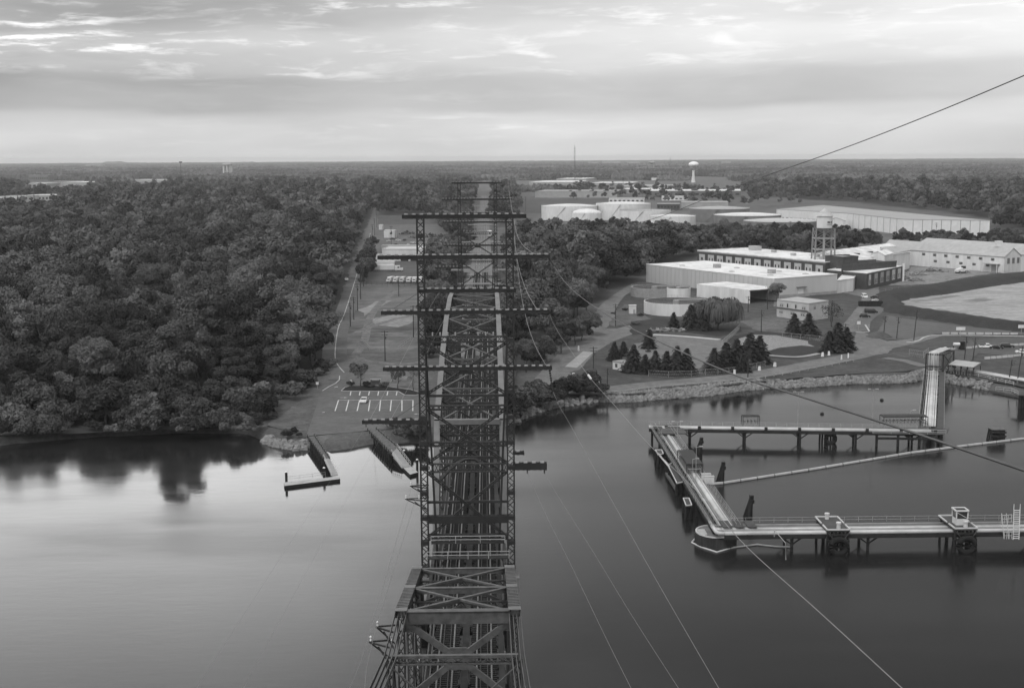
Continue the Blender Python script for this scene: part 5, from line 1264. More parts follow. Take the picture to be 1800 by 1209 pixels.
def gangway(a0, a1, b0, b1, z0, z1, label):
    p = [P(*a0, z0), P(*a1, z0), P(*b1, z1), P(*b0, z1)]; t = thing('gangway', label, 'gangway', p[0])
    mb = MB(); mb.add(p + [q - Vector((0, 0, .15)) for q in p], [(0, 1, 2, 3), (7, 6, 5, 4), (0, 4, 5, 1), (1, 5, 6, 2), (2, 6, 7, 3), (3, 7, 4, 0)]); mb.build('deck', conc_d if False else mat('aluminium gangway', .26, .6, .15, 1), t)
    rail([p[0], p[3]], 1.0, light_rail, t, 1.8); rail([p[1], p[2]], 1.0, light_rail, t, 1.8)
gangway((569, 806), (579, 805), (583, 836), (594, 834), 2.0, .7, 'sloping pale gangway down to the float at the left')
gangway((688, 797), (698, 787), (706, 822), (722, 819), 2.0, .7, 'sloping pale gangway down to the float beside the bridge')
def dock(pts, label, posts):
    q = [P(a, c, .55) for a, c in pts]; c_ = sum(q, Vector()) / 4; t = thing('floating_dock', label, 'floating dock', (c_.x, c_.y, 0))
    MB().prism([(p.x, p.y) for p in q], -.3, .55).build('float', wood_d, t); MB().prism([(p.x, p.y) for p in q], .553, .62).build('deck', mat('dock planks', .34, .8, .2, .8), t)
    for px, py, hpx in posts:
        p = P(px, py, .6); h = hpx * (p - Vector((0, 0, H))).length / F; MB().tube((p.x, p.y, -3), (p.x, p.y, h), .28, 9).build('guide_pile', wood_d, t); MB().lathe((p.x, p.y, h), [(.3, 0), (.3, .08), (.02, .3)], 9).build('pile_cap', porc, t)
    return t
d1 = dock([(499, 848), (597, 837), (598, 841.5), (500, 854)], 'long narrow floating dock at the left of the boat ramp', ((503.5, 846, 21), (570, 836.5, 19)))
a_ = P(504, 846, .6); c_ = P(572, 837.5, .6); rail([a_, c_], 1.0, galv, d1, 3.0, .03)
d2 = dock([(691, 805), (699, 801), (735, 830), (721, 834)], 'floating dock beside the bridge with one corner towards the viewer', ((710.5, 806, 19), (733.5, 825, 22)))
# ------------------------------------------------------------------ buildings
def xy(px, py, z): p = P(px, py, z); return Vector((p.x, p.y))
def rect(A, B, depth):
    """A to B is the front; the depth runs away from the viewer"""
    d = (B - A).normalized(); n = Vector((-d.y, d.x))
    if n.y < 0: n = -n
    return [A, B, B + n * depth, A + n * depth]
def out_n(A, B, C):
    d = (B - A).normalized(); n = Vector((d.y, -d.x))
    return n if n.dot(C - A) < 0 else -n
def shell(name, label, cat, pts, z0, z1, wm, rm, par=.35, group=None, roof_rise=0):
    c = sum(pts, Vector((0, 0))) / len(pts); t = thing(name, label, cat, (c.x, c.y, z0), group)
    mb = MB(); mb.prism([tuple(p) for p in pts], z0 - .3, z1); mb.build('wall', wm, t)
    mb = MB()
    for a, b_ in zip(pts, pts[1:] + pts[:1]): mb.beam((a.x, a.y, z1 + par / 2), (b_.x, b_.y, z1 + par / 2), .35, par)
    mb.build('parapet', wm if par > .5 else rm, t)
    MB().prism([tuple(c + (p - c) * .998) for p in pts], z1 + .02, z1 + .1 if par > .15 else z1 + .04).build('roof', rm, t)
    return t
def window(t, A, B, C, u, z, w, h, panel=None, pane=None, frame=True, panes=1, name='window'):
    d = (B - A).normalized(); n = out_n(A, B, C); q = A + (B - A) * u
    a, c = q - d * w / 2 + n * .05, q + d * w / 2 + n * .05
    def slab(a, c, z0, z1, th): return MB().prism([tuple(a), tuple(c), tuple(c + n * th), tuple(a + n * th)], z0, z1)
    o = slab(a - n * .05, c - n * .05, z, z + h, .08).build(name, panel or glass, t)
    if panes and pane:
        for k in range(panes):
            s = w / (panes + .6); qa = a + d * (w * (k + .5) / panes - s * .22) + n * .05; slab(qa, qa + d * s * .44, z + h * .12, z + h * .52, .03).build('pane', pane, o)
    return o
def roofbox(t, p, w, d, z, h, m, name='roof_vent', rz=0):
    p = Vector(p); c, s = math.cos(rz), math.sin(rz); e, f = Vector((c, s)) * w / 2, Vector((-s, c)) * d / 2
    return MB().prism([tuple(p - e - f), tuple(p + e - f), tuple(p + e + f), tuple(p - e + f)], z, z + h).build(name, m, t)
def gable(name, label, cat, pts, z0, ze, zr, wm, rm, group=None, axis=0):
    """ridge parallel to the edge pts[0]-pts[1] (axis 0) or pts[1]-pts[2] (axis 1)"""
    if axis: pts = pts[1:] + pts[:1]
    c = sum(pts, Vector((0, 0))) / 4; t = thing(name, label, cat, (c.x, c.y, z0), group)
    A, B, C, D = pts; r0, r1 = (A + D) / 2, (B + C) / 2
    mb = MB(); v = [(p.x, p.y, z0 - .3) for p in pts] + [(p.x, p.y, ze) for p in pts] + [(r0.x, r0.y, zr), (r1.x, r1.y, zr)]
    mb.add(v, [(0, 1, 5, 4), (2, 3, 7, 6), (1, 2, 6, 9, 5), (3, 0, 4, 8, 7)]); mb.build('wall', wm, t)
    d = (B - A).normalized() * .4; mb = MB(); e = Vector((0, 0, .15))
    for P0, P1 in ((A, B), (D, C)):
        o = (P0 - (D if P0 == A else A)).normalized() * .5; dz = (zr - ze) * .5 / max(1, (A - r0).length)
        q = [Vector((*(P0 - d + o), ze - dz + .05)), Vector((*(P1 + d + o), ze - dz + .05)), Vector((*(r1 + d), zr + .05)), Vector((*(r0 - d), zr + .05))]
        mb.add(q + [p + e for p in q], [(0, 1, 2, 3), (7, 6, 5, 4), (0, 4, 5, 1), (1, 5, 6, 2), (2, 6, 7, 3), (3, 7, 4, 0)])
    mb.build('roof', rm, t); return t
# white flat-roofed works hall
A, B = xy(1136, 465, 11.3), xy(1361, 490.5, 11.3); MAIN = rect(A, B, 41)
t = shell('works_hall', 'large white flat-roofed works hall with ribbed metal walls beside the settling tanks', 'industrial building', MAIN, GZ, 11.3, mat('ribbed white cladding', .46, .7, .12, .3, scale2=.05, stretch=(1, 1, .2)), white_roof, .3)
dA = (B - A).normalized(); nA = Vector((-dA.y, dA.x)); nA = nA if nA.y > 0 else -nA; rzA = math.atan2(dA.y, dA.x)
for u, v, w in ((.18, .25, 0), (.38, .42, 1), (.45, .6, 0), (.6, .2, 0), (.72, .7, 0), (.78, .45, 1), (.9, .72, 0), (.86, .25, 0)):
    p = A + dA * 100 * u + nA * 41 * v
    if w: roofbox(t, p, 3, 3, 11.4, 2.0, galv, 'roof_vent', rzA)
    else: MB().lathe((p.x, p.y, 11.4), [(.02, 0), (1.6, 0), (1.5, .35), (.02, .6)], 14).build('skylight', mat('skylight dome', .34, .5, .15, 1), t)
mb = MB()
for k in range(30): p = A + dA * (100 * (k + .5) / 30) - nA * .06; mb.beam((p.x, p.y, GZ), (p.x, p.y, 11.1), .12, .1, (nA.x, nA.y, 0))
mb.build('wall_rib', mat('wall rib', .34, .7, .1, 1), t)
e0 = MAIN[1]; e1 = MAIN[2]
window(t, e0, e1, A, .42, GZ, 3.4, 4.2, white_p, None, name='door'); 
p = e0 + (e1 - e0) * .42; n_ = out_n(e0, e1, A); MB().prism([tuple(p - (e1 - e0).normalized() * 3), tuple(p + (e1 - e0).normalized() * 3), tuple(p + (e1 - e0).normalized() * 3 + n_ * 1.2), tuple(p - (e1 - e0).normalized() * 3 + n_ * 1.2)], GZ + 4.6, GZ + 4.8).build('canopy', steel_mid, t)
MB().prism([tuple(e0 + n_ * .02), tuple(e1 + n_ * .02), tuple(e1 + n_ * .1), tuple(e0 + n_ * .1)], GZ, GZ + 1.5).build('wall_base', mat('darker wall base', .28, .8, .2, .4), t)
# white annex to its right
A2 = e1 - (e1 - e0).normalized() * 1 ; p0 = e0 + (e1 - e0) * 1.001; p1 = xy(1481, 483, 8.5)
ax = [p0, p1, p1 + nA * 14 - dA * 3, p0 + nA * 14 - dA * 3]
t = shell('annex', 'low white annex between the works hall and the brick tower', 'building', ax, GZ, 8.3, white_w, white_roof, .3)
window(t, p0, p1, A, .62, GZ + 2.6, 2.4, 1.4, grey_wall, None)
# shed in front with an open end
S0, S1 = xy(1225, 500, 8.0), xy(1318, 511, 8.0); SD = rect(S0, S1, 19)
t = thing('open_shed', 'low white shed with a black open end before the works hall', 'shed', (S0.x, S0.y, GZ))
a, b_, c, d = SD
MB().prism([tuple(p) for p in (a, b_, b_ + (c - b_).normalized() * .3, a + (d - a).normalized() * .3)], GZ - .3, 8.0).build('wall', white_w, t)
MB().prism([tuple(p) for p in (d - (d - a).normalized() * .3, c - (c - b_).normalized() * .3, c, d)], GZ - .3, 8.0).build('wall', white_w, t)
MB().prism([tuple(p) for p in (a + (d - a).normalized() * .31, d - (d - a).normalized() * .31, d - (d - a).normalized() * .31 + (c - d).normalized() * .3, a + (d - a).normalized() * .31 + (b_ - a).normalized() * .3)], GZ - .3, 7.95).build('wall', white_w, t)
MB().prism([tuple(p) for p in SD], 8.02, 8.3).build('roof', white_roof, t)
MB().beam((b_.x, b_.y, 7.8), (c.x, c.y, 7.8), .4, .4).build('lintel', steel_dark, t)
MB().prism([tuple(p) for p in (a + (b_ - a) * .3 + nA * .5, b_ + nA * .5 - dA * 2, c - nA * .5 - dA * 2, d + (c - d) * .3 - nA * .5)], GZ - .1, GZ + .15).build('floor', asph_d, t)
# long brick building with boarded windows, its tower block and right wing
K0, K1 = xy(1226, 441, 13.2), xy(1451, 461.5, 13.2); KD = rect(K0, K1, 38)
t = shell('brick_works', 'long dark brick works with a row of boarded white windows under a white roof', 'industrial building', KD, GZ, 13.2, brick, white_roof, .5)
MB().prism([tuple(p) for p in (K0 - nA * .1, K1 - nA * .1, K1, K0)], 12.6, 13.2).build('cornice', mat('pale cornice', .2, .8, .2, 1), t)
for k in range(13): window(t, K0, K1, KD[2], (k + .55) / 13.1, 7.6, 5.2, 3.9, board, glass, panes=2 if k % 3 else 1)
for u, v in ((.35, .7), (.58, .5), (.72, .6), (.85, .35), (.9, .8)): p = K0 + (K1 - K0) * u + nA * 38 * v; roofbox(t, p, 2.6, 2.0, 13.3, 1.5, grey_roof, 'roof_vent', rzA)
p = K0 + (K1 - K0) * .16 + nA * 30; roofbox(t, p, 7, 4, 13.3, 2.6, grey_roof, 'roof_house', rzA)
T0, T1 = xy(1450.5, 451, 16), xy(1481, 453.5, 16); TD = rect(T0, T1, 12)
t = shell('brick_tower', 'plain dark brick stair tower in the middle of the works front', 'building', TD, GZ, 16, brick, tar_roof, .6)
window(t, T0, T1, TD[2], .62, 4.5, 1.6, 4.0, board, None); window(t, T0, T1, TD[2], .35, 4.5, 1.2, 3.0, board, None)
R0, R1 = xy(1481, 466, 13.5), xy(1524, 462, 13.5); RD = [R0, R1, R1 + nA * 22, R0 + nA * 22]
t = shell('brick_wing', 'stepped dark brick wing with three big white windows right of the stair tower', 'building', RD, GZ, 12.6, brick, white_roof, 1.0)
for u in (.17, .5, .83): window(t, R0, R1, RD[2], u, 7.0, 6.2 * .8, 4.6, board, glass, panes=2)
for u in (.0, .33, .66, 1.0): p = R0 + (R1 - R0) * u; n_ = out_n(R0, R1, RD[2]); MB().beam((p.x + n_.x * .15, p.y + n_.y * .15, GZ), (p.x + n_.x * .15, p.y + n_.y * .15, 14.2), .9, .4, (n_.x, n_.y, 0)).build('pilaster', brick, t)
Q0, Q1 = xy(1524, 480, 10.5), xy(1586, 467, 10.5); QD = [Q0, Q1, Q1 + Vector((-14, 22)), Q0 + Vector((-14, 22))]
t = shell('low_brick_wing', 'lower dark brick wing with tall boarded bays under a pale sloping roof', 'building', QD, GZ, 10.2, brick, white_roof, .3)
for k in range(6): window(t, Q0, Q1, QD[2], (k + .5) / 6, 4.0, 4.6 if k else 3.0, 5.4, board if k in (0, 4, 5) else grey_wall, glass, panes=2)
p = Q1; MB().beam((p.x + .6, p.y - .4, GZ), (p.x + .6, p.y - .4, 11.6), .9).build('chimney_stack', white_w, t)
# dock canopy before the wing
V0, V1 = xy(1482, 493, 6.5), xy(1532, 487.5, 6.5); VD = [V0, V1, V1 + nA * 7, V0 + nA * 7]
t = thing('loading_canopy', 'pale lean-to canopy over the loading dock of the brick wing', 'canopy', (V0.x, V0.y, GZ))
MB().prism([tuple(p) for p in VD], [6.3, 6.3, 7.6, 7.6], [6.5, 6.5, 7.8, 7.8]).build('roof', white_roof, t)
MB().prism([tuple(p) for p in (V0 + nA * .5, V1 + nA * .5, V1 + nA * 6.5, V0 + nA * 6.5)], GZ - .2, GZ + 1.3).build('dock', white_w, t)
for k in range(6): p = V0 + (V1 - V0) * k / 5 + nA * .3; MB().beam((p.x, p.y, GZ), (p.x, p.y, 6.35), .35).build('post', white_w, t)
MB().prism([tuple(p) for p in (V0 + nA * 6.6, V1 + nA * 6.6, V1 + nA * 6.9, V0 + nA * 6.9)], GZ, 6.6).build('back_wall', black, t)
# sheds behind, white broken roofs
G0, G1 = xy(1486, 452, 14.0), xy(1600, 437, 14.0); GD = [G0, G1, G1 + Vector((-16, 30)), G0 + Vector((-16, 30))]
t = gable('roof_shed', 'wide white-roofed shed with patched and broken roof panels behind the brick wings', 'shed', GD, GZ, 12.0, 16.0, white_w, white_roof)
for u in (.15, .3, .5, .7): p = G0 + (G1 - G0) * u + Vector((-4, 7)); roofbox(t, p, 5, 1.6, 13.6, .7, steel_dark, 'skylight', -.6)
MB().prism([tuple(p) for p in (G0 + (G1 - G0) * .72, G1, G1 + Vector((-5, 9)), G0 + (G1 - G0) * .72 + Vector((-5, 9)))], [12.0, 12.0, 14.0, 14.0], [12.4, 13.2, 15.0, 15.6]).build('collapsed_panel', grey_roof, t)
H0, H1 = xy(1555, 452, 12.5), xy(1570, 448, 12.5); HD = [H0, H1, H1 + Vector((-5, 9)), H0 + Vector((-5, 9))]
gable('dormer_block', 'small white gabled block with dark window on the works roof', 'building', HD, 10.6, 13.6, 15.4, white_w, white_roof)
# long white gabled warehouse, two bays
L0, L1 = xy(1617, 440, 11.5), xy(1766, 451, 11.5); d_ = (L1 - L0).normalized(); n_ = Vector((-d_.y, d_.x)); L2 = xy(1794, 449, 11.5); LG = (L2 - L1).length; LD = [L0 - d_ * 30, L1, L1 + n_ * LG, L0 + n_ * LG - d_ * 30]
t = gable('gabled_warehouse', 'long white two-storey gabled warehouse with rows of small dark windows', 'warehouse', LD, GZ, 11.5, 16.0, white_w, grey_roof)
A_, B_ = LD[0], LD[1]; LL = (B_ - A_).length
grey_pane = mat('dusty window pane', .12, .4, .4, .7)
for k in range(7): window(t, A_, B_, LD[2], (30 + 3 + k * (LL - 36) / 6.6) / LL, 8.6, 2.4, 1.5, grey_pane, glass)
for k in range(5): window(t, A_, B_, LD[2], (30 + 12 + k * (LL - 42) / 5.2) / LL, 5.0, 2.4, 1.4, grey_pane, glass)
window(t, A_, B_, LD[2], .93, GZ, 4.6, 4.4, grey_wall, None, name='loading_door')
p = A_ + (B_ - A_) * .915; MB().prism([tuple(p - d_ * 5 - n_ * .1), tuple(p + d_ * 5 - n_ * .1), tuple(p + d_ * 5 - n_ * 3), tuple(p - d_ * 5 - n_ * 3)], GZ + 4.9, GZ + 5.2).build('canopy', grey_roof, t)
for s in (-5, 5): q = p + d_ * s - n_ * 2.9; MB().beam((q.x, q.y, GZ), (q.x, q.y, GZ + 4.9), .3).build('post', white_w, t)
for u in (.25, .55, .85): window(t, LD[1], LD[2], LD[0], u, 7.2, 2.2, 3.2, grey_pane, None)
p = (LD[1] + LD[2]) / 2 - d_ * 10; roofbox(t, p, 3.6, 3, 17.4, 2.2, white_w, 'roof_vent')
LD2 = [LD[3] + n_ * .3 + d_ * 12, LD[2] + n_ * .3 + d_ * 16, LD[2] + n_ * 26 + d_ * 16, LD[3] + n_ * 26 + d_ * 12]
t = gable('gabled_warehouse', 'second pale gabled warehouse bay standing behind the long white one', 'warehouse', LD2, GZ, 12.0, 17.0, white_w, grey_roof)
for k in range(4): p = LD2[1] + (LD2[2] - LD2[1]) * .22 - d_ * (8 + k * 3.2); roofbox(t, p, .7, 3.6, 15.6, .7, steel_dark, 'roof_gap', -.6)
# two-storey office
O0, O1 = xy(1366, 527, 9.2), xy(1422, 534, 9.2); OD = [O0, O1, O1 + Vector((10.5, 9.5)), O0 + Vector((10.5, 9.5))]
t = shell('office_building', 'two-storey pale office with flat roof among the conifers', 'office building', OD, GZ, 9.2, mat('cream office wall', .40, .8, .12, .4), grey_roof, .25)
for u, w in ((.15, 2.0), (.34, .7), (.6, .7), (.85, 2.2)): window(t, O0, O1, OD[2], u, 6.6, w, 1.5, grey_wall if w > 1 else glass, glass, panes=2 if w > 1 else 0)
for u, w in ((.14, 2.2), (.5, 2.4), (.82, 2.4)): window(t, O0, O1, OD[2], u, 3.8, w, 1.5, grey_wall, glass, panes=2)
for u in (.3, .7): window(t, O1, OD[2], O0, u, 6.6, 1.5, 1.5, grey_wall, glass, panes=2)
n_ = out_n(O0, O1, OD[2]); MB().prism([tuple(O0), tuple(O1), tuple(O1 + n_ * .7), tuple(O0 + n_ * .7)], [6.3, 6.3, 5.7, 5.7], [6.45, 6.45, 5.85, 5.85]).build('awning', tar_roof, t)
# small booth by the gate
b0, b1 = xy(1077, 634, 4.7), xy(1101, 638, 4.7); BD = rect(b0, b1, 4.5)
t = shell('gatehouse', 'small white flat-roofed gatehouse beside the first conifers', 'hut', BD, GZ, 4.5, white_w, tar_roof, .2)
for u in (.27, .7): window(t, b0, b1, BD[2], u, 2.8, 1.0, 1.2, grey_pane, glass)
p = xy(1112, 539, 5); t = shell('utility_box', 'white metal utility cabin on the grass beside the grey settling tank', 'hut', rect(p + Vector((-1.5, -.8)), p + Vector((1.5, -.8)), 2.2), GZ, 5.6, white_p, white_p, .1)
window(t, p + Vector((-1.5, -.8)), p + Vector((1.5, -.8)), p + Vector((0, 2)), .7, GZ, .9, 2, grey_wall, None, name='door')
# settling tanks
def basin(px, py_top, rpx, z1, label, wm, fill, lip=.5, liquid=None):
    c = P(px, py_top, z1); r = rpx * (c - Vector((0, 0, H))).length / F
    t = thing('settling_tank', label, 'settling tank', (c.x, c.y, GZ)); MB().lathe((c.x, c.y, 0), [(r, GZ - .3), (r, z1), (r - lip, z1)], 64).build('wall', wm, t); MB().lathe((c.x, c.y, 0), [(r - lip, z1), (r - lip, fill)], 64).build('inner_wall', conc_d, t)
    MB().lathe((c.x, c.y, 0), [(r - lip, fill), (.01, fill)], 48).build('liquid', liquid or mat('dark tank water', .015, .5, .3, .5), t)
    rail([(c.x + (r - .2) * math.cos(u), c.y + (r - .2) * math.sin(u), z1) for u in np.linspace(0, 6.2832, 33)], 1.0, galv, t, 3)
    MB().lathe((c.x, c.y, 0), [(1.4, fill - .1), (1.4, z1 + .2), (.02, z1 + .5)], 16).build('centre_well', concrete, t)
    MB().beam((c.x, c.y, z1 + .3), (c.x + r, c.y + .2 * r, z1 + .3), .9, .25).build('bridge_walk', galv, t)
    return t
basin(1188.5, 528.5, 56, 7.2, 'wide white round settling tank in front of the works hall', white_p, 5.7, .4, mat('tank sludge', .05, .85, .4, .3))
basin(1150, 504, 41, 6.4, 'grey concrete round settling tank next to the drive', concrete, 4.9, .9)
basin(1193, 505.5, 20.5, 8.8, 'small tall white round tank between the two wide ones', white_p, 7.6, .4)
# oil storage tanks
def tank(px0, px1, py_top, py_base, label, m, roof='cone', rm=None):
    base = P((px0 + px1) / 2, py_base, GZ); k = (base - Vector((0, 0, H))).length / F; r = (px1 - px0) / 2 * k; cy = base.y + r * .0
    c = Vector((base.x, base.y + r)); k2 = (c.y / base.y); r *= k2; c = Vector((base.x * k2, base.y + r)); h = (py_base - py_top) * k * .97
    t = thing('storage_tank', label, 'storage tank', (c.x, c.y, GZ)); MB().lathe((c.x, c.y, GZ), [(r, -.3), (r, h)] + ([(r - .3, h), (r - .3, h * .7)] if roof == 'open' else []), 72).build('shell', m, t)
    if roof == 'cone': MB().lathe((c.x, c.y, GZ), [(r + .1, h + .03), (r * .5, h + r * .045), (.02, h + r * .07)], 72).build('roof', rm or m, t)
    if roof == 'dome': MB().lathe((c.x, c.y, GZ), [(r, h + .02), (r * .8, h + r * .14), (r * .45, h + r * .24), (.02, h + r * .28)], 72, ).build('roof', rm or m, t)
    if roof == 'open': MB().lathe((c.x, c.y, GZ), [(r - .3, h * .7), (.02, h * .7)], 48).build('roof', black, t)
    mb = MB(); mb.beam((c.x - r * .6, c.y - r * .82, GZ), (c.x - r * .2, c.y - r * 1.01, GZ + h), .8, .1); mb.build('stair', steel_mid, t)
    rail([(c.x + r * math.cos(u), c.y + r * math.sin(u), GZ + h) for u in np.linspace(0, 6.2832, 49)], 1.1, galv, t, 4, .05)
    return t
tank_g = mat('grey tank paint', .15, .6, .15, .2)
tank(952, 1050, 363, 389, 'broad white storage tank nearest the meadow', white_p); tank(1005, 1058, 375, 392, 'small domed white tank among the big ones', white_p, 'dome')
tank(1048, 1143, 359, 388, 'tallest white storage tank behind the domed one', white_p); tank(1090, 1178, 371, 394, 'white storage tank with an open sunken roof', white_p, 'open')
tank(1212, 1316, 368, 392, 'grey storage tank with a pale roof left of the long warehouse', tank_g, rm=grey_roof); tank(1256, 1371, 380, 399, 'grey low tank with a white ringed roof', tank_g, rm=white_p)
tank(1309, 1437, 391, 414, 'wide grey tank with pale roof beside the water tower', tank_g, rm=mat('pale tank roof', .42, .7, .12, .2)); tank(1142, 1222, 381, 399, 'low white tank partly hidden by trees', white_p)
# the very long warehouse
wp = [xy(1365, 368, 15), xy(1490, 375.5, 15), xy(1589, 386, 15), xy(1740, 388, 15), xy(1445, 361, 15)]
t = shell('long_warehouse', 'very long grey-roofed white warehouse stepping across the wood on the right', 'warehouse', wp, GZ, 15, mat('pale warehouse wall', .62, .75, .1, .1, scale2=.3), mat('dull warehouse roof', .3, .75, .14, .02, scale2=.15), .4)
for i in (1, 2):
    a, c = wp[i], wp[i + 1]; n_ = out_n(a, c, wp[4])
    for k in range(1, 9): p = a + (c - a) * k / 9 + n_ * .1; MB().beam((p.x, p.y, GZ), (p.x, p.y, 14.9), .5, .15, (n_.x, n_.y, 0)).build('wall_seam', mat('wall seam', .24, .8, .1, 1), t)
a, c = wp[0], wp[1]
for k in range(14): window(t, a, c, wp[4], .1 + .82 * k / 13, 4.2, 4.0, 3.2, glass, None, name='dock_door')
p = xy(1466, 388, 9); t = gable('pump_house', 'small white gabled hut behind the water tower', 'hut', rect(p + Vector((-9, -6)), p + Vector((9, -6)), 14), GZ, 9, 12, white_w, grey_roof, axis=1)
# water tower of the works
wc = P(1447.5, 455, 13.5); k = (wc - Vector((0, 0, H))).length / F
t = thing('works_water_tower', 'old steel-legged water tower with a conical cap above the brick works', 'water tower', (wc.x, wc.y, 13.2))
zt, z1, z2 = 13.2 + 53 * k, 13.2 + 74 * k, 13.2 + 88 * k; r = 13.0 * k
legs = []
for sx, sy in ((-1, -.55), (1, -.55), (1, .9), (-1, .9)):
    b0_ = Vector((wc.x + sx * 17 * k * 1.05, wc.y + sy * 17 * k, 3)); t0_ = Vector((wc.x + sx * 15.5 * k, wc.y + sy * 15 * k, zt)); legs.append((b0_, t0_))
    MB().tube(b0_, t0_, .42, 8).build('leg', mat('tower leg steel', .2, .6, .2, .5), t)
MB().tube((wc.x, wc.y, 3), (wc.x, wc.y, zt), .7, 10).build('riser', galv, t)
for i in range(4):
    a, c = legs[i], legs[(i + 1) % 4]
    for u in (.36, .58, .8): MB().beam(a[0].lerp(a[1], u), c[0].lerp(c[1], u), .4, .5).build('strut', galv, t)
    for u0, u1 in ((.18, .36), (.36, .58), (.58, .8), (.8, 1)):
        mb = MB(); mb.beam(a[0].lerp(a[1], u0), c[0].lerp(c[1], u1), .14); mb.beam(c[0].lerp(c[1], u0), a[0].lerp(a[1], u1), .14); mb.build('brace', galv, t)
MB().lathe((wc.x, wc.y, 0), [(.02, zt - .2), (17 * k, zt - .2), (17 * k, zt + .15), (.02, zt + .15)], 24).build('balcony', steel_mid, t)
tk = MB().lathe((wc.x, wc.y, 0), [(.02, zt + .2), (r, zt + .2), (r, z1), (.02, z1)], 36).build('tank', white_w, t); MB().lathe((wc.x, wc.y, 0), [(r * 1.16, z1 - .1), (r * .6, z1 + (z2 - z1) * .5), (.02, z2)], 24).build('cap', mat('tower cap', .38, .6, .2, .6), t)
# faded lettering on the tank: three strokes and marks that can no longer be read
mb = MB()
def tick(u, z, w, h):
    an = -1.571 + u / r; p = Vector((wc.x + (r + .05) * math.cos(an), wc.y + (r + .05) * math.sin(an), z)); d_ = Vector((-math.sin(an), math.cos(an), 0)); n_ = Vector((math.cos(an), math.sin(an), 0))
    mb.beam(p - d_ * w / 2, p + d_ * w / 2, .06, h, (0, 0, 1))
zz = zt + (z1 - zt) * .5
for u, w, h in ((1.2, .7, .9), (2.1, .5, .7), (2.8, .5, .8), (3.3, .3, .8), (4.6, .5, .9), (5.4, .35, .5), (6.3, .5, 1.9)): tick(u * k / .27 * .98 * .55, zz, w * .8, h)
tick(2.9 * k / .27 * .54, zz - 1.2, 3.6, .22)
mb.build('lettering', steel_dark, tk)
# ------------------------------------------------------------------ far industrial strip
def far_box(px0, px1, py_top, py_base, label, wm, rm, depth=60, skew=0, name='distant_warehouse', cat='warehouse', windows=0):
    a, c = P(px0, py_base, GZ), P(px1, py_base + skew, GZ); kk = (a - Vector((0, 0, H))).length / F; h = max(4, (py_base - py_top) * kk)
    pts = rect(Vector((a.x, a.y)), Vector((c.x, c.y)), depth); t = shell(name, label, cat, pts, GZ, GZ + h, wm, rm, .5)
    for i in range(windows): window(t, pts[0], pts[1], pts[2], (i + .5) / windows, GZ + h * .35, (c - a).length / windows * .55, h * .3, glass, None)
    return t
far_box(930, 1012, 320.5, 325, 'far low warehouse with a bright white roof beyond the meadow', grey_wall, white_roof, 190)
far_box(941, 1085, 337, 348, 'far grey-walled warehouse at the edge of the meadow', grey_wall, tar_roof, 110, windows=0)
far_box(907, 930, 330, 334, 'far small white shed by the tracks', white_w, white_roof, 40)
far_box(1040, 1110, 322, 326, 'far pale flat-roofed block beyond the tanks', grey_wall, white_roof, 130); far_box(1090, 1190, 327.5, 333, 'long low grey building behind the storage tanks', grey_wall, grey_roof, 130)
far_box(1095, 1208, 333, 340, 'far building with a bright roof edge behind the tanks', tar_roof, white_roof, 80); far_box(1137, 1302, 336, 347, 'long brown-walled warehouse with a thin white roof line', mat('brown far wall', .13, .8, .2, .1), white_roof, 90, windows=14)
far_box(1070, 1132, 349, 357, 'white office range behind the tallest tank', white_w, grey_roof, 30, windows=8); far_box(1163, 1208, 346, 353, 'small white two-storey block among far trees', white_w, white_roof, 25, windows=6)
far_box(1155, 1195, 359, 369, 'low brick block with dark windows behind the open tank', brick, grey_roof, 25, windows=7); far_box(1198, 1280, 356, 366, 'grey shed row between the tanks and the brown warehouse', grey_wall, grey_roof, 40)
far_box(1360, 1400, 326, 331, 'pale far building in a gap of the woods to the right', white_w, white_roof, 60); far_box(1400, 1425, 329, 333, 'small far shed in the right-hand woods', grey_wall, white_roof, 30)
far_box(978, 1030, 314.5, 318, 'farthest pale roof in the industrial strip', grey_wall, white_roof, 160); far_box(1145, 1175, 313, 317, 'far white block below the pale water tower', white_w, white_roof, 90)
far_box(51, 85, 309, 319, 'far brown office block over the treetops at the left', mat('brown far wall', .13), grey_roof, 30, windows=9); far_box(48, 82, 323, 328, 'far pale low roof at the left before the office block', grey_wall, white_roof, 60)
far_box(108, 152, 321, 327, 'far wide white-roofed building at the left', grey_wall, white_roof, 110); far_box(236, 287, 316.5, 320.5, 'far pale flat roof among treetops', grey_wall, white_roof, 60)
far_box(0, 46, 346, 356, 'pale low school-like building in the trees at the left edge', white_w, grey_roof, 40, windows=8); far_box(49, 104, 344, 354, 'long pale building stepping behind treetops at the left', grey_wall, white_roof, 40, windows=9)
far_box(783, 818, 313, 317, 'far white roof between the tracks and the wood', white_w, white_roof, 50)
for i, (a, c, h) in enumerate(((0, 18, 5), (20, 30, 4), (1060, 1090, 7), (1035, 1052, 4), (1105, 1125, 4), (1270, 1285, 3))):
    p = P(1000, 290.5, GZ); y = 9000; q0, q1 = Q(a if a > 500 else a + 150, 288, y), Q(c if c > 500 else c + 150, 288, y); pts = rect(Vector((q0.x, y)), Vector((q1.x, y)), 60)
    shell('skyline_building', ['tiny block on the left skyline', 'tiny pale block just right of the first skyline one', 'cluster-like wide block on the skyline by the mast', 'low block on the skyline left of the wide one', 'low block on the skyline right of the wide one', 'tiny block on the skyline past the white ball tower'][i], 'building', pts, GZ, 22 + h * 2.2, grey_wall, grey_roof, .5)
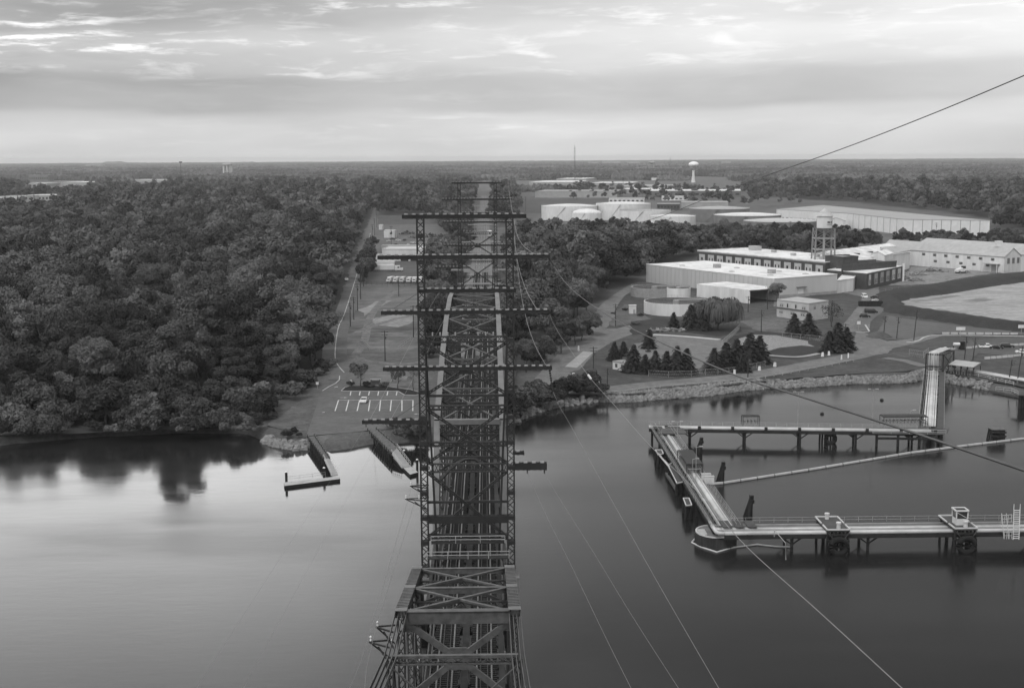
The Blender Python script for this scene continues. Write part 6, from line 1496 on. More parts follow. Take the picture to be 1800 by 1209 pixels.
# houses in the left wood
def house(px, py, w, d, label, ze=7.5, zr=11, rz=.1, rm=None):
    p = P(px, py, GZ); e = Vector((math.cos(rz), math.sin(rz))); f = Vector((-e.y, e.x)); c = Vector((p.x, p.y)); A = c - e * w / 2; B = c + e * w / 2
    t = gable('house', label, 'house', [A, B, B + f * d, A + f * d], GZ, ze, zr, white_w, rm or tar_roof)
    for u in (.2, .5, .8): window(t, A, B, B + f * d, u, ze - 2.3, 1.1, 1.5, glass, None)
    for u in (.3, .7): window(t, A, B, B + f * d, u, 4, 1.1, 1.5, glass, None)
    return t
house(612, 388, 19, 12, 'white house with dark roof at the bend of the street', 10, 14.5); house(604, 398, 17, 10, 'low white house beside the street below the larger one', 9, 12); house(561, 460, 9, 8, 'small pale gabled house deep in the wood by the street', 11, 14, .5, white_roof)
house(474, 363, 7, 7, 'small white-gabled house far inside the left wood', 13, 17, 1.4); house(500, 369, 22, 12, 'pale wide-roofed house with a terrace among far trees', 12, 15, .2, grey_roof); house(511, 473, 9, 8, 'white house end glimpsed under a spreading tree', 9, 12, .9)
# ------------------------------------------------------------------ far towers
def at_far(px, py, Y): return Q(px, py, Y)
p = at_far(1219, 305, 3300); kk = 3300 / F; t = thing('water_tower', 'white ball-shaped water tower on a slim stem above the far woods', 'water tower', (p.x, p.y, GZ))
MB().lathe((p.x, p.y, 0), [(5.5, GZ), (3.4, GZ + 12), (2.8, p.z + 4), (3.5, p.z + 8)], 20).build('stem', white_p, t, smooth=True)
top = Q(1219, 284, 3300).z; bot = Q(1219, 294.5, 3300).z; cz = (top + bot) / 2; rr = 8.8 * kk
MB().lathe((p.x, p.y, cz), [(rr * math.cos(u) + .01, (top - cz) * math.sin(u)) for u in np.linspace(-1.571, 1.571, 13)], 28).build('tank', mat('water tower paint', .75, .5, .05, 1), t, smooth=True)
p = at_far(1146, 292, 5200); kk = 5200 / F; t = thing('water_tower', 'smaller pale water tower on legs near the skyline', 'water tower', (p.x, p.y, GZ))
top, bot = Q(1146, 283, 5200).z, Q(1146, 289.5, 5200).z
MB().lathe((p.x, p.y, 0), [(.1, bot), (7 * kk, (bot + top) / 2), (6 * kk, top - 3), (.1, top)], 24).build('tank', grey_wall, t, smooth=True)
for u in range(6): MB().tube((p.x + 5 * kk * math.cos(u * 1.047), p.y + 5 * kk * math.sin(u * 1.047), GZ), (p.x + 5 * kk * math.cos(u * 1.047), p.y + 5 * kk * math.sin(u * 1.047), bot + 6), 1.0, 6).build('leg', grey_wall, t)
p = at_far(400, 299, 4600); kk = 4600 / F; t = thing('water_tower', 'broad pale water tower on many legs above the left woods', 'water tower', (p.x, p.y, GZ)); top, bot = Q(400, 286.5, 4600).z, Q(400, 291, 4600).z
MB().lathe((p.x, p.y, 0), [(.1, bot - 2), (8.5 * kk, bot), (8.5 * kk, top - 4), (5 * kk, top), (.1, top + 1)], 28).build('tank', grey_wall, t, smooth=True)
for u in range(8): MB().tube((p.x + 7.6 * kk * math.cos(u * .785), p.y + 7.6 * kk * math.sin(u * .785), GZ), (p.x + 7.6 * kk * math.cos(u * .785), p.y + 7.6 * kk * math.sin(u * .785), bot), 1.3, 6).build('leg', white_p, t)
MB().tube((p.x, p.y, GZ), (p.x, p.y, bot), 3.5, 10).build('riser', white_p, t)
def radio(px, py0, py1, Y, w, label):
    a, c = Q(px, py0, Y), Q(px, py1, Y); t = thing('lattice_mast', label, 'mast', (a.x, a.y, GZ)); mb = MB(); mb.lattice((a.x, a.y, GZ), (a.x, a.y, c.z), w, w, w * .14, w * 2.2, up=(0, 1, 0)); mb.build('mast', steel_mid, t)
    mb = MB(); mb.tube((a.x, a.y, c.z), (a.x, a.y, c.z + w * 2), w * .12, 6); mb.build('antenna', steel_mid, t)
radio(1010, 312, 259, 3600, 3.2, 'tall thin lattice mast rising over the skyline'); radio(1178, 300, 278, 8200, 4.5, 'tiny mast on the skyline right of the smaller water tower')
def floodmast(px, py0, py1, Y, label, head=True):
    a, c = Q(px, py0, Y), Q(px, py1, Y); t = thing('floodlight_mast', label, 'floodlight mast', (a.x, a.y, GZ)); MB().tube((a.x, a.y, GZ), (a.x, a.y, c.z), .8 * Y / 2500, 7, .4).build('pole', steel_mid, t)
    if head: w = 2.6 * Y / F; MB().box(a.x - w, a.x + w, a.y - .5, a.y + .5, c.z - 1, c.z + 1.5).build('lamp_head', steel_mid, t)
floodmast(319, 322, 285.5, 2600, 'tall floodlight mast standing out of the left woods')
for px, y0, y1, l in ((9, 350, 331, 'far-left'), (31, 356, 327, 'taller'), (60, 350, 329, 'middle'), (101, 350, 326, 'right-hand'), (148, 340, 326, 'short')): floodmast(px, y0, y1, 1900, 'thin %s floodlight mast over the school-like building' % l, px in (31,))
# ------------------------------------------------------------------ single trees and shrubs
def at(pr, name, px, py, label, s=1, cat='tree', group=None, rz=None, sz=None):
    p = P(px, py, GZ); return pr.place(name, label, cat, group, (p.x, p.y, GZ - .05), ru(0, 6) if rz is None else rz, (s, s, s * (sz or 1)))
CL_ = [(1080, 634, .62, 'narrow conifer left of the gatehouse, nearest the drive'), (1096, 626, .5, 'short conifer just behind the narrow one by the drive'), (1114, 655, .86, 'tall conifer touching the gatehouse roof'), (1134, 657, .6, 'squat conifer second from the gatehouse'),
       (1152, 656, .7, 'slender conifer third from the gatehouse'), (1172, 658, .72, 'full conifer fourth from the gatehouse'), (1190, 659, .88, 'tallest conifer in the row beside the gatehouse'), (1207, 658, .8, 'end conifer of the row beside the gatehouse'),
       (1141, 613, .68, 'dark leaning conifer at the corner of the empty car park'), (1184, 577, .62, 'lone bushy conifer behind the rubble heap'), (1214, 579, .95, 'dark conifer against the left side of the willow'), (1236, 581, .8, 'conifer half swallowed by the willow'),
       (1255, 655, .82, 'leftmost dark conifer of the clump by the shore road'), (1276, 652, .95, 'conifer second in the clump by the shore road'), (1295, 648, 1.0, 'tall conifer in the middle of the clump by the shore road'), (1318, 640, 1.08, 'tallest conifer of the clump by the shore road'), (1335, 638, .95, 'right-hand conifer of the clump by the shore road'), (1306, 655, .6, 'low conifer in front of the clump by the shore road'),
       (1396, 590, .88, 'left conifer of the pair before the office'), (1421, 592, .95, 'right conifer of the pair before the office'), (1457, 620, .8, 'lower conifer of the group at the junction'), (1472, 619, 1.08, 'broad dark conifer at the road junction'), (1488, 616, .85, 'right-hand conifer at the road junction')]
for i, (px, py, s, l) in enumerate(CL_): at(CONIF[i % 2], 'conifer', px, py, l, s * 1.17 * (1.0 if i % 2 == 0 else 1.16), sz=.95 if i < 12 else .88)
WM = willow_mesh(71, 12.5, 8.2, leaf_w); WIL = Proto(WM, trunk_mesh(72, 10, 3, .45))
at(WIL, 'willow_tree', 1262, 580, 'big weeping willow with hanging strands beside the empty car park', 1.0, rz=.4)
at(WIL, 'willow_tree', 1240, 577, 'left half of the willow pair, rounder and darker', .82, rz=2.2)
at(BROAD[4], 'broadleaf_tree', 1366, 531, 'round pale-flecked tree in front of the white shed end', .72)
at(BARE, 'thin_leaved_tree', 1462, 575, 'wispy half-bare tree beside the office and the works drive', 1.0)
at(BUSH[0], 'shrub', 1438, 589, 'small dark shrub between the two conifer groups', .6, 'shrub')
at(BUSH[0], 'shrub', 1448, 600, 'low dark shrub left of the junction conifers', .7, 'shrub')
for i, (px, py, s, l) in enumerate(((1078, 552, .35, 'tiny dark shrub on the dry grass mound'), (1098, 546, .5, 'low shrub on top of the dry mound'), (1113, 549, .4, 'small shrub right of the mound top'), (1125, 556, .6, 'low spreading shrub above the side track'), (1117, 571, .7, 'flat dark shrub at the edge of the side track'), (1140, 619, .4, 'small shrub at the foot of the leaning conifer'), (1022, 583, .8, 'dark shrub at the bend of the drive'), (1015, 592, .8, 'round shrub below the bend of the drive'), (960, 607, .9, 'shrub at the wood edge above the drive'))):
    at(BUSH[i % 2 * 0], 'shrub', px, py, l, s, 'shrub', sz=.7)
# the parking island: small trees, shrubs, sign
at(SMALLT, 'small_tree', 634, 680, 'small rounded tree left of the notice board on the island', 1.15); at(SMALLT, 'small_tree', 700, 683, 'small dark tree right of the notice board on the island', .9); at(SMALLP, 'small_tree', 727, 687, 'thin pale young tree at the end of the island', .95)
for px, py, s, l in ((617, 678.5, .45, 'low shrub at the left tip of the island'), (645, 680, .55, 'shrub just left of the notice board'), (653, 681, .4, 'small shrub touching the notice board post'), (674, 682, .55, 'shrub just right of the notice board')): at(BUSH[0], 'shrub', px, py, l, s, 'shrub')
p = P(660, 681, GZ); t = thing('notice_board', 'roofed notice board between shrubs on the parking island', 'notice board', (p.x, p.y, GZ))
for s in (-1.2, 1.2): MB().box(p.x + s - .15, p.x + s + .15, p.y - .15, p.y + .15, GZ, GZ + 2.4).build('post', wood_g, t)
MB().box(p.x - 1.04, p.x + 1.04, p.y - .06, p.y + .06, GZ + .8, GZ + 2.0).build('panel', steel_mid, t); MB().prism([(p.x - 1.6, p.y - .6), (p.x + 1.6, p.y - .6), (p.x + 1.6, p.y + .6), (p.x - 1.6, p.y + .6)], GZ + 2.4, GZ + 2.55).build('roof', tar_roof, t)
p = P(617, 677, GZ); t = thing('small_sign', 'small white sign plate at the left tip of the island', 'sign', (p.x, p.y, GZ)); MB().tube((p.x, p.y, GZ), (p.x, p.y, GZ + 1.6), .05, 6).build('post', galv, t); MB().box(p.x - .3, p.x + .3, p.y - .09, p.y - .05, GZ + .9, GZ + 1.7).build('plate', white_p, t)
p = P(558, 683, GZ); t = thing('small_sign', 'small white sign standing in the grass left of the lot entrance', 'sign', (p.x, p.y, GZ)); MB().tube((p.x, p.y, GZ), (p.x, p.y, GZ + 2), .05, 6).build('post', galv, t); MB().box(p.x - .4, p.x + .4, p.y - .09, p.y - .05, GZ + 1.2, GZ + 2.0).build('plate', white_p, t)
# shrubs on the banks (countable clumps)
SHR = []
for i in range(26): u = i / 25; SHR.append((905 + 140 * u + ru(-4, 4), 706 - 26 * u + ru(-10, 16), ru(.9, 1.5), 'dark shrub in the thicket on the bank right of the bridge', 'shrubs on the bank right of the bridge'))
for i in range(9): SHR.append((ru(900, 935), ru(705, 728), ru(.9, 1.3), 'dark shrub in the thicket on the bank right of the bridge', 'shrubs on the bank right of the bridge'))
for i in range(16): SHR.append((ru(690, 748), ru(753, 773), ru(.7, 1.1), 'low shrub on the bank between the ramp and the bridge', 'shrubs between the ramp and the bridge'))
for i in range(30): u = rnd(); SHR.append((0 + 440 * u, 764 - 8 * u + ru(-5, 5), ru(.8, 1.4), 'low bush overhanging the water along the wood', 'bushes along the waterside of the wood'))
for i in range(95): u = rnd(); SHR.append((-10 + 470 * u, ru(725, 757) - 14 * u, ru(1.1, 2.0), 'tall dense shrub filling the space below the waterside trees', 'understorey shrubs below the waterside trees'))
for i in range(30): SHR.append((ru(440, 560), ru(668, 725), ru(.9, 1.5), 'dense shrub along the edge of the wood above the grass slope', 'edge shrubs above the grass slope'))
SHR = [q for q in SHR if not (q[0] > 470 and q[1] > 752 - (q[0] - 430) * .62 and q[4].startswith('edge'))]
for i in range(12): SHR.append((ru(425, 480), ru(725, 755), ru(.3, .62), 'scrubby bush at the end of the wood above the grass', 'scrub at the end of the wood'))
for i in range(14): u = rnd(); SHR.append((520 + 60 * u, 695 - 55 * u + ru(-6, 6), ru(.7, 1.1), 'bush at the foot of the wood beside the lot entrance', 'bushes beside the lot entrance'))
for i in range(12): SHR.append((ru(747, 785), ru(545, 640), ru(.8, 1.3), 'bush on the bank under the bridge trusses', 'bushes under the bridge trusses'))
for i in range(8): SHR.append((ru(495, 536), ru(760, 770), ru(.25, .5), 'small weedy bush among stones by the ramp pier', 'weeds by the ramp pier'))
for px, py, s, l, g_ in SHR:
    b_ = BUSH[random.choice((0, 0, 2, 0))]; at(b_, 'shrub', px, py, l, s, 'shrub', g_, sz=ru(.8, 1.2))
for i in range(10): u = i / 9; q = P(925 + 110 * u, 655 - 65 * u + ru(-4, 3), GZ); BROAD[random.choice((0, 2, 3))].place('broadleaf_tree', 'edge tree leaning out of the wood above the drive', 'tree', 'edge trees of the wood above the drive', (q.x, q.y, GZ - .1), ru(0, 6), ru(.55, .85))

# ------------------------------------------------------------------ riprap and rocks
rkm = []
for i in range(4):
    rg_ = np.random.default_rng(300 + i); mb = MB(); mb.lathe((0, 0, 0), [(.05, -.5), (.45, -.35), (.6, .05), (.42, .42), (.05, .5)], 6)
    v = [tuple(np.array(q) * rg_.uniform(.7, 1.25, 3)) for q in mb.v]; me = bpy.data.meshes.new('rock'); me.from_pydata(v, [], mb.f); me.materials.append(rock_m); rkm.append(me)
rk_c = proto_collection('riprap_rock', rkm)
pts = []
SHW = [(p.x, p.y) for p in SH]
def along(i0, i1, n, wid, out=1.2):
    seg = [(Vector(SHW[i]), Vector(SHW[i + 1])) for i in range(i0, i1)]; Ls = [(c - a).length for a, c in seg]; T = sum(Ls)
    for _ in range(n):
        r = rnd() * T
        for (a, c), l in zip(seg, Ls):
            if r <= l: break
            r -= l
        d = (c - a).normalized(); nn_ = Vector((-d.y, d.x)); w = ru(-out, wid); q = a + d * r + nn_ * w
        z = GZ * (1 - math.exp(-max(w, 0) / 2.0)) if w > 0 else .35 * w
        pts.append((q.x, q.y, max(z, float(ground_z(np.array([q.x]), np.array([q.y]))[0])) + .2, random.randrange(4), ru(.5, 1.7) * (1.25 if w < 1 else 1), ru(0, 6.28)))
iA = SHORE.index((1000, 712)); iB = SHORE.index((1640, 660)); iC = SHORE.index((1739, 685))
iM = SHORE.index((1346, 682)); along(iA + 1, iM, 1300, 3.4, .8); along(iM, iB, 800, 2.2, .7); along(iB, iC, 160, 2.5); along(SHORE.index((897, 744)), iA + 1, 120, 1.5); along(SHORE.index((465, 775)), SHORE.index((552, 781)), 90, 1.5)
scatter('riprap_rocks', pts, rk_c, 'broken grey riprap stones banked along the shore', 'rocks')
# broken-concrete heap behind the car park
p = P(1172, 583, GZ); t = thing('rubble_heap', 'long heap of broken pale concrete slabs behind the car park', 'rubble heap', (p.x, p.y, GZ)); mb = MB()
for k in range(70): u = ru(-1, 1); c = Vector((p.x + u * 7.5, p.y + ru(-1.6, 1.6), GZ + ru(0, 1.5) * (1 - abs(u) * .6))); d = Vector((ru(-1, 1), ru(-1, 1), ru(-.6, .6))).normalized() * ru(.5, 1.2); mb.beam(c - d, c + d, ru(.5, 1.2), ru(.15, .4))
mb.build('slabs', rock_l, t, kind='stuff')
p = P(1545, 593, GZ); tag(MB().lathe((p.x, p.y, GZ), [(5.2, 0), (3.6, 1.1), (1.4, 2.1), (.05, 2.3)], 18).build('mulch_pile', asph_d), 'smooth dark conical soil pile at the edge of the works drive', 'soil pile')
# white concrete marker blocks along the shore road
def make_block():
    t = thing('marker_block', 'white tapered concrete marker block', 'marker block'); MB().lathe((0, 0, 0), [(.62, 0), (.5, .9), (.42, 1.5), (.02, 1.5)], 4).build('block', white_p, t); MB().lathe((0, 0, 0), [(.75, -.05), (.75, .12), (.6, .121)], 4).build('foot', concrete, t); return t
mk = None
for px, py, l in ((1291, 658, 'white marker block nearest the conifer clump on the shore road'), (1335, 652, 'white marker block second from the conifer clump'), (1362, 645, 'white marker block at the bend of the basin path'), (1446, 627, 'left one of three white marker blocks under the junction conifers'), (1457, 625, 'middle one of three white marker blocks under the junction conifers'), (1486, 619, 'right one of three white marker blocks under the junction conifers'), (1008, 664, 'white marker block by the loading pad'), (1052, 675, 'white marker block at the start of the shore road'), (1017, 617, 'tall white marker at the top of the loading pad'), (1479, 633, 'white post marker on the verge of the shore road'), (1491, 630, 'white post marker nearest the junction')):
    p = P(px, py, GZ)
    if mk is None: mk = make_block(); o = put(mk, (p.x, p.y, GZ), ru(0, 1), 1, l)
    else: clone(mk, (p.x, p.y, GZ), ru(0, 1), (.55, .55, 1.2) if 'post' in l or 'tall' in l else 1, l)
# guardrail and fences
def fence(name, label, pts, h=1.8, gap=4, m=galv, cat='fence', rails=(1, .5), mesh=False, r=.03):
    q = [P(a, c, GZ) for a, c in pts]; t = thing(name, label, cat, q[0])
    for a, c in zip(q[:-1], q[1:]):
        n = max(1, round((c - a).length / gap))
        for k in range(n + (c == q[-1])): p = a.lerp(c, k / n); MB().tube((p.x, p.y, GZ - .2), (p.x, p.y, GZ + h), r * 1.6, 6).build('post', m, t)
    mb = MB()
    for a, c in zip(q[:-1], q[1:]):
        for f in rails: mb.beam(a + Vector((0, 0, h * f)), c + Vector((0, 0, h * f)), r * 1.5, r * 2)
        if mesh:
            n = int((c - a).length / .7)
            for k in range(n): mb.beam(a.lerp(c, k / n) + Vector((0, 0, .1)), a.lerp(c, (k + 1) / n) + Vector((0, 0, h)), .018); mb.beam(a.lerp(c, k / n) + Vector((0, 0, h)), a.lerp(c, (k + 1) / n) + Vector((0, 0, .1)), .018)
    mb.build('rails', m, t); return t
fence('guardrail', 'low steel guardrail along the river side of the shore road', [(1060, 694), (1100, 690), (1160, 682), (1250, 675), (1330, 668), (1390, 657), (1450, 646), (1500, 636)], .8, 4.5, galv, 'guardrail', (.9,), r=.1)
fence('chain_fence', 'wire fence on posts before the conifer row by the gatehouse', [(1140, 662), (1175, 664), (1215, 663), (1240, 660), (1262, 660), (1300, 655), (1345, 645)], 2.0, 5, galv, mesh=True)
fence('chain_fence', 'wire fence along the top of the stone basin', [(1268, 610), (1290, 590), (1300, 580)], 2.2, 4, galv, mesh=True); fence('chain_fence', 'wire fence below the pair of conifers by the office', [(1375, 594), (1440, 600), (1456, 606)], 2.0, 4, galv, mesh=True)
fence('gate_fence', 'low barred gate across the lower end of the drive', [(965, 662), (1003, 664)], 1.4, 3, galv, 'gate', (1, .5, .1), mesh=True); fence('chain_fence', 'wire fence round the open ground beside the pipe loop', [(1598, 626), (1623, 630), (1632, 624)], 2.4, 4, galv, mesh=True)
fence('yard_fence', 'dark fence along the lower edge of the truck yard', [(644, 501), (700, 503), (744, 503)], 2.0, 3, wood_p, mesh=True); fence('lot_fence', 'thin fence across the lower part of the vacant lot', [(636, 600), (650, 616), (700, 616), (722, 600)], 1.4, 4, galv)
fence('yard_fence', 'long fence behind the salvage yard', [(662, 382), (730, 381), (800, 382)], 2.0, 8, wood_g, rails=(1, .5, .2)); fence('yard_fence', 'fence along the foot of the grass berm before the rubble yard', [(1545, 515), (1590, 508), (1660, 500), (1730, 486), (1790, 477)], 1.6, 6, galv)
# kerb round the lot at the right, jersey barriers
kerb('kerb', [(1594, 603), (1606, 602), (1616, 599), (1624, 594), (1634, 591), (1660, 590), (1720, 590.5), (1860, 593)], .7, .3); kerb('kerb', [(1521, 572), (1528, 583)], .6, .3); kerb('kerb', [(1504, 584), (1527, 584)], .4, .2)
def barrier_row(pts, n, label, group):
    q = [P(a, c, GZ) for a, c in pts]; a, c = q[0], q[1]; d = (c - a) / n
    for k in range(n):
        p0, p1 = a + d * (k + .08), a + d * (k + .92); L = (p1 - p0).length; mb = MB(); dn = d.normalized(); nn_ = Vector((-dn.y, dn.x, 0))
        for w0, w1, z0, z1 in ((.35, .2, 0, .4), (.2, .12, .401, .9)):
            v = []
            for e in (p0, p1): v += [e - nn_ * w0 + Vector((0, 0, z0)), e + nn_ * w0 + Vector((0, 0, z0)), e + nn_ * w1 + Vector((0, 0, z1)), e - nn_ * w1 + Vector((0, 0, z1))]
            mb.add(v, [(0, 1, 2, 3), (7, 6, 5, 4), (0, 4, 5, 1), (1, 5, 6, 2), (2, 6, 7, 3), (3, 7, 4, 0)])
        tag(mb.build('road_barrier', curb_m), label, 'barrier', group)
barrier_row([(1730, 632), (1850, 622)], 12, 'pale concrete barrier in the lower row of the car lot', 'lower row of barriers'); barrier_row([(1670, 616), (1718, 612)], 5, 'pale concrete barrier in the upper row beside the parked pickup', 'upper row of barriers')
barrier_row([(1760, 610), (1850, 604)], 9, 'pale concrete barrier behind the dark parked cars', 'barriers behind the parked cars'); barrier_row([(1655, 588), (1790, 589)], 9, 'grey concrete barrier along the far kerb of the car lot', 'barriers along the far kerb')
# ------------------------------------------------------------------ utility poles
def make_pole(h=12.0):
    t = thing('utility_pole', 'x', 'utility pole'); MB().tube((0, 0, -.5), (0, 0, h), .2, 8, .13).build('pole', wood_p, t)
    for z, w in ((h - .5, 1.25), (h - 1.6, 1.0)):
        MB().box(-w, w, -.25, -.12, z, z + .14).build('cross_arm', wood_p, t)
        mb = MB()
        for s in (-w * .9, -w * .4, w * .4, w * .9): mb.lathe((s, -.18, z + .14), [(.06, 0), (.08, .12), (.02, .2)], 6)
        mb.build('insulator', mat('pole insulator', .15, .4, .2, 1), t, kind=None)
    MB().lathe((.35, 0, h - 3.2), [(.02, 0), (.24, 0), (.24, .9), (.02, 1.0)], 10).build('transformer', steel_mid, t); return t
mp = make_pole(); first = [True]
PG = 'wooden utility poles along the street'
def pole(px, py, hpx, label, group=None, lean=0):
    p = P(px, py, GZ); h = hpx * (p - Vector((0, 0, H))).length / F
    if first[0]: first[0] = False; o = put(mp, (p.x, p.y, GZ), 0, 1, label)
    else: o = clone(mp, (p.x, p.y, GZ), 0, 1, label)
    o.scale = (1, 1, h / 12.0); o.rotation_euler = (0, lean, ru(-.2, .2))
    if group: o['group'] = group
    elif 'group' in o: del o['group']
    return p + Vector((0, 0, h))
ST = [(616, 574, 42), (622, 562, 40), (628.7, 546, 48), (634, 526, 46), (639, 504, 44), (643, 487, 38), (647, 467, 38), (651.5, 446, 33), (655, 428, 33), (658.5, 415, 31), (662, 400, 29), (664.5, 385, 26), (667, 373, 24), (669, 362, 20)]
tops = [pole(px, py, h, 'wooden utility pole in the long row beside the street', PG) for px, py, h in ST]
for k, dx in enumerate((-1.1, 0, 1.1)):
    wire('street_wire', ['outer', 'middle', 'inner'][k] + ' sagging wire strung along the street poles', [q for a, c in zip(tops[:-1], tops[1:]) for q in (a + Vector((dx, 0, -.4)), a.lerp(c, .5) + Vector((dx, 0, -1.3)))] + [tops[-1] + Vector((dx, 0, -.4))], .025, wire_d)
P1 = pole(677, 635, 54, 'bare pole in the vacant lot near the parking island'); P2 = pole(727, 593.5, 57, 'utility pole in the vacant lot close to the wire tower'); P3 = pole(701, 521, 24, 'short pole in the vacant lot below the truck yard')
pole(688, 440, 42, 'pole in the salvage yard behind the white shed'); pole(1082, 574, 40, 'utility pole on the dry mound right of the drive'); pole(1043, 666, 57, 'tall pole at the lower corner of the loading pad'); pole(1067.5, 688, 41, 'short pole standing on the riprap shore')
P4 = pole(1338, 585, 40, 'pole on the gravel lot right of the willow'); P5 = pole(1315, 549, 28, 'pole at the corner of the open shed'); pole(1314.5, 664, 40, 'pole on the shore road beyond the conifer clump'); pole(1349, 544, 40, 'thick pole by the black opening of the shed')
pole(1460, 567, 38, 'pole beside the wispy tree by the works drive', lean=.05); pole(1484, 614, 44, 'pole standing in front of the junction conifers', lean=.03); pole(1553, 593, 36, 'slim pale pole behind the soil pile', lean=.06); pole(1576, 596, 37, 'dark pole right of the soil pile', lean=.06); pole(1606, 599, 52, 'tallest dark pole on the grass below the berm', lean=.08)
pole(1695, 633, 40, 'pole left of the car lot row', lean=.06); pole(1710, 634, 38, 'pole beside the pipe shelter', lean=.07); pole(1773, 671, 37, 'pole with two arms at the shore right of the pipes', lean=.1); pole(1788, 672, 60, 'tall pole nearest the right edge', lean=.1)
for i, (px, py, h) in enumerate(((1062, 460, 42), (1118, 462, 40), (1180, 446, 40), (1245, 436, 40), (1316, 418, 26), (1395, 408, 22), (1504, 402, 20), (1645, 420, 27), (1388, 430, 40), (962, 470, 42), (936, 480, 45), (952, 520, 45))): pole(px, py, h, 'slim pole standing among the trees of the wood', 'poles among the trees of the wood')
for i, (px, py, h) in enumerate(((924, 372, 26), (908, 330, 22), (1014, 352, 26), (1095, 340, 24), (1130, 352, 18), (880, 352, 25))): pole(px, py, h, 'far slim pole by the industrial strip', 'far poles by the industrial strip')
# ------------------------------------------------------------------ vehicles
def wheel(x, y, r, w, par):
    o = MB().tube((x - w / 2, y, r), (x + w / 2, y, r), r, 14).build('wheel', tyre_m, par); MB().tube((x - w / 2 - .01, y, r), (x + w / 2 + .01, y, r), r * .55, 10).build('rim', galv, o); return o
def make_car(label, paint, L=4.5, Wd=1.8, kind='sedan'):
    """nose towards -y"""
    t = thing('parked_car', label, 'car'); h = L / 2; w = Wd / 2
    if kind == 'sedan': low = [(-h, .35), (-h, .62), (-h + .15, .78), (-.75, .92), (h - .9, .95), (h - .05, .88), (h, .6), (h, .35)]; cab = [(-.95, .9), (-.25, 1.42), (.75, 1.42), (1.55, .92)]
    elif kind == 'suv': low = [(-h, .4), (-h, .8), (-h + .2, .98), (-.9, 1.05), (h - .1, 1.08), (h, .9), (h, .4)]; cab = [(-1.1, 1.03), (-.55, 1.68), (h - .5, 1.7), (h - .12, 1.06)]
    elif kind == 'van': low = [(-h, .4), (-h, .9), (-h + .3, 1.1), (-h + .9, 1.15), (h, 1.15), (h, .4)]; cab = [(-h + .7, 1.12), (-h + 1.5, 2.05), (h - .1, 2.1), (h - .02, 1.12)]
    else: low = [(-h, .45), (-h, .85), (-h + .2, 1.0), (-.9, 1.05), (h - .1, 1.05), (h, .95), (h, .45)]; cab = [(-1.1, 1.03), (-.5, 1.7), (.5, 1.7), (.75, 1.03)]
    def ext(pr, w0, w1, zmid):
        n = len(pr); mb = MB(); v = []
        for s in (-1, 1):
            for y, z in pr: ww = w0 if z < zmid else w1; v.append((s * ww, y, z))
        mb.add(v, [tuple(range(n - 1, -1, -1)), tuple(range(n, 2 * n))] + [(i, (i + 1) % n, n + (i + 1) % n, n + i) for i in range(n)]); return mb
    ext(low, w, w * .97, .8).build('body', paint, t)
    zc = (cab[0][1] + cab[1][1]) / 2; ext(cab, w * .95, w * .8, zc).build('cabin', paint, t)
    (a, za), (b_, zb), (c, zc_), (d, zd) = cab; e = .03
    def gl(nm, y0, z0, y1, z1, f0, f1, out):
        mb = MB(); y0_, y1_ = y0 + (y1 - y0) * .14, y0 + (y1 - y0) * .86; z0_, z1_ = z0 + (z1 - z0) * .14, z0 + (z1 - z0) * .86; w0, w1 = w * (.95 - .15 * .14) * .88, w * (.95 - .15 * .86) * .88
        mb.add([(-w0, y0_ + out * e, z0_ + e), (w0, y0_ + out * e, z0_ + e), (w1, y1_ + out * e, z1_ + e), (-w1, y1_ + out * e, z1_ + e)], [(0, 1, 2, 3)]); mb.build(nm, glass, t)
    gl('windscreen', a, za, b_, zb, 0, 0, -1); gl('rear_window', d, zd, c, zc_, 0, 0, 1)
    for s in (-1, 1):
        mb = MB(); yy0, yy1 = a + (b_ - a) * .45, d + (c - d) * .45
        x0 = s * (w * .95 - w * .15 * .2 + e); x1 = s * (w * .8 + w * .15 * .18 + e)
        mb.add([(x0, a + (b_ - a) * .3 + .1, za + (zb - za) * .18), (x0, d + (c - d) * .3 - .1, za + (zb - za) * .18), (x1, c + (d - c) * .1 - .05, za + (zb - za) * .82), (x1, b_ - (b_ - a) * .1 + .1, za + (zb - za) * .82)], [(0, 1, 2, 3)])
        mb.build('side_window', glass, t)
        MB().box(s * w * .62 - .2, s * w * .62 + .2, -h - .02, -h + .05, .62, .78).build('headlight', porc, t); MB().box(s * w * .68 - .16, s * w * .68 + .16, h - .05, h + .02, .68, .86).build('tail_light', steel_mid, t)
        for y in (-h + .85, h - .85): wheel(s * (w - .1), y, .33, .24, t)
    if kind == 'pickup': MB().box(-w * .84, w * .84, .95, h - .12, 1.053, 1.08).build('bed', black, t)
    return t
def car_at(o, px, py, rz, label=None): p = P(px, py, GZ); return put(o, (p.x, p.y, GZ + .06), rz, 1, label)
car_at(make_car('silver saloon car parked alone in the boat-ramp lot', car_silver), 640, 707.5, -.08)
car_at(make_car('white pickup truck parked at the head of the car lot row', car_white, 5.6, 2.0, 'pickup'), 1735.5, 612.5, 1.35); car_at(make_car('dark saloon car beside the white pickup', car_dark), 1751, 613.5, 1.35); car_at(make_car('dark estate car at the far end of the car lot row', car_dark, 4.8, 1.85, 'suv'), 1770, 611.5, 1.35); car_at(make_car('white car cut by the right edge of the picture', car_white), 1797, 621.5, 1.35)
car_at(make_car('two-tone dark hatchback with silver roof nearest in the works drive', car_dark, 4.4, 1.8, 'suv'), 1520, 558.5, 1.45); car_at(make_car('black van parked behind the hatchback', car_dark, 5.4, 2.0, 'van'), 1531, 551, 1.5); car_at(make_car('white van seen from the front in the works drive', car_white, 5.0, 1.9, 'van'), 1519.5, 524, 0); car_at(make_car('white panel van beside the loading canopy', car_white, 5.4, 2.0, 'van'), 1533, 503.5, 1.2)
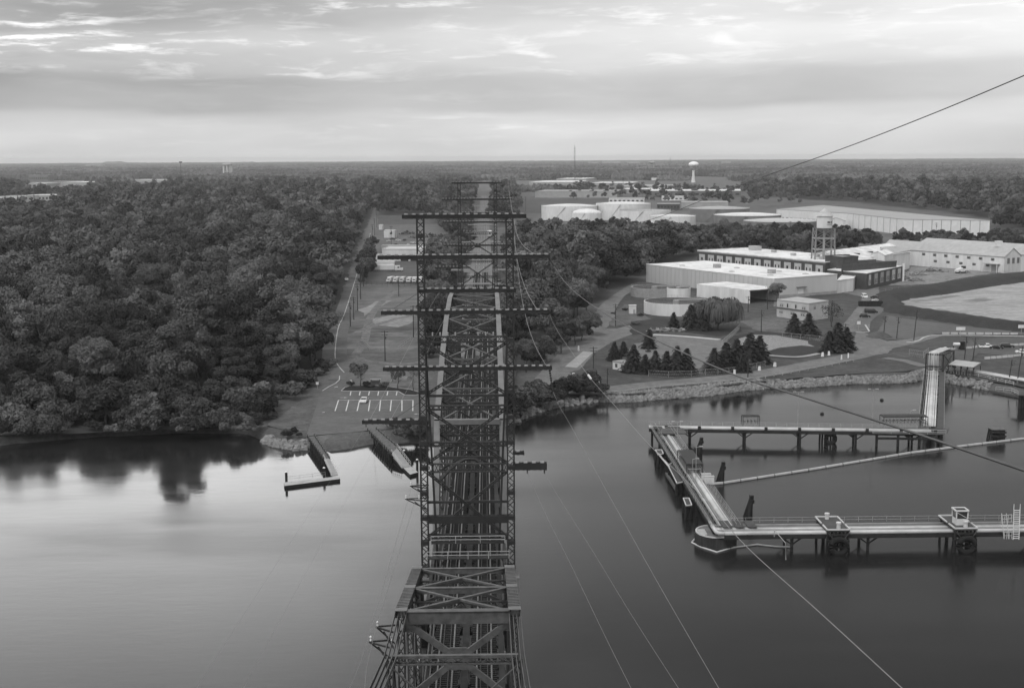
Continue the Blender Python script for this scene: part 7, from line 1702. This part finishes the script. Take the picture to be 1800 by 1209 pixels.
car_at(make_car('silver car behind the black skip', car_silver), 1541, 530.5, 1.4); car_at(make_car('dark car farthest up beside the berm', car_dark), 1538.5, 525, 1.4); car_at(make_car('grey car at the foot of the loading dock', mat('grey car paint', .2, .35, .1, 1), 5.0, 1.9, 'van'), 1487, 510.5, 1.2); car_at(make_car('dark car left of the grey one by the dock', car_dark), 1475, 511.5, 1.2)
car_at(make_car('pale car half hidden under trees at the street edge', car_silver), 609, 493, .2); car_at(make_car('dark car driving far up the street', car_dark), 641, 424, .12); car_at(make_car('dark car at the bend of the street under trees', car_dark), 635, 419, .12)
for i, (px, py, k) in enumerate(((690, 421, 0), (700, 424, 1), (684, 425, 1), (711, 423, 0), (726, 428, 1), (742, 424, 0), (697, 431, 0), (718, 431, 1), (736, 432, 1), (664, 424, 0))): car_at(make_car('scrap car among the wrecks of the salvage yard', car_silver if k else car_dark), px, py, ru(0, 3))['group'] = 'scrap cars in the salvage yard'
def skip(px, py, L, Wd, h, rz, label):
    p = P(px, py, GZ); t = thing('waste_skip', label, 'skip', (0, 0, 0)); mb = MB(); mb.box(-L / 2, L / 2, -Wd / 2, -Wd / 2 + .12, .25, h); mb.box(-L / 2, L / 2, Wd / 2 - .12, Wd / 2, .25, h); mb.box(-L / 2, -L / 2 + .12, -Wd / 2 + .121, Wd / 2 - .121, .25, h); mb.box(L / 2 - .12, L / 2, -Wd / 2 + .121, Wd / 2 - .121, .25, h); mb.build('body', black, t)
    MB().box(-L / 2 + .13, L / 2 - .13, -Wd / 2 + .13, Wd / 2 - .13, .2, .4).build('floor', black, t)
    mb = MB()
    for k in range(7): x = -L / 2 + .4 + k * (L - .8) / 6; mb.box(x - .08, x + .08, -Wd / 2 - .1, -Wd / 2 - .002, .3, h - .1)
    mb.build('rib', steel_dark, t); mb = MB()
    for s in (-1, 1): mb.beam((-L / 2, s * Wd * .3, .1), (L / 2, s * Wd * .3, .1), .2, .2)
    mb.build('skid', steel_dark, t); return put(t, (p.x, p.y, GZ + .06), rz)
skip(1528, 539, 9.5, 2.6, 2.4, -.1, 'long black waste skip in the works drive'); skip(1540, 537, 5.5, 2.5, 2.0, -.15, 'shorter black skip behind the long one'); skip(1547, 496, 7.5, 2.6, 2.3, -.05, 'black waste skip by the low brick wing')
def make_trailer(label):
    t = thing('box_trailer', label, 'trailer'); MB().box(-1.3, 1.3, -6.5, 6.5, 1.15, 4.0).build('body', mat('white trailer side', .6, .6, .1, .3), t); MB().box(-1.28, 1.28, -6.48, 6.48, 4.003, 4.05).build('roof', white_roof, t); MB().box(-.5, .5, -6.2, 6.2, .85, 1.15).build('chassis', black, t)
    for s in (-1, 1):
        for y in (4.2, 5.5): wheel(s * 1.05, y, .5, .4, t)
        MB().box(s * .8 - .1, s * .8 + .1, -3.6, -3.3, .05, .85).build('landing_leg', steel_mid, t)
    for s in (-1, 1): MB().box(s * .64 - .6, s * .64 + .6, 6.503, 6.54, 1.2, 3.95).build('door', white_p, t)
    return t
tr = make_trailer('x')
for i, (px, py, l) in enumerate(((674, 477.5, 'white box trailer coupled to a tractor, frontmost of the stacked row'), (675, 470.5, 'white box trailer second from the front in the yard row'), (677, 463.5, 'white box trailer third in the yard row'), (679, 457.5, 'white box trailer at the back of the yard row, against the white shed'))):
    p = P(px, py, GZ)
    if i == 0: put(tr, (p.x, p.y, GZ + .05), math.pi / 2, 1, l)
    else: clone(tr, (p.x, p.y, GZ + .05), math.pi / 2, 1, l)
p = P(699, 477.5, GZ); t = thing('tractor_unit', 'white lorry tractor with sleeper cab at the front of the row of trailers', 'lorry'); MB().box(-1.15, 1.15, -1.4, 1.6, 1.0, 3.6).build('cab', white_p, t); MB().box(-1.0, 1.0, -3.2, -1.403, .9, 2.1).build('bonnet', white_p, t); MB().box(-1.0, 1.0, -1.44, -1.41, 2.2, 3.1).build('windscreen', glass, t); MB().box(-.45, .45, -3.2, 4.5, .6, .9).build('chassis', black, t)
for s in (-1, 1):
    wheel(s * 1.0, -2.3, .5, .35, t); wheel(s * 1.0, 2.6, .5, .5, t); wheel(s * 1.0, 3.8, .5, .5, t); MB().tube((s * 1.0, 1.75, 1), (s * 1.0, 1.75, 4.0), .1, 7).build('exhaust_stack', galv, t)
    MB().box(s * 1.17 - .02, s * 1.17 + .02, -1.0, .0, 2.2, 3.0).build('side_window', glass, t); MB().tube((s * 1.05, 0.2, .9), (s * 1.05, 1.6, .9), .3, 10).build('fuel_tank', galv, t)
put(t, (p.x, p.y, GZ + .05), math.pi / 2)
def make_van():
    t = thing('box_truck', 'x', 'truck'); MB().box(-1.15, 1.15, -1.4, 3.6, .9, 3.2).build('box', white_p, t); mb = MB(); mb.prism([(-1.0, -3.2), (1.0, -3.2), (1.0, -1.42), (-1.0, -1.42)], .5, [1.3, 1.3, 2.3, 2.3]); mb.build('cab', white_p, t)
    mb = MB(); mb.quad((-.85, -2.75, 1.58), (.85, -2.75, 1.58), (.8, -1.6, 2.24), (-.8, -1.6, 2.24)); mb.build('windscreen', glass, t); MB().box(-.9, .9, -3.26, -3.203, .75, 1.15).build('grille', black, t); MB().box(-.4, .4, -2.6, 3.4, .5, .88).build('chassis', black, t)
    for s in (-1, 1): wheel(s * .95, -2.2, .4, .28, t); wheel(s * .95, 2.2, .4, .4, t); MB().box(s * .8 - .14, s * .8 + .14, -3.26, -3.203, .85, 1.1).build('headlight', porc, t)
    return t
vn = make_van()
for i, (px, l) in enumerate(((686, 'white box truck at the street end of the row in the yard'), (697, 'white box truck second from the street end of the row'), (707.5, 'white box truck third from the street end of the row'), (719, 'white box truck fourth from the street end of the row'), (728.5, 'white box truck fifth from the street end of the row'), (738.5, 'white box truck at the tower end of the row in the yard'))):
    p = P(px, 497 + .15 * i, GZ)
    if i == 0: put(vn, (p.x, p.y, GZ + .05), -.35, 1, l)
    else: clone(vn, (p.x, p.y, GZ + .05), (-.35, -.28, -.2, -.15, -.05, -.1)[i], (1, 1, .95 + .03 * (i % 3)), l)
# yard buildings
t = shell('truck_shed', 'long low white truck shed with a pale roof in the yard', 'shed', rect(xy(672, 456, 3), xy(750, 456, 3), 26), GZ, 9.5, white_w, mat('shed roof', .42, .8, .15, .1), .4)
q0, q1 = xy(672, 456, 3), xy(750, 456, 3)
for u in (.12, .5, .72): window(t, q0, q1, q0 + Vector((0, 30)), u, GZ, 5.0, 3.6, glass, None, name='loading_door')
t = shell('flat_canopy', 'thin pale flat-roofed range behind the white truck shed', 'shed', rect(xy(671, 441, 3), xy(790, 441, 3), 9), GZ, 6.5, grey_wall, grey_roof, .4)
t = shell('yard_hut', 'small white flat hut in the salvage yard', 'hut', rect(xy(675, 416, 3), xy(694, 416, 3), 9), GZ, 8, white_w, white_roof, .2); window(t, xy(675, 416, 3), xy(694, 416, 3), xy(684, 410, 3), .65, 5, 2, 1.4, glass, None)
t = shell('yard_hut', 'tiny white hut by the street in the salvage yard', 'hut', rect(xy(666, 402, 3), xy(672, 402, 3), 6), GZ, 6.5, white_p, white_roof, .2)
t = shell('yard_hut', 'low grey row of bays right of the white truck shed', 'shed', rect(xy(752, 437, 3), xy(790, 437, 3), 10), GZ, 6, grey_wall, grey_roof, .3)
for u in (.2, .55, .85): window(t, xy(752, 437, 3), xy(790, 437, 3), xy(770, 430, 3), u, GZ, 4, 2.4, glass, None, name='bay_door')
for i, (px, py) in enumerate(((737, 418), (757, 417), (716, 412))):
    p = P(px, py, GZ); t = thing('scrap_heap', ['dark scrap heap in the middle of the salvage yard', 'dark scrap heap by the trees of the salvage yard', 'scrap heap at the back of the salvage yard'][i], 'scrap heap', (p.x, p.y, GZ)); mb = MB()
    for k in range(60): r_ = rnd(); an = ru(0, 6.28); c = Vector((p.x + math.cos(an) * 9 * r_, p.y + math.sin(an) * 7 * r_, GZ + ru(0, 3.6) * (1 - r_))); d = Vector((ru(-1, 1), ru(-1, 1), ru(-.5, .7))).normalized() * ru(.6, 1.8); mb.beam(c - d, c + d, ru(.4, 1.5), ru(.3, 1))
    mb.build('scrap', mat('mixed scrap', .09, .8, .7, .9), t, kind='stuff')
# rail vehicles far down the line
def boxcar(px, py, label, dx):
    Y = P(px, py, 12).y; z = track_z(Y); x = XB + dx; t = thing('rail_car', label, 'rail car', (x, Y, z)); MB().box(x - 1.5, x + 1.5, Y - 8, Y + 8, z + 1.2, z + 4.6).build('body', white_p, t); MB().prism([(x - 1.5, Y - 8), (x + 1.5, Y - 8), (x + 1.5, Y + 8), (x - 1.5, Y + 8)], z + 4.603, z + 4.8).build('roof', white_roof, t); MB().box(x - 1.1, x + 1.1, Y - 7.5, Y + 7.5, z + .3, z + 1.2).build('bogie', black, t); MB().box(x - .8, x + .8, Y - 8.05, Y - 8.005, z + 3, z + 4).build('end_window', glass, t)
boxcar(843, 408, 'pale rail car on the left-hand track far down the line', -7.5); boxcar(866, 408, 'narrow pale rail car on the right side of the line', 5.2)
# works vehicles in the rubble yard
p = P(1690, 481, GZ); t = thing('loader', 'white articulated machine with raised arm in the rubble yard', 'loader', (0, 0, 0))
mb = MB(); mb.prism([(-3.2, -1.2), (0, -1.2), (0, 1.2), (-3.2, 1.2)], 1.0, [2.0, 3.0, 3.0, 2.0]); mb.build('bucket_body', white_p, t); MB().box(.3, 2.2, -1.1, 1.1, 1.0, 2.6).build('engine_cover', white_p, t); MB().box(.4, 1.8, -.9, .9, 2.603, 3.8).build('cab', glass, t)
for x in (-1.8, 1.6):
    for s in (-1, 1): o = MB().tube((x, s * 1.0, .75), (x, s * 1.5, .75), .75, 14).build('wheel', tyre_m, t); MB().tube((x, s * 1.52, .75), (x, s * 1.54, .75), .35, 10).build('rim', galv, o)
MB().beam((2.2, 0, 2.4), (4.6, 0, 1.2), .4).build('arm', white_p, t); MB().beam((4.6, -1, .9), (4.6, 1, .9), .8, .7).build('blade', galv, t); put(t, (p.x, p.y, GZ), .25, 1.15)
for i, (px, py, l) in enumerate(((1612, 484, 'pile of pale rubble by the low brick wing'), (1600, 494, 'heap of broken white blocks at the near end of the rubble yard'), (1640, 478, 'low dark rubble line along the gabled warehouse'))):
    p = P(px, py, GZ); t = thing('rubble_heap', l, 'rubble heap', (p.x, p.y, GZ)); mb = MB()
    for k in range(60): r_ = rnd(); an = ru(0, 6.28); c = Vector((p.x + math.cos(an) * 10 * r_, p.y + math.sin(an) * 8 * r_, GZ + ru(0, 2.4) * (1 - r_))); d = Vector((ru(-1, 1), ru(-1, 1), ru(-.4, .4))).normalized() * ru(.5, 1.6); mb.beam(c - d, c + d, ru(.4, 1.3), ru(.2, .7))
    mb.build('rubble', rock_l if i < 2 else rock_m, t, kind='stuff')
# mobile stall trailer before the office
p = P(1380, 555, GZ); t = thing('trailer', 'white car trailer with a long dark side opening before the office', 'trailer', (0, 0, 0)); MB().box(-3.4, 3.4, -1.1, 1.1, .6, 2.7).build('body', white_p, t); MB().box(-3.2, .4, -1.14, -1.103, 1.0, 2.3).build('side_opening', black, t); MB().box(.9, 2.7, -1.14, -1.103, 1.0, 2.3).build('side_opening', black, t); MB().beam((3.4, 0, .6), (4.8, 0, .6), .15).build('drawbar', steel_mid, t)
for x in (-.9, .2): o = MB().tube((x, -1.12, .35), (x, -.8, .35), .35, 12).build('wheel', tyre_m, t)
put(t, (p.x, p.y, GZ), -.12)
t2 = thing('parasol', 'small white pointed parasol behind the trailer', 'parasol', (0, 0, 0)); MB().lathe((0, 0, 0), [(2.0, 2.4), (1.0, 3.2), (.02, 3.9)], 8).build('canopy', white_p, t2); MB().tube((0, 0, 0), (0, 0, 2.6), .06, 6).build('pole', galv, t2); p = P(1390, 552, GZ); put(t2, (p.x, p.y, GZ))
# pipe shelter and the pipelines along the bank on the right
s0, s1 = xy(1667, 640, 5.0), xy(1711, 645, 5.0); SDv = rect(s0, s1, 5)
t = thing('pipe_shelter', 'open-sided grey-roofed shelter over valves beside the pipe loop', 'shelter', (s0.x, s0.y, GZ)); MB().prism([tuple(p) for p in SDv], [4.8, 4.8, 5.6, 5.6], [5.0, 5.0, 5.8, 5.8]).build('roof', grey_roof, t)
for k in range(5):
    for q in (SDv[0].lerp(SDv[1], k / 4), SDv[3].lerp(SDv[2], k / 4)): MB().beam((q.x, q.y, GZ), (q.x, q.y, 4.8), .2).build('post', steel_dark, t)
for k in range(9): q = SDv[0].lerp(SDv[1], (k + .6) / 9.2); MB().path([(q.x, q.y + 1, GZ + .3), (q.x, q.y + 1, GZ + 1.6), (q.x, q.y + 3.4, GZ + 1.6), (q.x, q.y + 3.4, GZ + .3)], .18, 7).build('valve_pipe', pipe_g, t)
t = thing('pipeline', 'bundle of pale pipelines on low supports running right from the shelter', 'pipeline', (s1.x, s1.y, GZ)); q0, q1 = P(1700, 650, 3.1), P(1860, 678, 3.1)
dv = (q1 - q0).normalized(); nv = Vector((-dv.y, dv.x, 0))
for k, r_ in enumerate((.3, .22, .22, .3)): MB().tube(q0 + nv * (k * .85 - 1.2), q1 + nv * (k * .85 - 1.2), r_, 9).build('pipe', pipe_w, t, smooth=True)
for k in range(12): q = q0.lerp(q1, (k + .3) / 12); MB().beam(q - nv * 1.6 - Vector((0, 0, .6)), q + nv * 1.8 - Vector((0, 0, .6)), .3, 1.0).build('support', conc_d, t)
fence('bank_rail', 'pale low railing along the top of the bank right of the pier arm', [(1664, 652), (1700, 659), (1740, 667), (1782, 677)], 1.0, 4, light_rail, 'railing', (1, .5), r=.05)
def drum(px0, py0, px1, py1, label): a, c = P(px0, py0, 4.0), P(px1, py1, 4.0); t = thing('road_barrel', label, 'machine', ((a.x + c.x) / 2, (a.y + c.y) / 2, GZ)); MB().tube(a, c, .6, 12).build('tank', white_p, t); MB().beam((a.x, a.y, GZ), (a.x, a.y, 3.6), .3).build('stand', steel_dark, t); MB().box(c.x, c.x + 1.6, c.y - .8, c.y + .8, GZ, 5.0).build('housing', black, t)
drum(1676, 605, 1687, 605, 'white cylinder on a stand with a black housing in the car lot')
def signboard(px, py, w, label): p = P(px, py, GZ); t = thing('road_sign', label, 'sign', (p.x, p.y, GZ)); MB().tube((p.x, p.y, GZ), (p.x, p.y, 5.5), .06, 6).build('post', galv, t); MB().box(p.x - w / 2, p.x + w / 2, p.y - .12, p.y - .07, 4.4, 5.6).build('plate', white_p, t)
signboard(1795, 588, 2.6, 'wide white board on the kerb at the right edge'); signboard(1688, 592, 3.4, 'white trestle sign on the kerb of the car lot'); signboard(1509, 581, 1.4, 'small white sign at the end of the parking strip')
t = thing('wire_spool', 'pale curved breakwater rail at the river edge of the ramp', 'rail', P(540, 780, 1)) if False else None
